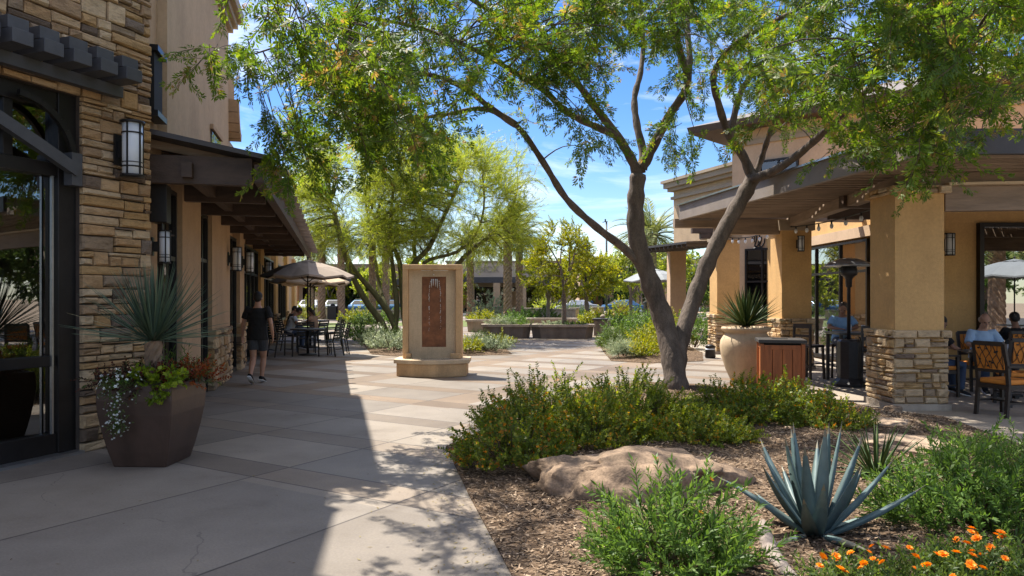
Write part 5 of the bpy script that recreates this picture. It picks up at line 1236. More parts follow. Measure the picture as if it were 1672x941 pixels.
def umbrella(label, loc, r_, apex, drop, canvas, rz=.2, z0=.774):
    t = thing('umbrella', label, 'umbrella', loc, rz)
    mb = MB(); mb.tube([(0, 0, z0), (0, 0, apex + .06)], .022, 10); mb.ell((0, 0, apex + .09), (.03, .03, .05)); mb.build('pole', M['metal_black'], t)
    n = 8; mb = MB()
    ring = lambda rr, z, k: Vector((rr * math.cos(2 * math.pi * k / n), rr * math.sin(2 * math.pi * k / n), z))
    vs_, fs_ = [Vector((0, 0, apex))], []
    levels = [(.3, .12), (.62, .42), (1.0, .98)]
    for f, dz in levels:
        for k in range(n):
            a, b = ring(r_ * f, apex - drop * dz, k), ring(r_ * f, apex - drop * dz, k + 1)
            vs_.append(a); vs_.append((a + b) / 2 * (1 if f < 1 else .965) + Vector((0, 0, -.02 if f < 1 else .02)))
    m_ = 2 * n
    for k in range(m_): fs_.append((0, 1 + k, 1 + (k + 1) % m_))
    for l_ in range(2):
        for k in range(m_): a, b = 1 + l_ * m_ + k, 1 + l_ * m_ + (k + 1) % m_; fs_.append((a, a + m_, b + m_, b))
    e0 = 1 + 2 * m_; o = len(vs_)
    for k in range(m_): vs_.append(vs_[e0 + k] - Vector((0, 0, .05)))
    for k in range(m_): fs_.append((e0 + k, o + k, o + (k + 1) % m_, e0 + (k + 1) % m_))
    mb.add(vs_, fs_); mb.build('canopy', M[canvas], t)
    mb = MB(); mb.lathe([(r_ * .22, apex + .0 - drop * .06), (.02, apex + .045)], (0, 0, 0), 8, smooth=False); mb.build('vent', M[canvas], t)
    for k in range(n):
        mb = MB(); mb.bar(ring(.03, apex - .02, k), ring(r_ * .97, apex - drop * .98 - .01, k), .016, .02); rb_ = mb.build('rib', M['metal_black'], t)
        mb = MB(); mb.bar(ring(.03, apex - drop - .18, k), ring(r_ * .5, apex - drop * .42 - .02, k), .012, .012); mb.build('strut', M['metal_black'], rb_)
    return t
tabs = [(-5.92, 21.3), (-6.75, 24.6), (-7.75, 28.8)]
for (x, y), l1, l2 in zip(tabs, ('round cafe table nearest the walker, under the taupe umbrella', 'round cafe table where the pale shirted diner sits', 'round cafe table farthest along the arcade'), ('taupe umbrella over the nearest arcade table', 'sand coloured umbrella behind the taupe one', 'sand coloured umbrella farthest along the arcade')):
    cafe_table(l1, (x, y, 0))
    umbrella(l2, (x, y, 0), 1.32, 2.72 if y < 22 else 2.62, .42, 'canvas' if y < 22 else 'canvas_light', .2 + y)
for x, y, a, l_ in ((-6.52, 20.75, -48, 'black slatted armchair left of the nearest arcade table, its back to the paving'), (-5.18, 20.95, 75, 'black slatted armchair at the sunlit edge of the arcade, nearest the bed'), (-5.15, 21.75, 110, 'black slatted armchair on the sunny side, behind the edge one'), (-6.2, 22.15, 200, 'black slatted armchair on the far side of the nearest arcade table'),
                    (-7.14, 23.36, -55, 'black slatted armchair in which the pale shirted diner sits'), (-6.43, 24.1, 70, 'black slatted armchair in which the tan topped diner sits'), (-6.1, 25.1, 110, 'black slatted empty armchair at the second arcade table'), (-8.36, 27.55, -60, 'black slatted armchair in which the far dark diner sits'), (-7.0, 28.6, 90, 'black slatted empty armchair at the farthest arcade table')):
    cafe_chair(l_, (x, y, 0), R(a))
umbrella('grey umbrella beside the far open corner pier', (7.3, 37.5, 0), 1.65, 3.1, .55, 'canvas_grey', .1); cafe_table('round cafe table under the grey umbrella', (7.3, 37.5, 0))
cafe_chair('black slatted armchair in which the far pale shirted diner sits', (8.34, 38.6, 0), R(150)); cafe_chair('black slatted empty armchair under the grey umbrella', (6.6, 37.3, 0), R(-90))

# ------------------------------------------------------------ plaza furniture
def bench_planter(label, cx, cy, ln, dp, h, mat, rz=0, ch=.32):
    t = thing('bench_planter', label, 'planter', (cx, cy, 0), rz, 'cast concrete planters on the plaza')
    def poly(o): a, b, c = ln / 2 + o, dp / 2 + o, ch; return [(-a + c, -b), (a - c, -b), (a, -b + c), (a, b - c), (a - c, b), (-a + c, b), (-a, b - c), (-a, -b + c)]
    mb = MB(); n = 8; lo, hi = poly(-.06), poly(0)
    mb.add([(x, y, 0) for x, y in lo] + [(x, y, h - .1) for x, y in hi], [tuple(range(7, -1, -1)), tuple(range(8, 16))] + [(i, (i + 1) % 8, 8 + (i + 1) % 8, 8 + i) for i in range(8)]); mb.build('body', M[mat], t)
    mb = MB(); ou, inn = poly(.06), poly(-.14)
    vs_ = [(x, y, z) for z in (h - .098, h) for x, y in ou] + [(x, y, z) for z in (h, h - .06) for x, y in inn]
    fs_ = [(i, (i + 1) % 8, 8 + (i + 1) % 8, 8 + i) for i in range(8)] + [(8 + i, 8 + (i + 1) % 8, 16 + (i + 1) % 8, 16 + i) for i in range(8)] + [(16 + i, 16 + (i + 1) % 8, 24 + (i + 1) % 8, 24 + i) for i in range(8)] + [tuple(range(7, -1, -1))]
    mb.add(vs_, fs_); mb.build('rim', M['concrete_planter'], t)
    mb = MB(); mb.prism(poly(-.145), h - .097, h - .062); mb.build('soil', M['mulch'], t)
bench_planter('long low concrete planter beside the water tablet, with grassy plants', -.22, 30.6, 2.0, 1.2, .57, 'concrete_dark')
bench_planter('long low concrete planter holding the slim young tree', 2.08, 30.5, 2.55, 1.3, .57, 'concrete_dark')
bench_planter('pale concrete planter behind the grassy one, partly hidden', -.9, 36.0, 2.6, 1.2, .60, 'concrete_planter')
bench_planter('pale concrete planter behind the slim young tree', 2.0, 38.0, 2.6, 1.2, .62, 'concrete_planter')
t = thing('utility_cabinet', 'dark grey cabinet with a flat lid beside the low planters', 'cabinet', (3.98, 32.4, 0), R(-20))
mb = MB(); mb.box((0, 0, .34), (.62, .62, .68)); mb.build('body', M['concrete_dark'], t, bevel=.01); mb = MB(); mb.box((0, 0, .72), (.74, .74, .08)); mb.build('lid', M['steel_grey'], t, bevel=.01)
mb = MB(); mb.lathe([(.10, .76), (.13, .86), (.05, .93)], (.03, 0, 0), 10); mb.build('finial', M['concrete_planter'], t)
def bin_(label, x, y, h=1.15, s=.7):
    t = thing('litter_bin', label, 'litter bin', (x, y, 0)); mb = MB(); mb.box((0, 0, h * .43), (s, s, h * .86)); mb.build('body', M['metal_black'], t, bevel=.02)
    mb = MB(); mb.box((0, 0, h * .88), (s * 1.12, s * 1.12, h * .05)); mb.build('rim', M['steel_grey'], t); mb = MB(); mb.lathe([(s * .3, h * .9), (s * .2, h * 1.05), (.02, h * 1.08)], (0, 0, 0), 12); mb.build('hood', M['metal_black'], t)
bin_('black litter bin between the palms left of the plaza', -13.9, 57.0); bin_('black litter bin standing by the lamp pole', 10.9, 58.0, 1.5, .9)
def block(label, x, y, sx_, sy_, h, mat='cast_pale'):
    t = thing('stone_planter', label, 'planter', (x, y, 0), 0, 'stone planters at the far end of the plaza'); mb = MB(); mb.box((0, 0, h / 2), (sx_, sy_, h)); mb.build('body', M[mat], t, bevel=.03)
    mb = MB(); mb.box((0, 0, h + .04), (sx_ + .12, sy_ + .12, .08)); mb.build('cap', M['concrete_planter'], t)
block('stone planter at the foot of the lamp pole', 7.0, 60, .9, .9, .85, 'cast_gold'); block('stone planter right of the lamp pole', 9.1, 62, 1.1, 1.0, .9, 'cast_gold'); block('narrow stone planter left of the lamp pole', 5.0, 59, .7, .7, .8, 'cast_gold')
block('wide stone planter behind the slim young tree', 3.4, 57, 3.0, .8, .75, 'concrete_planter'); block('wide stone planter behind the two palms', .8, 61, 3.4, .8, .75, 'concrete_planter'); block('stone planter beside the far standing person', -.9, 60, 1.2, 1.0, .9, 'concrete_planter')
block('long stone planter left of the palo verdes', -11.0, 60, 4.0, .7, .6, 'cast_pale'); block('long stone planter behind the umbrella tables', -17.0, 60, 4.5, .7, .8, 'cast_pale')
t = thing('lamp_pole', 'tall slim dark lamp pole beyond the yellow trees', 'lamp pole', (8.1, 63, 0))
mb = MB(); mb.tube([(0, 0, 0), (0, 0, 8.2)], [.11, .075], 10); mb.build('pole', M['steel_grey'], t); mb = MB(); mb.lathe([(.22, 0), (.22, .5), (.12, .55)], (0, 0, 0), 12); mb.build('footing', M['concrete_planter'], t)
mb = MB(); mb.bar((-.35, 0, 8.15), (.1, 0, 8.22), .06, .06); mb.box((-.1, 0, 8.3), (.12, .12, .24)); mb.build('lamp_head', M['steel_grey'], t)
# bollard like black light behind the tablet fountain
t = thing('path_light', 'short black path light by the stone footed pier at the bed corner', 'path light', (5.45, 20.2, 0)); mb = MB(); mb.lathe([(.13, 0), (.15, .05), (.13, .3), (.15, .33), (.05, .38)], (0, 0, 0), 12); mb.build('body', M['metal_black'], t); mb = MB(); mb.lathe([(.135, .2), (.135, .27)], (0, 0, 0), 12); mb.build('lens', M['lantern_glass'], t)
# parked cars
def car(label, loc, rz, paint, proto=[None]):
    t = thing('parked_car', label, 'car', loc, rz, 'cars parked beyond the plaza')
    prof = [(-2.2, .38), (-2.25, .75), (-2.1, .98), (-1.5, 1.05), (-.85, 1.45), (.55, 1.47), (1.25, 1.02), (2.1, .86), (2.25, .62), (2.2, .35)]
    mb = MB(); n = len(prof); w_ = lambda z: .88 if z < 1.1 else .68
    vs_ = [(x, -w_(z), z) for x, z in prof] + [(x, w_(z), z) for x, z in prof]
    fs_ = [tuple(range(n)), tuple(range(2 * n - 1, n - 1, -1))] + [(i, n + i, n + (i + 1) % n, (i + 1) % n) for i in range(n)]
    mb.add(vs_, fs_); mb.build('body', M[paint], t, bevel=.06)
    for s_ in (-1, 1):
        mb = MB(); mb.add([(-1.35, s_ * .865, 1.08), (1.1, s_ * .865, 1.06), (.5, s_ * .70, 1.40), (-.8, s_ * .70, 1.38)], [(0, 1, 2, 3)]); mb.build('window', M['black'], t)
    mb = MB(); mb.add([(1.29, -.72, 1.02), (1.29, .72, 1.02), (.62, .6, 1.44), (.62, -.6, 1.44)], [(0, 1, 2, 3)]); mb.add([(-1.56, -.72, 1.06), (-1.56, .72, 1.06), (-.93, .6, 1.43), (-.93, -.6, 1.43)], [(0, 1, 2, 3)]); mb.build('windscreen', M['black'], t)
    for x in (-1.4, 1.4):
        for s_ in (-1, 1):
            mb = MB(); mb.tube([(x, s_ * .68, .33), (x, s_ * .9, .33)], .33, 18); wh = mb.build('wheel', M['tyre'], t); mb = MB(); mb.tube([(x, s_ * .895, .33), (x, s_ * .912, .33)], .2, 14); mb.build('rim', M['metal_steel'], wh)
    for s_ in (-1, 1):
        mb = MB(); mb.ell((2.16, s_ * .62, .72), (.08, .2, .09), 8, 6); mb.build('headlight', M['white'], t)
for x, y, a, pnt, l_ in ((-17.6, 73, 100, 'car_silver', 'silver car parked behind the umbrella tables'), (-15.0, 74, 85, 'car_blue', 'blue car parked beyond the umbrella poles'), (-12.2, 73.5, 92, 'car_blue', 'blue car parked between the two left palms'), (-20.3, 74, 95, 'car_white', 'white car parked by the arcade end'),
                         (6.6, 74, 175, 'car_silver', 'silver car parked left of the lamp pole'), (11.2, 73, 5, 'car_blue', 'blue car parked right of the lamp pole'), (16.5, 74, 0, 'car_white', 'white car parked behind the grey umbrella'), (-8.6, 73.5, 88, 'car_silver', 'silver car parked beyond the palo verde trunks')):
    car(l_, (x, y, 0), R(a), pnt)

# ------------------------------------------------------------ rocks
def boulder(label, c, r_, seed, flat, mat, rz=0):
    t = bmesh.new(); bmesh.ops.create_icosphere(t, subdivisions=5, radius=1.0)
    from mathutils import noise
    for v in t.verts:
        p = v.co.copy(); q = Vector((seed * 7.1, seed * 3.3, seed)); d = 1 + .28 * noise.noise(p * 1.2 + q) + .12 * noise.noise(p * 2.7 + q) + .075 * noise.noise(p * 5 + q) + .045 * noise.noise(p * 11 + q) + .02 * noise.noise(p * 24 + q) - .05 * max(0, .12 - abs(noise.noise(p * 2.2 + q * 1.7))) / .12
        rq = random.Random(seed * 13)
        for _ in range(16):
            nn = Vector((rq.gauss(0, 1), rq.gauss(0, 1), rq.gauss(.15, .8))).normalized(); e = p.dot(nn) - rq.uniform(.66, .9)
            if e > 0: p -= nn * e * .88
        z = p.z
        if z > flat: z = flat + (z - flat) * .25
        v.co = Vector((p.x * r_[0] * d, p.y * r_[1] * d, z * r_[2] * d))
    me = bpy.data.meshes.new('boulder'); t.to_mesh(me); t.free(); me.materials.append(M[mat]); me.polygons.foreach_set('use_smooth', np.ones(len(me.polygons), dtype=bool))
    o = bpy.data.objects.new('boulder', me); COL.objects.link(o); o.location = c; o.rotation_euler = (0, 0, rz); tag(o, label, 'boulder'); return o
boulder('broad rounded brown boulder between the flowering shrubs and the front shrub', (.96, 5.98, .07), (.98, .62, .50), 2, .5, 'boulder', R(-6))
boulder('flat topped sandstone slab set in the mulch behind the agave', (3.95, 7.35, .14), (.55, .62, .20), 5, .4, 'sandstone', R(20))
boulder('flat sandstone at the paving edge, near the front pier', (4.30, 9.0, .10), (.62, .42, .17), 8, .4, 'sandstone', R(-10))
boulder('small pale stone at the foot of the cedar receptacle', (4.75, 11.75, .08), (.42, .25, .12), 11, .4, 'sandstone', R(5))
boulder('low pale stone beside the flowering shrub right of the trunk', (4.45, 10.9, .10), (.30, .22, .10), 14, .4, 'sandstone', R(40))
boulder('small dark stone touching the foot of the front pier', (5.42, 10.45, .06), (.14, .10, .09), 17, .5, 'boulder')
lg = MB(); pts, rad = smooth_path([(1.72, 5.05, .10), (1.60, 4.6, .12), (1.52, 4.2, .12), (1.50, 3.7, .11)], [.035, .05, .055, .05], 5); lg.tube(pts, rad, 10); tag(lg.build('driftwood', M['log']), 'weathered grey branch lying on the mulch beside the agave', 'log')
# ------------------------------------------------------------ the big mesquite
rt = np.random.default_rng(21)
tree = thing('mesquite_tree', 'big twin trunked mesquite with feathery hanging foliage, rooted in the mulch bed', 'tree', (2.75, 12.32, 0))
limbs = []                                   # (points, radii) in world space, later branches attach to them
def limb(pxs, r0, r1, k=4, pw=1.0):
    pts = [at(x, y, Y) for x, y, Y in pxs]; n = len(pts)
    rad = [r0 + (r1 - r0) * (i / (n - 1)) ** pw for i in range(n)]
    p, r = smooth_path(pts, rad, k); limbs.append((p, r)); return p, r
trunk = [
    ([(1106, 672, 12.3), (1104, 648, 12.32), (1099, 590, 12.5), (1083, 522, 12.75), (1058, 450, 12.85), (1040, 390, 12.8), (1038, 330, 12.8), (1042, 285, 12.8)], .25, .135),
    ([(1105, 655, 12.36), (1106, 605, 12.5), (1113, 552, 12.7), (1136, 480, 12.95), (1160, 420, 13.0), (1188, 365, 13.05), (1215, 318, 13.1), (1232, 285, 13.1)], .155, .13),
]
major = [
    ([(1040, 425, 12.8), (1015, 402, 12.75), (975, 372, 12.6), (925, 325, 12.3), (885, 262, 12.0), (842, 204, 11.7), (790, 178, 11.4), (735, 186, 11.1), (680, 192, 10.8), (615, 180, 10.4)], .085, .02),
    ([(842, 204, 11.7), (800, 176, 11.4), (760, 145, 11.3), (700, 122, 11.1), (620, 120, 10.8), (560, 90, 10.4)], .06, .02),
    ([(1042, 288, 12.8), (1032, 262, 12.75), (1008, 222, 12.6), (975, 180, 12.4), (930, 120, 12.0), (880, 66, 11.5), (820, 30, 11.0), (740, -20, 10.2)], .10, .03),
    ([(1008, 222, 12.6), (975, 208, 12.4), (930, 186, 12.0), (890, 150, 11.5), (840, 118, 11.0), (780, 84, 10.4), (700, 50, 9.8), (610, 30, 9.2)], .07, .02),
    ([(1046, 280, 12.8), (1050, 250, 12.85), (1040, 205, 13.0), (1036, 160, 13.2), (1046, 118, 13.4), (1050, 60, 13.7), (1040, -20, 14.2), (1010, -120, 14.6)], .085, .03),
    ([(1048, 275, 12.8), (1066, 240, 12.7), (1092, 190, 12.5), (1122, 140, 12.2), (1112, 90, 11.9), (1098, 30, 11.5), (1090, -60, 11.0), (1060, -180, 10.2)], .10, .03),
    ([(1122, 140, 12.2), (1126, 95, 12.3), (1124, 30, 12.6), (1150, -60, 13.0), (1180, -170, 13.5)], .065, .025),
    ([(1228, 292, 13.1), (1214, 256, 13.05), (1190, 220, 12.9), (1172, 165, 12.6), (1166, 120, 12.3), (1200, 72, 11.9), (1255, 40, 11.4), (1310, 10, 10.8), (1380, -40, 10.0)], .095, .025),
    ([(1192, 224, 12.9), (1206, 160, 12.9), (1222, 130, 12.9), (1250, 98, 12.8), (1288, 64, 12.6), (1312, 28, 12.4), (1340, -40, 12.2)], .065, .025),
    ([(1232, 288, 13.1), (1244, 258, 13.0), (1256, 220, 12.6), (1270, 190, 12.2), (1330, 120, 11.2), (1400, 60, 10.2), (1480, 20, 9.2)], .06, .02),
    ([(1230, 292, 13.0), (1262, 280, 12.6), (1302, 254, 11.9), (1345, 216, 11.0), (1385, 178, 10.3), (1420, 142, 9.7), (1440, 118, 9.3), (1500, 90, 8.6), (1580, 80, 7.9)], .085, .02),
    ([(1420, 142, 9.7), (1450, 150, 9.3), (1480, 168, 9.0), (1540, 178, 8.5), (1610, 190, 8.0)], .05, .015),
    ([(1050, 60, 13.7), (980, 10, 13.6), (900, -60, 13.2), (800, -140, 12.6)], .045, .02),
    ([(1380, -40, 10.0), (1480, -90, 9.0), (1600, -120, 8.0)], .03, .015),
    ([(740, -20, 10.2), (640, -70, 9.2), (520, -110, 8.4)], .03, .015),
    ([(610, 30, 9.2), (540, 40, 8.8), (470, 70, 8.6), (410, 90, 8.5)], .025, .008),
    ([(1060, -180, 10.2), (960, -330, 8.8), (860, -520, 7.6)], .03, .012),
    ([(1180, -170, 13.5), (1260, -300, 13.6), (1330, -420, 13.6)], .025, .012),
]
mb = MB()
for pxs, a, b in trunk:
    p, r = limb(pxs, a, b, 5, .55)
    if pxs is trunk[0][0]: p[0].z = -.04; r = [x * (1 + .42 * max(0, 1 - i / 5) ** 1.6) for i, x in enumerate(r)]
    else: p[0].z = .15
    r = [x * (1 + .07 * math.sin(i * 2.1) + .05 * math.sin(i * 4.7)) for i, x in enumerate(r)]
    mb.tube(p, r, 14)
mb.build('trunk', M['bark'], tree, True)
mb = MB()
for pxs, a, b in major:
    p, r = limb(pxs, a, b, 5, .8)
    r = [x * (1 + .08 * math.sin(i * 1.9 + a * 90) + .05 * math.sin(i * 4.1)) for i, x in enumerate(r)]
    mb.tube(p, r, 10)
# foliage clumps: where the crown has mass, in metres, each hung from the nearest limb
def blocked(q):
    x, y, z = q
    if x > 3.6 and y > 9.3 and z < 4.05: return True          # pergola and what is under it
    if x < -3.0 and y > 8.2 and z < 4.0 and x < LF.pt(sY(y), 1.7, 0).x: return True
    if x < LF.pt(sY(y), .3, 0).x: return True
    if (Vector((x, y, 0)) - SF.o).dot(SF.n) < .35: return True
    return False
regions = [  # px0, px1, py0, py1, Ymin, Ymax, clumps
    (540, 800, -60, 160, 8.2, 11.5, 42), (520, 660, -40, 180, 6.6, 8.4, 6), (410, 520, -70, 60, 5.8, 7.2, 5), (480, 640, 70, 225, 8.0, 10.2, 15), (500, 740, 165, 245, 8.4, 10.6, 13), (450, 520, 225, 285, 7.9, 9.2, 4), (560, 720, 245, 270, 8.6, 10.2, 3),
    (800, 1000, -60, 100, 9.0, 12.5, 45), (860, 1000, 105, 155, 9.5, 12.6, 6), (905, 990, 195, 220, 10.0, 11.8, 2), (1085, 1135, 190, 225, 10.5, 12.0, 2),
    (1000, 1150, -60, 75, 9.5, 14.0, 30), (1050, 1180, 80, 160, 10.5, 14, 4),
    (1140, 1320, -60, 120, 8.6, 14.0, 32), (1200, 1400, 110, 200, 9.0, 13.5, 13), (1230, 1330, 200, 230, 9.6, 12.5, 2),
    (1320, 1720, -60, 120, 6.8, 10.0, 50), (1340, 1720, 110, 195, 6.8, 9.3, 17), (1380, 1530, 195, 235, 7.4, 9.1, 4),
    (760, 1720, -420, -60, 6.0, 13.0, 42), (520, 760, -260, -60, 8.0, 12.0, 8), (420, 470, 55, 130, 8.0, 8.8, 2), (850, 1250, -900, -300, 5.0, 8.5, 5), (430, 500, -50, 0, 7.8, 8.8, 2),
]
seg_p = np.array([tuple(q) for p, r in limbs[2:] for q in p]); seg_r = np.array([x for p, r in limbs[2:] for x in r])
pos, dirs, scl = [], [], []
for x0, x1, y0, y1, Y0, Y1, n in regions:
    k = tries = 0
    while k < n and tries < n * 40:
        tries += 1
        c = at(rt.uniform(x0, x1), rt.uniform(y0, y1), rt.uniform(Y0, Y1))
        if c.z > 8.6 or c.z < 3.0 or blocked(c): continue
        k += 1
        dd = np.linalg.norm(seg_p - np.array(c), axis=1); i = int(np.argmin(dd)); anchor = Vector(seg_p[i])
        if dd[i] > .25:
            p = curve_pts(anchor, c, .10, 5, rt, .05); r0 = min(.022, seg_r[i] * .7, .006 + .008 * dd[i])
            mb.tube(p, np.linspace(r0, .004, 6).tolist(), 5)
            line = [np.array(v) for v in p]
        else: line = [np.array(c)] * 6
        outd = np.array(c - anchor); outd[2] *= .3; outd = unit(outd + rt.normal(0, .2, 3))
        m_ = rt.integers(5, 9)
        for j in range(m_):
            f = 1 - .55 * rt.random() ** 1.6; b = line[-1] * f + line[2] * (1 - f) if dd[i] > .25 else line[0] + rt.normal(0, .09, 3)
            b = b + rt.normal(0, .11, 3)
            d = outd * rt.uniform(.1, .9) + rt.normal(0, .62, 3) + np.array([0, 0, -.42 + rt.normal(0, .3)])
            q = b + unit(d) * .5
            if blocked(q): continue
            pos.append(b); dirs.append(d); scl.append(rt.uniform(.7, 1.25))
# hand placed hanging sprays that read in the photograph
for x, y, Y, n in ((318, 112, 7.7, 5), (345, 85, 7.7, 5), (372, 76, 7.8, 4), (395, 70, 7.9, 5), (402, 108, 7.9, 6), (455, 255, 8.2, 8), (470, 285, 8.1, 8), (430, 205, 8.2, 6), (955, 240, 11.2, 7), (1000, 222, 11.4, 5), (1105, 250, 11.5, 5), (1130, 262, 11.4, 4), (1500, 245, 8.4, 7), (1440, 262, 8.8, 6), (1535, 262, 8.3, 5), (1340, 260, 9.2, 5), (1600, 230, 7.9, 6), (1480, 300, 8.6, 5), (1395, 232, 9.0, 6), (700, 262, 9.6, 7), (600, 275, 9.4, 6), (660, 285, 9.6, 5), (775, 120, 10.5, 8), (860, 195, 11.7, 5), (1280, 262, 11.0, 6), (1212, 205, 12.0, 5)):
    c = at(x, y, Y)
    if blocked(c): continue
    dd = np.linalg.norm(seg_p - np.array(c), axis=1); i = int(np.argmin(dd)); p = curve_pts(Vector(seg_p[i]), c, .12, 6, rt, .05)
    mb.tube(p, np.linspace(min(.014, seg_r[i] * .7), .003, 7).tolist(), 5)
    for j in range(n):
        b = np.array(p[-1 - rt.integers(0, 3)]) + rt.normal(0, .03, 3); d = np.array(p[-1] - p[-3]) * 1.2 + rt.normal(0, .35, 3) + np.array([0, 0, -.35])
        if not blocked(b + unit(d) * .5): pos.append(b); dirs.append(d); scl.append(rt.uniform(.6, 1.0))
mb.build('limbs', M['bark'], tree, True)
T_MAIN = [sprig_pinnate(rt, .55, 9, .12, .088, .019, .7) for _ in range(7)]
V, Fq, rr_, mi = scatter(T_MAIN, pos, dirs, scl, rt, .16)
fast('crown', V, Fq, rr_, [M['leaf_main'], M['stem']], mi, tree, tuple(tree.location)).location = (0, 0, 0)
print('mesquite faces', len(Fq))

# ------------------------------------------------------------ palo verdes behind the tablet
def palo(label, base, stems, ctr, rad, nclump, seed, per=11):
    rg = np.random.default_rng(seed); t = thing('palo_verde_tree', label, 'tree', base)
    mb = MB(); ends = []; allp, allr = [], []
    for pxs, r0, r1 in stems:
        p, r = smooth_path([at(*q) for q in pxs], np.linspace(r0, r1, len(pxs)).tolist(), 4); mb.tube(p, r, 9); allp += p[len(p) // 3:]; allr += r[len(p) // 3:]
    mb.build('trunk', M['bark_green'], t, True)
    mb = MB(); ap = np.array([tuple(q) for q in allp]); pos, dirs, scl = [], [], []
    k = 0
    while k < nclump:
        q = rg.normal(0, 1, 3); q = q / np.linalg.norm(q) * rg.uniform(.35, 1.0) ** .5
        if q[2] < -.72: continue
        c = np.array(ctr) + q * np.array(rad); k += 1
        dd = np.linalg.norm(ap - c, axis=1); i = int(np.argmin(dd)); pts = curve_pts(Vector(ap[i]), Vector(c), .08, 5, rg, .07)
        mb.tube(pts, np.linspace(min(.045, allr[i] * .7), .006, 6).tolist(), 5)
        o_ = unit(c - np.array(ctr) + np.array([0, 0, rad[2] * .35]))
        for j in range(per):
            f = rg.random() ** .7; b = np.array(pts[2]) * (1 - f) + np.array(pts[5]) * f + rg.normal(0, .12, 3)
            pos.append(b); dirs.append(o_ * .8 + rg.normal(0, .55, 3) + np.array([0, 0, .25])); scl.append(rg.uniform(.7, 1.3))
    mb.build('branches', M['bark_green'], t, True)
    tm = [sprig_leafy(rg, 1.05, 17, .16, .022, 1.0, .6, 3, .08) for _ in range(5)]
    V, Fq, r_, mi = scatter(tm, pos, dirs, scl, rg, .2)
    fast('crown', V, Fq, r_, [M['leaf_palo'], M['bark_green']], mi, t, base).location = (0, 0, 0)
Yp = 29.0
palo('leaning palo verde with green trunks left of the water tablet', tuple(P(640, 556)), [
    ([(634, 560, Yp), (622, 525, Yp), (600, 495, Yp), (580, 460, Yp), (566, 425, Yp), (552, 380, Yp), (540, 330, 28.5)], .17, .05),
    ([(652, 560, Yp), (640, 520, Yp), (614, 482, Yp), (590, 455, Yp), (572, 430, Yp), (560, 395, 29.5), (548, 350, 30)], .15, .05),
    ([(655, 558, Yp), (632, 505, Yp), (620, 470, 29.5), (612, 420, 30), (600, 350, 30.5), (590, 280, 31)], .12, .03),
    ([(640, 557, Yp), (648, 510, Yp), (644, 460, Yp), (638, 400, Yp), (640, 330, 28.5), (650, 270, 28)], .13, .04)],
    tuple(at(600, 330, 29)), (3.5, 2.9, 2.8), 165, 31, 12)
palo('broad palo verde whose trunks rise right behind the water tablet', tuple(P(690, 556)), [
    ([(668, 560, Yp), (660, 510, Yp), (656, 460, Yp), (650, 420, Yp), (628, 380, 29.3), (600, 340, 29.6)], .16, .05),
    ([(688, 560, Yp), (680, 500, Yp), (672, 440, Yp), (700, 405, Yp), (722, 360, Yp), (745, 310, 28.7), (760, 270, 28.5)], .16, .04),
    ([(700, 560, Yp), (720, 490, 29.3), (742, 440, 29.3), (770, 408, 29.2), (800, 385, 29), (830, 350, 28.8), (845, 310, 28.5)], .14, .035),
    ([(700, 545, Yp), (705, 470, Yp), (692, 430, Yp), (745, 412, Yp), (775, 385, Yp), (790, 340, Yp), (788, 280, Yp)], .10, .03),
    ([(690, 500, Yp), (676, 400, 29.4), (690, 340, 29.8), (700, 270, 30)], .10, .03)],
    tuple(at(745, 335, 29)), (3.1, 2.8, 2.7), 165, 33, 12)

# ------------------------------------------------------------ date palms
def palm_mesh(seed, n=46, L_=2.9):
    rg = np.random.default_rng(seed); s = Sprig()
    for k in range(n):
        a = k * 2.4 + rg.uniform(-.2, .2); el = 1.35 - 1.75 * (k / n) ** .9 + rg.normal(0, .06); ln = L_ * rg.uniform(.85, 1.1) * (.75 + .25 * min(1, k / 12))
        h = np.array([math.cos(a), math.sin(a), 0]); d = unit(h * math.cos(el) + np.array([0, 0, math.sin(el)])); p = h * .15; pts = []
        m_ = 16
        for i in range(m_ + 1):
            pts.append(p.copy()); d = unit(d + np.array([0, 0, -.075 - .03 * i / m_])); p = p + d * ln / m_
        s.stem(pts, np.linspace(.04, .008, m_ + 1))
        side = unit(np.cross(h, (0, 0, 1)))
        for i in range(2, m_ + 1):
            d = unit(pts[i] - pts[i - 1]); f = i / m_; ll = .55 * math.sin(math.pi * min(1, .18 + .8 * f)) + .1
            for sg in (-1, 1):
                for jj in (0, .5):
                    b = pts[i] - d * ln / m_ * jj
                    ld = unit(side * sg * .85 + d * .75 + np.array([0, 0, .12 + rg.normal(0, .12)]))
                    s.quad(leafquad(b, ld, unit(np.cross(ld, np.cross(side, d))), ll * rg.uniform(.85, 1.1), .05, .15), rg.random())
    return s.arr()
PALM = [palm_mesh(3), palm_mesh(4)]
palm_crowns = []
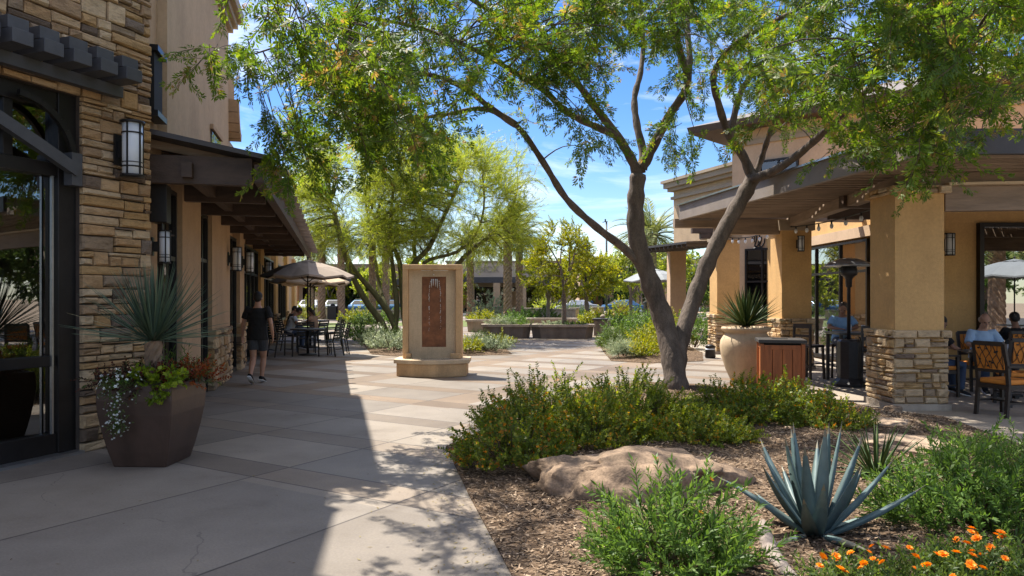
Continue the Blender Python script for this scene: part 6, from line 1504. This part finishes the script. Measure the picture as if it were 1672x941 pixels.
def palm(label, px, Y, zt, tr, k, scale=1.0):
    x = sx(px, Y); t = thing('date_palm', label, 'palm', (x, Y, 0), 0, 'date palms around the plaza'); rg = np.random.default_rng(int(px)); mb = MB(); n = 14; m_ = int(zt / .16)
    vs_, fs_ = [], []
    for i in range(m_ + 1):
        z = zt * i / m_; rr = tr * (1.0 + .35 * max(0, 1 - z / .6) + .30 * max(0, (z - zt + 1.0)))
        for q in range(n):
            a = 2 * math.pi * q / n; bump_ = 1 + (.13 if (i + q) % 2 else -.07) + rg.normal(0, .03); vs_.append((rr * bump_ * math.cos(a), rr * bump_ * math.sin(a), z))
    for i in range(m_):
        for q in range(n): a, b = i * n + q, i * n + (q + 1) % n; fs_.append((a, b, b + n, a + n))
    mb.add(vs_, fs_); mb.build('trunk', M['palm_bark'], t)
    V, Fq, r_, mi = PALM[k % 2]
    if k % 2 < len(palm_crowns): o = palm_crowns[k % 2].copy(); COL.objects.link(o); o.parent = t
    else: o = fast('crown', V, Fq, r_, [M['palm_leaf'], M['stem_green']], mi, t); palm_crowns.append(o)
    o.location = (0, 0, zt - .1); o.rotation_euler = (0, 0, rg.uniform(0, 6)); o.scale = (scale,) * 3
palm('date palm nearest the end of the arcade canopy', 525, 58, 6.6, .28, 0); palm('date palm right of the umbrellas, its trunk framed by the leaning green trunk', 557, 57, 6.5, .27, 1); palm('date palm behind the leaning palo verde trunk', 608, 60, 6.6, .27, 2, .95); palm('date palm close behind the palo verde, left of the tablet', 630, 58, 6.8, .27, 3)
palm('date palm beside the far standing person', 768, 60, 6.2, .27, 4, 1.05); palm('stouter of the paired date palms, nearer the planters', 829, 54, 6.6, .30, 5, 1.15); palm('slimmer of the paired date palms, with the yellowish collar', 848, 58, 6.6, .27, 6, 1.1); palm('date palm whose head shows between the mesquite trunk and the cornice', 1064, 52, 6.2, .32, 7, 1.2)
palm('date palm trunk behind the arcade pilaster, at the umbrella', 508, 66, 6.0, .28, 8)
# a few more palms and trees stand behind the viewer's shoulder and show only in the shop glass

# ------------------------------------------------------------ smaller trees
def small_tree(label, base, h, cr, tr, seed, leaf='leaf_yellow', bark='bark_grey', n=60, per=9, stems=3, low=.38, ls=.075, spread=.55, name='young_tree'):
    rg = np.random.default_rng(seed); t = thing(name, label, 'tree', base); mb = MB(); ap, ar = [], []
    b0 = Vector((0, 0, 0))
    for k in range(stems):
        a = 6.28 * k / stems + rg.uniform(-.5, .5); top = Vector((math.cos(a) * cr * spread, math.sin(a) * cr * spread, h * rg.uniform(.72, .95))); fk = Vector((0, 0, h * low * rg.uniform(.75, 1.0)))
        p, r = smooth_path([b0, fk * .5, fk, fk.lerp(top, .5) + Vector(rg.normal(0, .08 * cr, 3)), top], [tr, tr * .85, tr * .65, tr * .35, .012], 4); mb.tube(p, r, 8); ap += p[7:]; ar += r[7:]
    mb.build('trunk', M[bark], t)
    A = np.array([tuple(q) for q in ap]); pos, dirs, scl = [], [], []; mb = MB()
    ctr = np.array([0, 0, h * (.5 + low * .5)]); R3 = np.array([cr, cr, h * (1 - low) * .56])
    for k in range(n):
        q = rg.normal(0, 1, 3); q = q / np.linalg.norm(q) * rg.uniform(.3, 1) ** .5; c = ctr + q * R3; i = int(np.argmin(np.linalg.norm(A - c, axis=1)))
        pts = curve_pts(Vector(A[i]), Vector(c), .06, 4, rg, .06); mb.tube(pts, np.linspace(min(.03, ar[i] * .7), .005, 5).tolist(), 5); o_ = unit(c - ctr + np.array([0, 0, .4]))
        for j in range(per):
            f = rg.random() ** .6; b = np.array(pts[1]) * (1 - f) + np.array(pts[4]) * f + rg.normal(0, .06 * cr, 3); pos.append(b); dirs.append(o_ + rg.normal(0, .7, 3)); scl.append(rg.uniform(.7, 1.25))
    mb.build('branches', M[bark], t)
    tm = [sprig_leafy(rg, .5, 12, ls * 1.6, ls * .85, .7, .5, 2, .1) for _ in range(4)]
    V, Fq, r_, mi = scatter(tm, pos, dirs, scl, rg, .2); fast('crown', V, Fq, r_, [M[leaf], M[bark]], mi, t)
small_tree('slim young tree with sparse yellow green leaves rising from a low planter', (sx(921, 30.6), 30.6, .49), 4.2, 1.25, .11, 41, n=52, per=8, stems=4, low=.42)
small_tree('bushy yellow green tree standing left of the lamp pole', (sx(958, 46), 46, 0), 4.4, 2.0, .15, 42, n=80, ls=.10, per=11, stems=4)
small_tree('yellow green tree at the left of the slim young tree, half behind it', (sx(895, 50), 50, 0), 4.8, 2.0, .15, 43, n=60, ls=.10)
small_tree('light green tree behind the mesquite trunk, right of the lamp pole', (sx(1030, 55), 55, 0), 5.4, 2.2, .15, 44, 'leaf_palo', n=70, ls=.11)
small_tree('rounded tree behind the grey umbrella', (sx(1092, 60), 60, 0), 6.0, 2.6, .16, 45, 'leaf_palo', n=70, ls=.12)
for i, (px, Y, h, lf, lb_) in enumerate(((538, 78, 4.5, 'leaf_yellow', 'rounded bright tree by the parked cars behind the umbrellas'), (572, 79, 5.0, 'leaf_dark', 'dark narrow tree by the parked cars'), (612, 70, 4.6, 'leaf_palo', 'pale tree behind the leaning palo verde'), (690, 74, 5.5, 'leaf_palo', 'pale tree behind the tablet'), (735, 72, 4.2, 'leaf_yellow', 'yellow green tree behind the tablet\'s right edge'), (995, 80, 5.2, 'leaf_dark', 'dark tree beyond the lamp pole'), (1045, 82, 6.5, 'leaf_dark', 'dark tree in the gap beside the mesquite trunk'), (1135, 66, 4.4, 'leaf_dark', 'dark tree seen under the small awning'), (1165, 70, 5.0, 'leaf_palo', 'pale tree seen under the small awning'))):
    small_tree(lb_, (sx(px, Y), Y, 0), h, h * .42, .14, 60 + i, lf, n=48, per=9, ls=.14, low=.25, name='plaza_tree')
# wooded skyline, far off
rg = np.random.default_rng(77); pos, dirs, scl = [], [], []
for k in range(2600):
    x = rg.uniform(-95, 95); pos.append((x, rg.uniform(104, 112), rg.uniform(.3, 4.6 + 1.6 * math.sin(x * .3) + 1.1 * math.sin(x * .83)))); dirs.append(rg.normal(0, 1, 3) + np.array([0, -.4, .5])); scl.append(rg.uniform(1.4, 2.6))
tm = [sprig_leafy(rg, 1.0, 9, .5, .3, .6, .6, 2, .1) for _ in range(4)]
V, Fq, r_, mi = scatter(tm, pos, dirs, scl, rg, .2); struct(fast('treeline', V, Fq, r_, [M['leaf_dark'], M['stem']], mi), 'stuff')

# ------------------------------------------------------------ shrubs
def shrub(label, base, r_, h, n, seed, leaf='leaf_shrub', ln=.3, nodes=12, lf=.042, lw=.02, per=2, flower=None, pflower=.15, name='shrub', cat='shrub', up=.35, parent_z=True, group=None, lean=.75, spr=1.0):
    rg = np.random.default_rng(seed); t = thing(name, label, cat, base, 0, group); pos, dirs, scl = [], [], []; mb = MB()
    for k in range(max(8, n // 10)):
        a = rg.uniform(0, 6.28); f = rg.uniform(.25, .85); tip = Vector((math.cos(a) * r_[0] * f, math.sin(a) * r_[1] * f, h * (1 - .55 * f) * rg.uniform(.6, .95)))
        mb.tube(curve_pts(Vector((tip.x * .25, tip.y * .25, -.02)), tip, .05, 4, rg, .06), [.009, .008, .006, .004, .002], 5)
    mb.build('branches', M['stem'], t)
    for k in range(n):
        a = rg.uniform(0, 6.28); f = rg.random() ** .55
        x, y = math.cos(a) * r_[0] * f, math.sin(a) * r_[1] * f; lump = 1 + .24 * math.sin(3.1 * a + seed) + .16 * math.sin(7 * a + 2 * seed)
        top = h * math.sqrt(max(.05, 1 - (f * .93) ** 2)) * lump; z = max(.02, top * rg.uniform(.25, 1.0) - ln * .55)
        pos.append((x, y, z)); dirs.append(np.array([x / r_[0] * lean, y / r_[1] * lean, .75]) + rg.normal(0, .33, 3)); scl.append(rg.uniform(.65, 1.2) * spr)
    tm = [sprig_leafy(rg, ln, nodes, lf * 1.25, lw * 1.35, up, .35, per, .07) for _ in range(6)]
    if flower:
        tf = [sprig_leafy(rg, ln, nodes, lf * 1.25, lw * 1.35, up, .35, per, .07, .016) for _ in range(4)]; sel = rg.random(len(pos)) < pflower
        parts = [scatter(tm, np.array(pos)[~sel], np.array(dirs)[~sel], np.array(scl)[~sel], rg, .15), scatter(tf, np.array(pos)[sel], np.array(dirs)[sel], np.array(scl)[sel], rg, .15)]
        V, Fq, q, mi = merge(parts)
    else: V, Fq, q, mi = scatter(tm, pos, dirs, scl, rg, .15)
    fast('foliage', V, Fq, q, [M[leaf], M['stem_green'], M[flower or 'petal_orange']], mi, t)
    return t
g0 = lambda x, y: (x, y, bz(x, y) - .01)
shrub('flowering shrub at the near corner of the bed, speckled with small orange blooms', g0(.0, 7.15), (.50, .52), .54, 412, 101, lf=.040, lw=.027, flower='petal_orange', pflower=.34, name='flowering_shrub', ln=.22, nodes=10, spr=1.0)
shrub('tall twiggy shrub behind the corner one, its thin shoots standing against the paving', g0(.30, 8.45), (.60, .58), .62, 412, 102, lf=.040, lw=.027, ln=.34, nodes=15, flower='petal_orange', pflower=.06, name='flowering_shrub', lean=.55)
shrub('rounded yellow green shrub right behind the big boulder', g0(.84, 7.75), (.58, .46), .46, 412, 103, leaf='leaf_shrub_light', lf=.040, lw=.027, flower='petal_orange', pflower=.05, name='flowering_shrub', ln=.22, nodes=10, spr=1.0)
shrub('dense yellow green shrub left of the mesquite foot, with tall loose shoots', g0(1.40, 8.75), (.74, .60), .58, 525, 104, leaf='leaf_shrub_light', lf=.040, lw=.027, ln=.30, nodes=13, flower='petal_orange', pflower=.05, name='flowering_shrub')
shrub('low yellow green shrub in front of the mesquite trunk', g0(1.98, 7.9), (.55, .42), .30, 412, 107, leaf='leaf_shrub_light', lf=.040, lw=.027, flower='petal_orange', pflower=.05, name='flowering_shrub', ln=.2, nodes=9, spr=1.0)
shrub('loose shrub at the right foot of the mesquite trunk', g0(2.86, 9.2), (.60, .52), .42, 412, 105, lf=.040, lw=.027, flower='petal_orange', pflower=.08, name='flowering_shrub', ln=.22, nodes=10, spr=1.0)
shrub('spreading shrub in front of the cedar receptacle', g0(3.40, 9.55), (.74, .58), .44, 475, 106, leaf='leaf_shrub_light', lf=.040, lw=.027, flower='petal_orange', pflower=.06, name='flowering_shrub', ln=.22, nodes=10, spr=1.0)
shrub('last low shrub of the row towards the front pier', g0(3.72, 8.85), (.52, .45), .38, 325, 112, lf=.040, lw=.027, flower='petal_orange', pflower=.08, name='flowering_shrub', ln=.2, nodes=9, spr=1.0)
shrub('bright green narrow leaved shrub in front of the boulder, nearest the viewer', g0(.92, 4.12), (.36, .28), .49, 220, 108, leaf='leaf_bright', lf=.062, lw=.015, ln=.3, nodes=15, per=2, flower='petal_orange', pflower=.04, up=.75)
shrub('bright green shrub beside the agave, behind the orange flowers', g0(3.08, 4.85), (.58, .40), .52, 360, 109, leaf='leaf_bright', lf=.055, lw=.016, ln=.3, nodes=15, up=.75)
shrub('low green shrub at the right end of the bed, before the flat stone', g0(4.55, 6.6), (.55, .45), .32, 150, 110, leaf='leaf_bright', lf=.05, lw=.016, ln=.26, nodes=12, up=.75)
# marigolds in the corner: leafy mats, every head an object
def marigold(label, base, r_, seed, heads):
    rg = np.random.default_rng(seed); t = shrub(label, base, r_, .17, 150, seed, leaf='leaf_dark', lf=.04, lw=.014, ln=.17, nodes=10, up=.5, name='marigold', cat='flower')
    s = Sprig()
    for ring_, (rr, el, nn) in enumerate(((.021, .05, 9), (.017, .5, 8), (.011, .95, 6))):
        for k in range(nn):
            a = 6.283 * k / nn + ring_ * .4; ld = unit(np.array([math.cos(a) * math.cos(el), math.sin(a) * math.cos(el), math.sin(el) + .12]))
            s.quad(leafquad(np.array([0, 0, .0]), ld, unit(np.cross(ld, (0, 0, 1))), rr * 1.2, rr * .72, .15, .7), rg.random())
    V, Fq, q, mi = s.arr(); proto = None
    for k in range(heads):
        a = rg.uniform(0, 6.28); f = rg.random() ** .6; p = (math.cos(a) * r_[0] * f, math.sin(a) * r_[1] * f, .16 + rg.uniform(0, .07) + .03 * (1 - f))
        if proto is None: o = proto = fast('flower', V, Fq, q, [M['petal_orange'], M['stem_green']], mi, t)
        else: o = proto.copy(); COL.objects.link(o)
        o.location = p; o.rotation_euler = (rg.normal(0, .3) + .35, rg.normal(0, .3), rg.uniform(0, 6)); o.scale = (rg.uniform(.75, 1.25),) * 3
    return t
marigold('orange marigolds at the foot of the agave, nearest the viewer', g0(1.74, 3.70), (.34, .20), 121, 9); marigold('orange marigolds in front of the bright shrub, right of the agave ones', g0(2.20, 3.82), (.38, .26), 122, 20); marigold('orange marigolds at the far right end of the flower patch', g0(2.66, 3.98), (.32, .26), 123, 14)

# ------------------------------------------------------------ blades: agave, yuccas
def blade(a, el, ln, wd, curl, keel, n=9, rg=None, base=.0, twist=0):
    """thick tapering leaf as a folded strip of quads with a back"""
    h = np.array([math.cos(a), math.sin(a), 0]); sd_ = np.array([-math.sin(a), math.cos(a), 0]); d = h * math.cos(el) + np.array([0, 0, math.sin(el)]); p = h * base; V, Fq = [], []
    for i in range(n + 1):
        f = i / n; w_ = wd * (.62 + .75 * f - 1.0 * f * f if f < .55 else (.62 + .75 * .55 - .55 ** 2) * (1 - (f - .55) / .45) ** .8) + .001; nrm = np.cross(sd_, d); nrm = nrm * (1 if nrm[2] > 0 else 1)
        V += [p - sd_ * w_ / 2 + nrm * keel * w_ * .3, p - nrm * keel * w_ * .12, p + sd_ * w_ / 2 + nrm * keel * w_ * .3, p - nrm * (w_ * .16 + .001)]
        ang = curl / n; d = unit(d * math.cos(ang) + (np.array([0, 0, 1]) if curl > 0 else np.array([0, 0, -1])) * abs(math.sin(ang))); p = p + d * ln / n
    for i in range(n):
        o, q = i * 4, i * 4 + 4; Fq += [(o, o + 1, q + 1, q), (o + 1, o + 2, q + 2, q + 1), (o + 2, o + 3, q + 3, q + 2), (o + 3, o, q, q + 3)]
    return np.array(V), np.array(Fq), np.full(len(Fq), rg.random()), np.zeros(len(Fq), int)
m_ag, b_ag = newmat('agave_leaf'); l_ = m_ag.node_tree.links.new
a_ = nd(m_ag, 'ShaderNodeAttribute', attribute_name='rnd'); r1_ = ramp(m_ag, [(0, (.095, .15, .15)), (.6, (.15, .215, .215)), (.9, (.20, .25, .215)), (1, (.26, .22, .15))]); l_(a_.outputs['Fac'], r1_.inputs[0])
tc_ = nd(m_ag, 'ShaderNodeTexCoord'); n_ = nd(m_ag, 'ShaderNodeTexNoise'); n_.inputs['Scale'].default_value = 9; n_.inputs['Detail'].default_value = 6; l_(tc_.outputs['Object'], n_.inputs['Vector'])
r2_ = ramp(m_ag, [(.3, (.72, .74, .76)), (.6, (1, 1, 1)), (.78, (1.25, 1.18, 1.05))]); l_(n_.outputs['Fac'], r2_.inputs[0]); x_ = nd(m_ag, 'ShaderNodeMix', data_type='RGBA', blend_type='MULTIPLY'); x_.inputs[0].default_value = 1; l_(r1_.outputs[0], x_.inputs[6]); l_(r2_.outputs[0], x_.inputs[7]); l_(x_.outputs[2], b_ag.inputs['Base Color']); b_ag.inputs['Roughness'].default_value = .5
ag = thing('agave', 'big blue grey agave with stiff pointed leaves in the mulch', 'agave', g0(1.97, 4.78)); rg = np.random.default_rng(5); parts = []
for k in range(27):
    f = k / 26; el = 1.5 - 1.45 * f ** 1.05 + rg.normal(0, .05); a = k * 2.4 + rg.uniform(-.25, .25); L1 = (.75 - .10 * f) * rg.uniform(.85, 1.08) * (1 if f < .8 else .75)
    V, Fq, q, mi = blade(a, el, L1, .112, .12 if f < .45 else (-.25 if rg.random() < .4 and f > .6 else .3), .8, 10, rg, .025 + .02 * f)
    q = np.clip(q * .8 + rg.normal(0, .05, len(q)), 0, .9); q[-4:] = .99
    if f > .86 and rg.random() < .6: q[len(q) // 2:] = .97
    parts.append((V, Fq, q, mi))
for k, (V, Fq, q, mi) in enumerate(parts): fast('leaf', V, Fq, q, [m_ag], mi, ag, smooth=True)
mb = MB(); mb.lathe([(.05, -.03), (.06, .03), (.03, .12)], (0, 0, 0), 10); mb.build('core', m_ag, ag)
def spiky(label, loc, n, ln, wd, seed, mat, elmin, elmax, trunk=None, name='yucca', curl=-.25, kk=5, power=1.0):
    rg = np.random.default_rng(seed); t = thing(name, label, 'yucca', loc); parts = []
    for k in range(n):
        f = (k + .5) / n; el = elmax + (elmin - elmax) * f ** power + rg.normal(0, .06); V, Fq, q, mi = blade(k * 2.39996 + rg.uniform(-.2, .2), el, ln * rg.uniform(.8, 1.08), wd, curl * rg.uniform(.3, 1.3), .6, kk, rg, .03); parts.append((V, Fq, q, mi))
    V, Fq, q, mi = merge(parts); o = fast('rosette', V, Fq, q, [M[mat]], mi, t)
    if trunk:
        mb = MB(); r0, h = trunk; vs_, fs_ = [], []; m_ = 9
        for i in range(m_ + 1):
            for j in range(12):
                a = 2 * math.pi * j / 12; b_ = 1 + (.18 if (i + j) % 2 else -.12); vs_.append((r0 * b_ * math.cos(a), r0 * b_ * math.sin(a), -h + h * i / m_))
        for i in range(m_):
            for j in range(12): a, b = i * 12 + j, i * 12 + (j + 1) % 12; fs_.append((a, b, b + 12, a + 12))
        mb.add(vs_, fs_); mb.build('stem', M['palm_bark'], t)
    return t
spiky('blue green spiky yucca on a short scaly stem in the dark bronze planter', (POT[0], POT[1], 1.22), 190, .80, .019, 131, 'yucca', -.02, 1.5, (.075, .49), power=1.35, curl=-.16)
spiky('spiky yucca standing in the big clay urn', (4.60, 14.45, 1.10), 150, .78, .040, 132, 'yucca_green', .15, 1.5, (.08, .12), curl=-.12, power=1.2)
spiky('small green yucca in the mulch right behind the agave', g0(3.15, 6.35), 60, .52, .030, 133, 'yucca_green', .15, 1.45, None, curl=-.5)
# mixed planting in the bronze planter
def tuft(label, loc, r_, h, n, seed, leaf, name, cat='plant', lf=.05, lw=.03, ln=.22, flower=None, pf=.3, lean=.9, hang=None, nodes=9):
    rg = np.random.default_rng(seed); t = thing(name, label, cat, loc); pos, dirs, scl = [], [], []
    for k in range(n):
        a = rg.uniform(0, 6.28); f = rg.random() ** .6; pos.append((math.cos(a) * r_[0] * f, math.sin(a) * r_[1] * f, h * rg.uniform(0, .6))); dirs.append(np.array([math.cos(a) * f * lean, math.sin(a) * f * lean, .6]) + rg.normal(0, .3, 3)); scl.append(rg.uniform(.7, 1.2))
    if hang:
        hd, hl, hn = hang; hd = np.array(hd); sd_ = np.array([-hd[1], hd[0], 0])
        for k in range(hn):
            f = rg.random() ** .8; sp = (1 - f * .65); b = hd * (.03 + .05 * math.sin(f * 2)) + sd_ * rg.normal(0, .095) * sp + np.array([0, 0, .05 - hl * f]); pos.append(b); dirs.append(hd * .8 + rg.normal(0, .4, 3) + np.array([0, 0, -.4])); scl.append(rg.uniform(.4, .7))
    tm = [sprig_leafy(rg, ln, nodes, lf, lw, .5, .5, 2, .1) for _ in range(4)]; tf = [sprig_leafy(rg, ln, nodes, lf, lw, .5, .5, 2, .1, .020) for _ in range(4)]
    pos, dirs, scl = map(np.array, (pos, dirs, scl)); sel = rg.random(len(pos)) < (pf if flower else 0); ps = [scatter(tm, pos[~sel], dirs[~sel], scl[~sel], rg, .15)]
    if sel.any(): ps.append(scatter(tf, pos[sel], dirs[sel], scl[sel], rg, .15))
    V, Fq, q, mi = merge(ps); fast('foliage', V, Fq, q, [M[leaf], M['stem_green'], M[flower or 'petal_white']], mi, t); return t
px_, py_ = POT[0], POT[1]
tuft('wine coloured foliage spilling from the left of the bronze planter', (px_ - .24, py_ - .1, .76), (.26, .26), .12, 70, 141, 'leaf_wine', 'wine_foliage_plant', lf=.045, lw=.03)
tuft('wine coloured foliage around the yucca stem in the bronze planter', (px_ + .10, py_ - .12, .76), (.2, .22), .16, 60, 142, 'leaf_wine', 'wine_foliage_plant', lf=.05, lw=.032)
tuft('rust orange foliage at the right edge of the bronze planter', (px_ + .33, py_ + .05, .76), (.2, .22), .18, 60, 143, 'leaf_rust', 'rust_foliage_plant', lf=.05, lw=.03)
tuft('green grassy filler at the back of the bronze planter', (px_ + .1, py_ + .2, .76), (.24, .15), .2, 50, 144, 'leaf_bright', 'filler_plant', lf=.09, lw=.012, ln=.28)
tuft('white flowered trailer hanging down the front of the bronze planter', (px_ - .10, py_ - .42, .80), (.14, .07), .05, 40, 145, 'leaf_bright', 'white_trailing_flower', 'flower', lf=.028, lw=.016, ln=.14, flower='petal_white', pf=.75, hang=((.37 * -1 + .37 + .1, -.93, 0), .46, 130))
tuft('lime leaved trailer on the right rim of the bronze planter', (px_ + .22, py_ - .33, .80), (.16, .11), .1, 40, 146, 'leaf_lime', 'lime_trailing_plant', lf=.075, lw=.055, ln=.16, nodes=6, hang=((.3, -.9, 0), .16, 22))

# ------------------------------------------------------------ mid distance planting
def mid(label, px, Y, r_, h, n, seed, leaf, lf=.07, lw=.035, ln=.3, z=.10, name='shrub', **k): return shrub(label, (sx(px, Y), Y, z), (r_, r_ * .85), h, n, seed, leaf, ln, 10, lf, lw, name=name, **k)
mid('grey green rounded shrub at the left foot of the water tablet', 640, 22.3, .62, .62, 150, 151, 'leaf_sage'); mid('sage coloured shrub left of the rounded one by the tablet', 618, 24.0, .6, .55, 130, 152, 'leaf_sage'); mid('green shrub at the far left of the tablet bed', 598, 27.0, .7, .6, 120, 153, 'leaf_bright'); mid('upright grassy clump at the walkway edge, left end of the tablet bed', 588, 28.6, .4, .55, 90, 154, 'leaf_dark', lf=.16, lw=.016)
mid('shrub under the leaning palo verde trunks', 632, 27.2, .7, .6, 120, 155, 'leaf_dark')
mid('small yellow flowered shrub right of the tablet', 762, 21.6, .38, .36, 80, 156, 'leaf_yellow'); mid('grassy clump right of the tablet, beside the stones', 783, 22.6, .36, .48, 100, 157, 'leaf_dark', lf=.15, lw=.014); mid('sage shrub at the right tip of the tablet bed', 806, 22.2, .46, .44, 110, 158, 'leaf_sage'); mid('yellowish shrub behind the right tip of the tablet bed', 815, 23.8, .42, .42, 80, 159, 'leaf_yellow')
mid('tall green shrub left of the mesquite trunk, in the walkway bed', 1030, 25.5, .95, 1.05, 260, 161, 'leaf_bright'); mid('green shrub at the back of the walkway bed', 1062, 29.5, 1.1, 1.2, 220, 162, 'leaf_bright'); mid('yellow green shrub between the mesquite trunks', 1090, 24.0, .9, .95, 220, 163, 'leaf_yellow'); mid('round green shrub at the stone footed far pier', 1130, 23.5, .9, 1.15, 240, 164, 'leaf_bright')
mid('small grassy clump at the tip of the walkway bed', 1020, 20.0, .32, .36, 110, 165, 'leaf_sage', lf=.16, lw=.012); mid('low yellow flowered clump in front of the walkway bed shrubs', 1050, 19.8, .32, .32, 80, 166, 'leaf_yellow', flower='petal_orange'); mid('bushy clump at the left end of the walkway bed', 1006, 22.6, .5, .62, 140, 167, 'leaf_dark', lf=.13, lw=.018); mid('yellow green clump beside the trunk foot in the walkway bed', 1056, 21.2, .55, .62, 130, 168, 'leaf_yellow')
mid('grassy plants in the long low planter beside the tablet', 818, 30.6, .5, .42, 90, 171, 'leaf_sage', z=.48, lf=.13, lw=.016); mid('second grassy plant at the right end of that low planter', 846, 30.6, .42, .40, 80, 172, 'leaf_bright', z=.48, lf=.13, lw=.016)
mid('low green mat at the foot of the slim young tree', 905, 30.6, .55, .16, 60, 173, 'leaf_sage', z=.48, ln=.2); mid('low green mat at the right end of that tree\'s planter', 938, 30.6, .4, .14, 50, 174, 'leaf_dark', z=.48, ln=.2)
rg = np.random.default_rng(9); k = 0
for lb_, px, Y, r_, h, lf_ in (('clipped hedge shrub left of the palms', 575, 47, .8, .7, 'leaf_yellow'), ('clipped green hedge shrub by the leaning trunk', 600, 46, .9, .8, 'leaf_dark'), ('yellow shrub between the leaning trunk and the palms', 588, 48, .6, .8, 'leaf_yellow'), ('green mound beyond the leaning trunk', 622, 48, .8, .7, 'leaf_bright'), ('pale agave like shrub beside the far standing person', 800, 58, 1.7, 2.3, 'leaf_sage'), ('yellow mound in front of the paired palms', 790, 52, 1.1, .7, 'leaf_yellow'), ('green mound at the paired palms\' feet', 850, 50, 1.2, .9, 'leaf_bright'), ('green clump behind the slim young tree', 885, 55, 1.1, .9, 'leaf_dark'), ('yellow clump left of the grey cabinet', 966, 43, .7, .8, 'leaf_yellow'), ('green mound behind the grey cabinet', 1000, 44, 1.0, .8, 'leaf_bright'), ('hedge shrub right of the lamp pole', 1015, 60, 1.1, 1.4, 'leaf_yellow'), ('hedge shrub by the narrow stone planter', 935, 62, 1.3, 1.2, 'leaf_dark'), ('yellow hedge shrub behind the umbrella poles', 498, 56, .8, 1.5, 'leaf_yellow'), ('green hedge shrub between the left palms', 540, 62, 1.2, 1.0, 'leaf_bright'), ('dark hedge shrub left of the far tan building', 660, 64, 1.6, 1.0, 'leaf_dark'), ('palmetto like shrub before the far shop window', 893, 68, 1.3, 2.0, 'leaf_palo'), ('green shrub under the grey umbrella', 1080, 42, 1.0, .9, 'leaf_bright'), ('dark shrub right of the grey umbrella', 1120, 44, 1.2, 1.2, 'leaf_dark')):
    mid(lb_, px, Y, r_, h, 110, 200 + k, lf_, .14, .07, .5, .0); k += 1
# scenery behind the viewer, as the shop glass shows it
for i, (x, y, h, lf) in enumerate(((24, -7, 4.4, 'leaf_bright'), (18.5, -9, 5.0, 'leaf_dark'), (29, -9, 5.0, 'leaf_bright'), (33, -3, 5.2, 'leaf_palo'), (24.5, 12.3, 5.4, 'leaf_bright'), (23, 15.2, 5.0, 'leaf_dark'), (28, 16.5, 5.6, 'leaf_bright'))):
    small_tree(('round green tree behind the viewer, nearest the patio window reflection', 'dark round tree behind the viewer, middle of the row', 'green round tree behind the viewer, far end of the row', 'pale tree behind the viewer, near the arcade side', 'bright tree beyond the right end of the restaurant patio', 'dark tree beside the bright one past the restaurant patio', 'round tree farthest past the restaurant patio')[i], (x, y, 0), h, h * .42, .16, 91 + i, lf, n=60, ls=.12, name='street_tree')
palm('date palm behind the viewer, mirrored in the big patio window', 0, 1, 4.6, .3, 0); o = bpy.data.objects[[q.name for q in bpy.data.objects if q.name.startswith('date_palm')][-1]]; o.location = (20.3, -.5, 0)
palm('taller date palm behind the viewer, mirrored beside the other one', 10, 1, 5.4, .3, 1); o = bpy.data.objects[[q.name for q in bpy.data.objects if q.name.startswith('date_palm')][-1]]; o.location = (23.6, -1.5, 0)
umbrella('pale umbrella behind the viewer, mirrored in the patio window', (16.6, 6.0, 0), 1.6, 2.9, .5, 'canvas_grey'); cafe_table('round cafe table behind the viewer under the pale umbrella', (16.6, 6.0, 0))
sheet('service_road', [(-40, -30), (60, -30), (60, -11), (-40, -11)], .004, M['asphalt'])
car('silver car parked behind the viewer', (19, -14, 0), R(5), 'car_silver'); car('white car parked behind the viewer', (25.5, -14.5, 0), R(0), 'car_white')
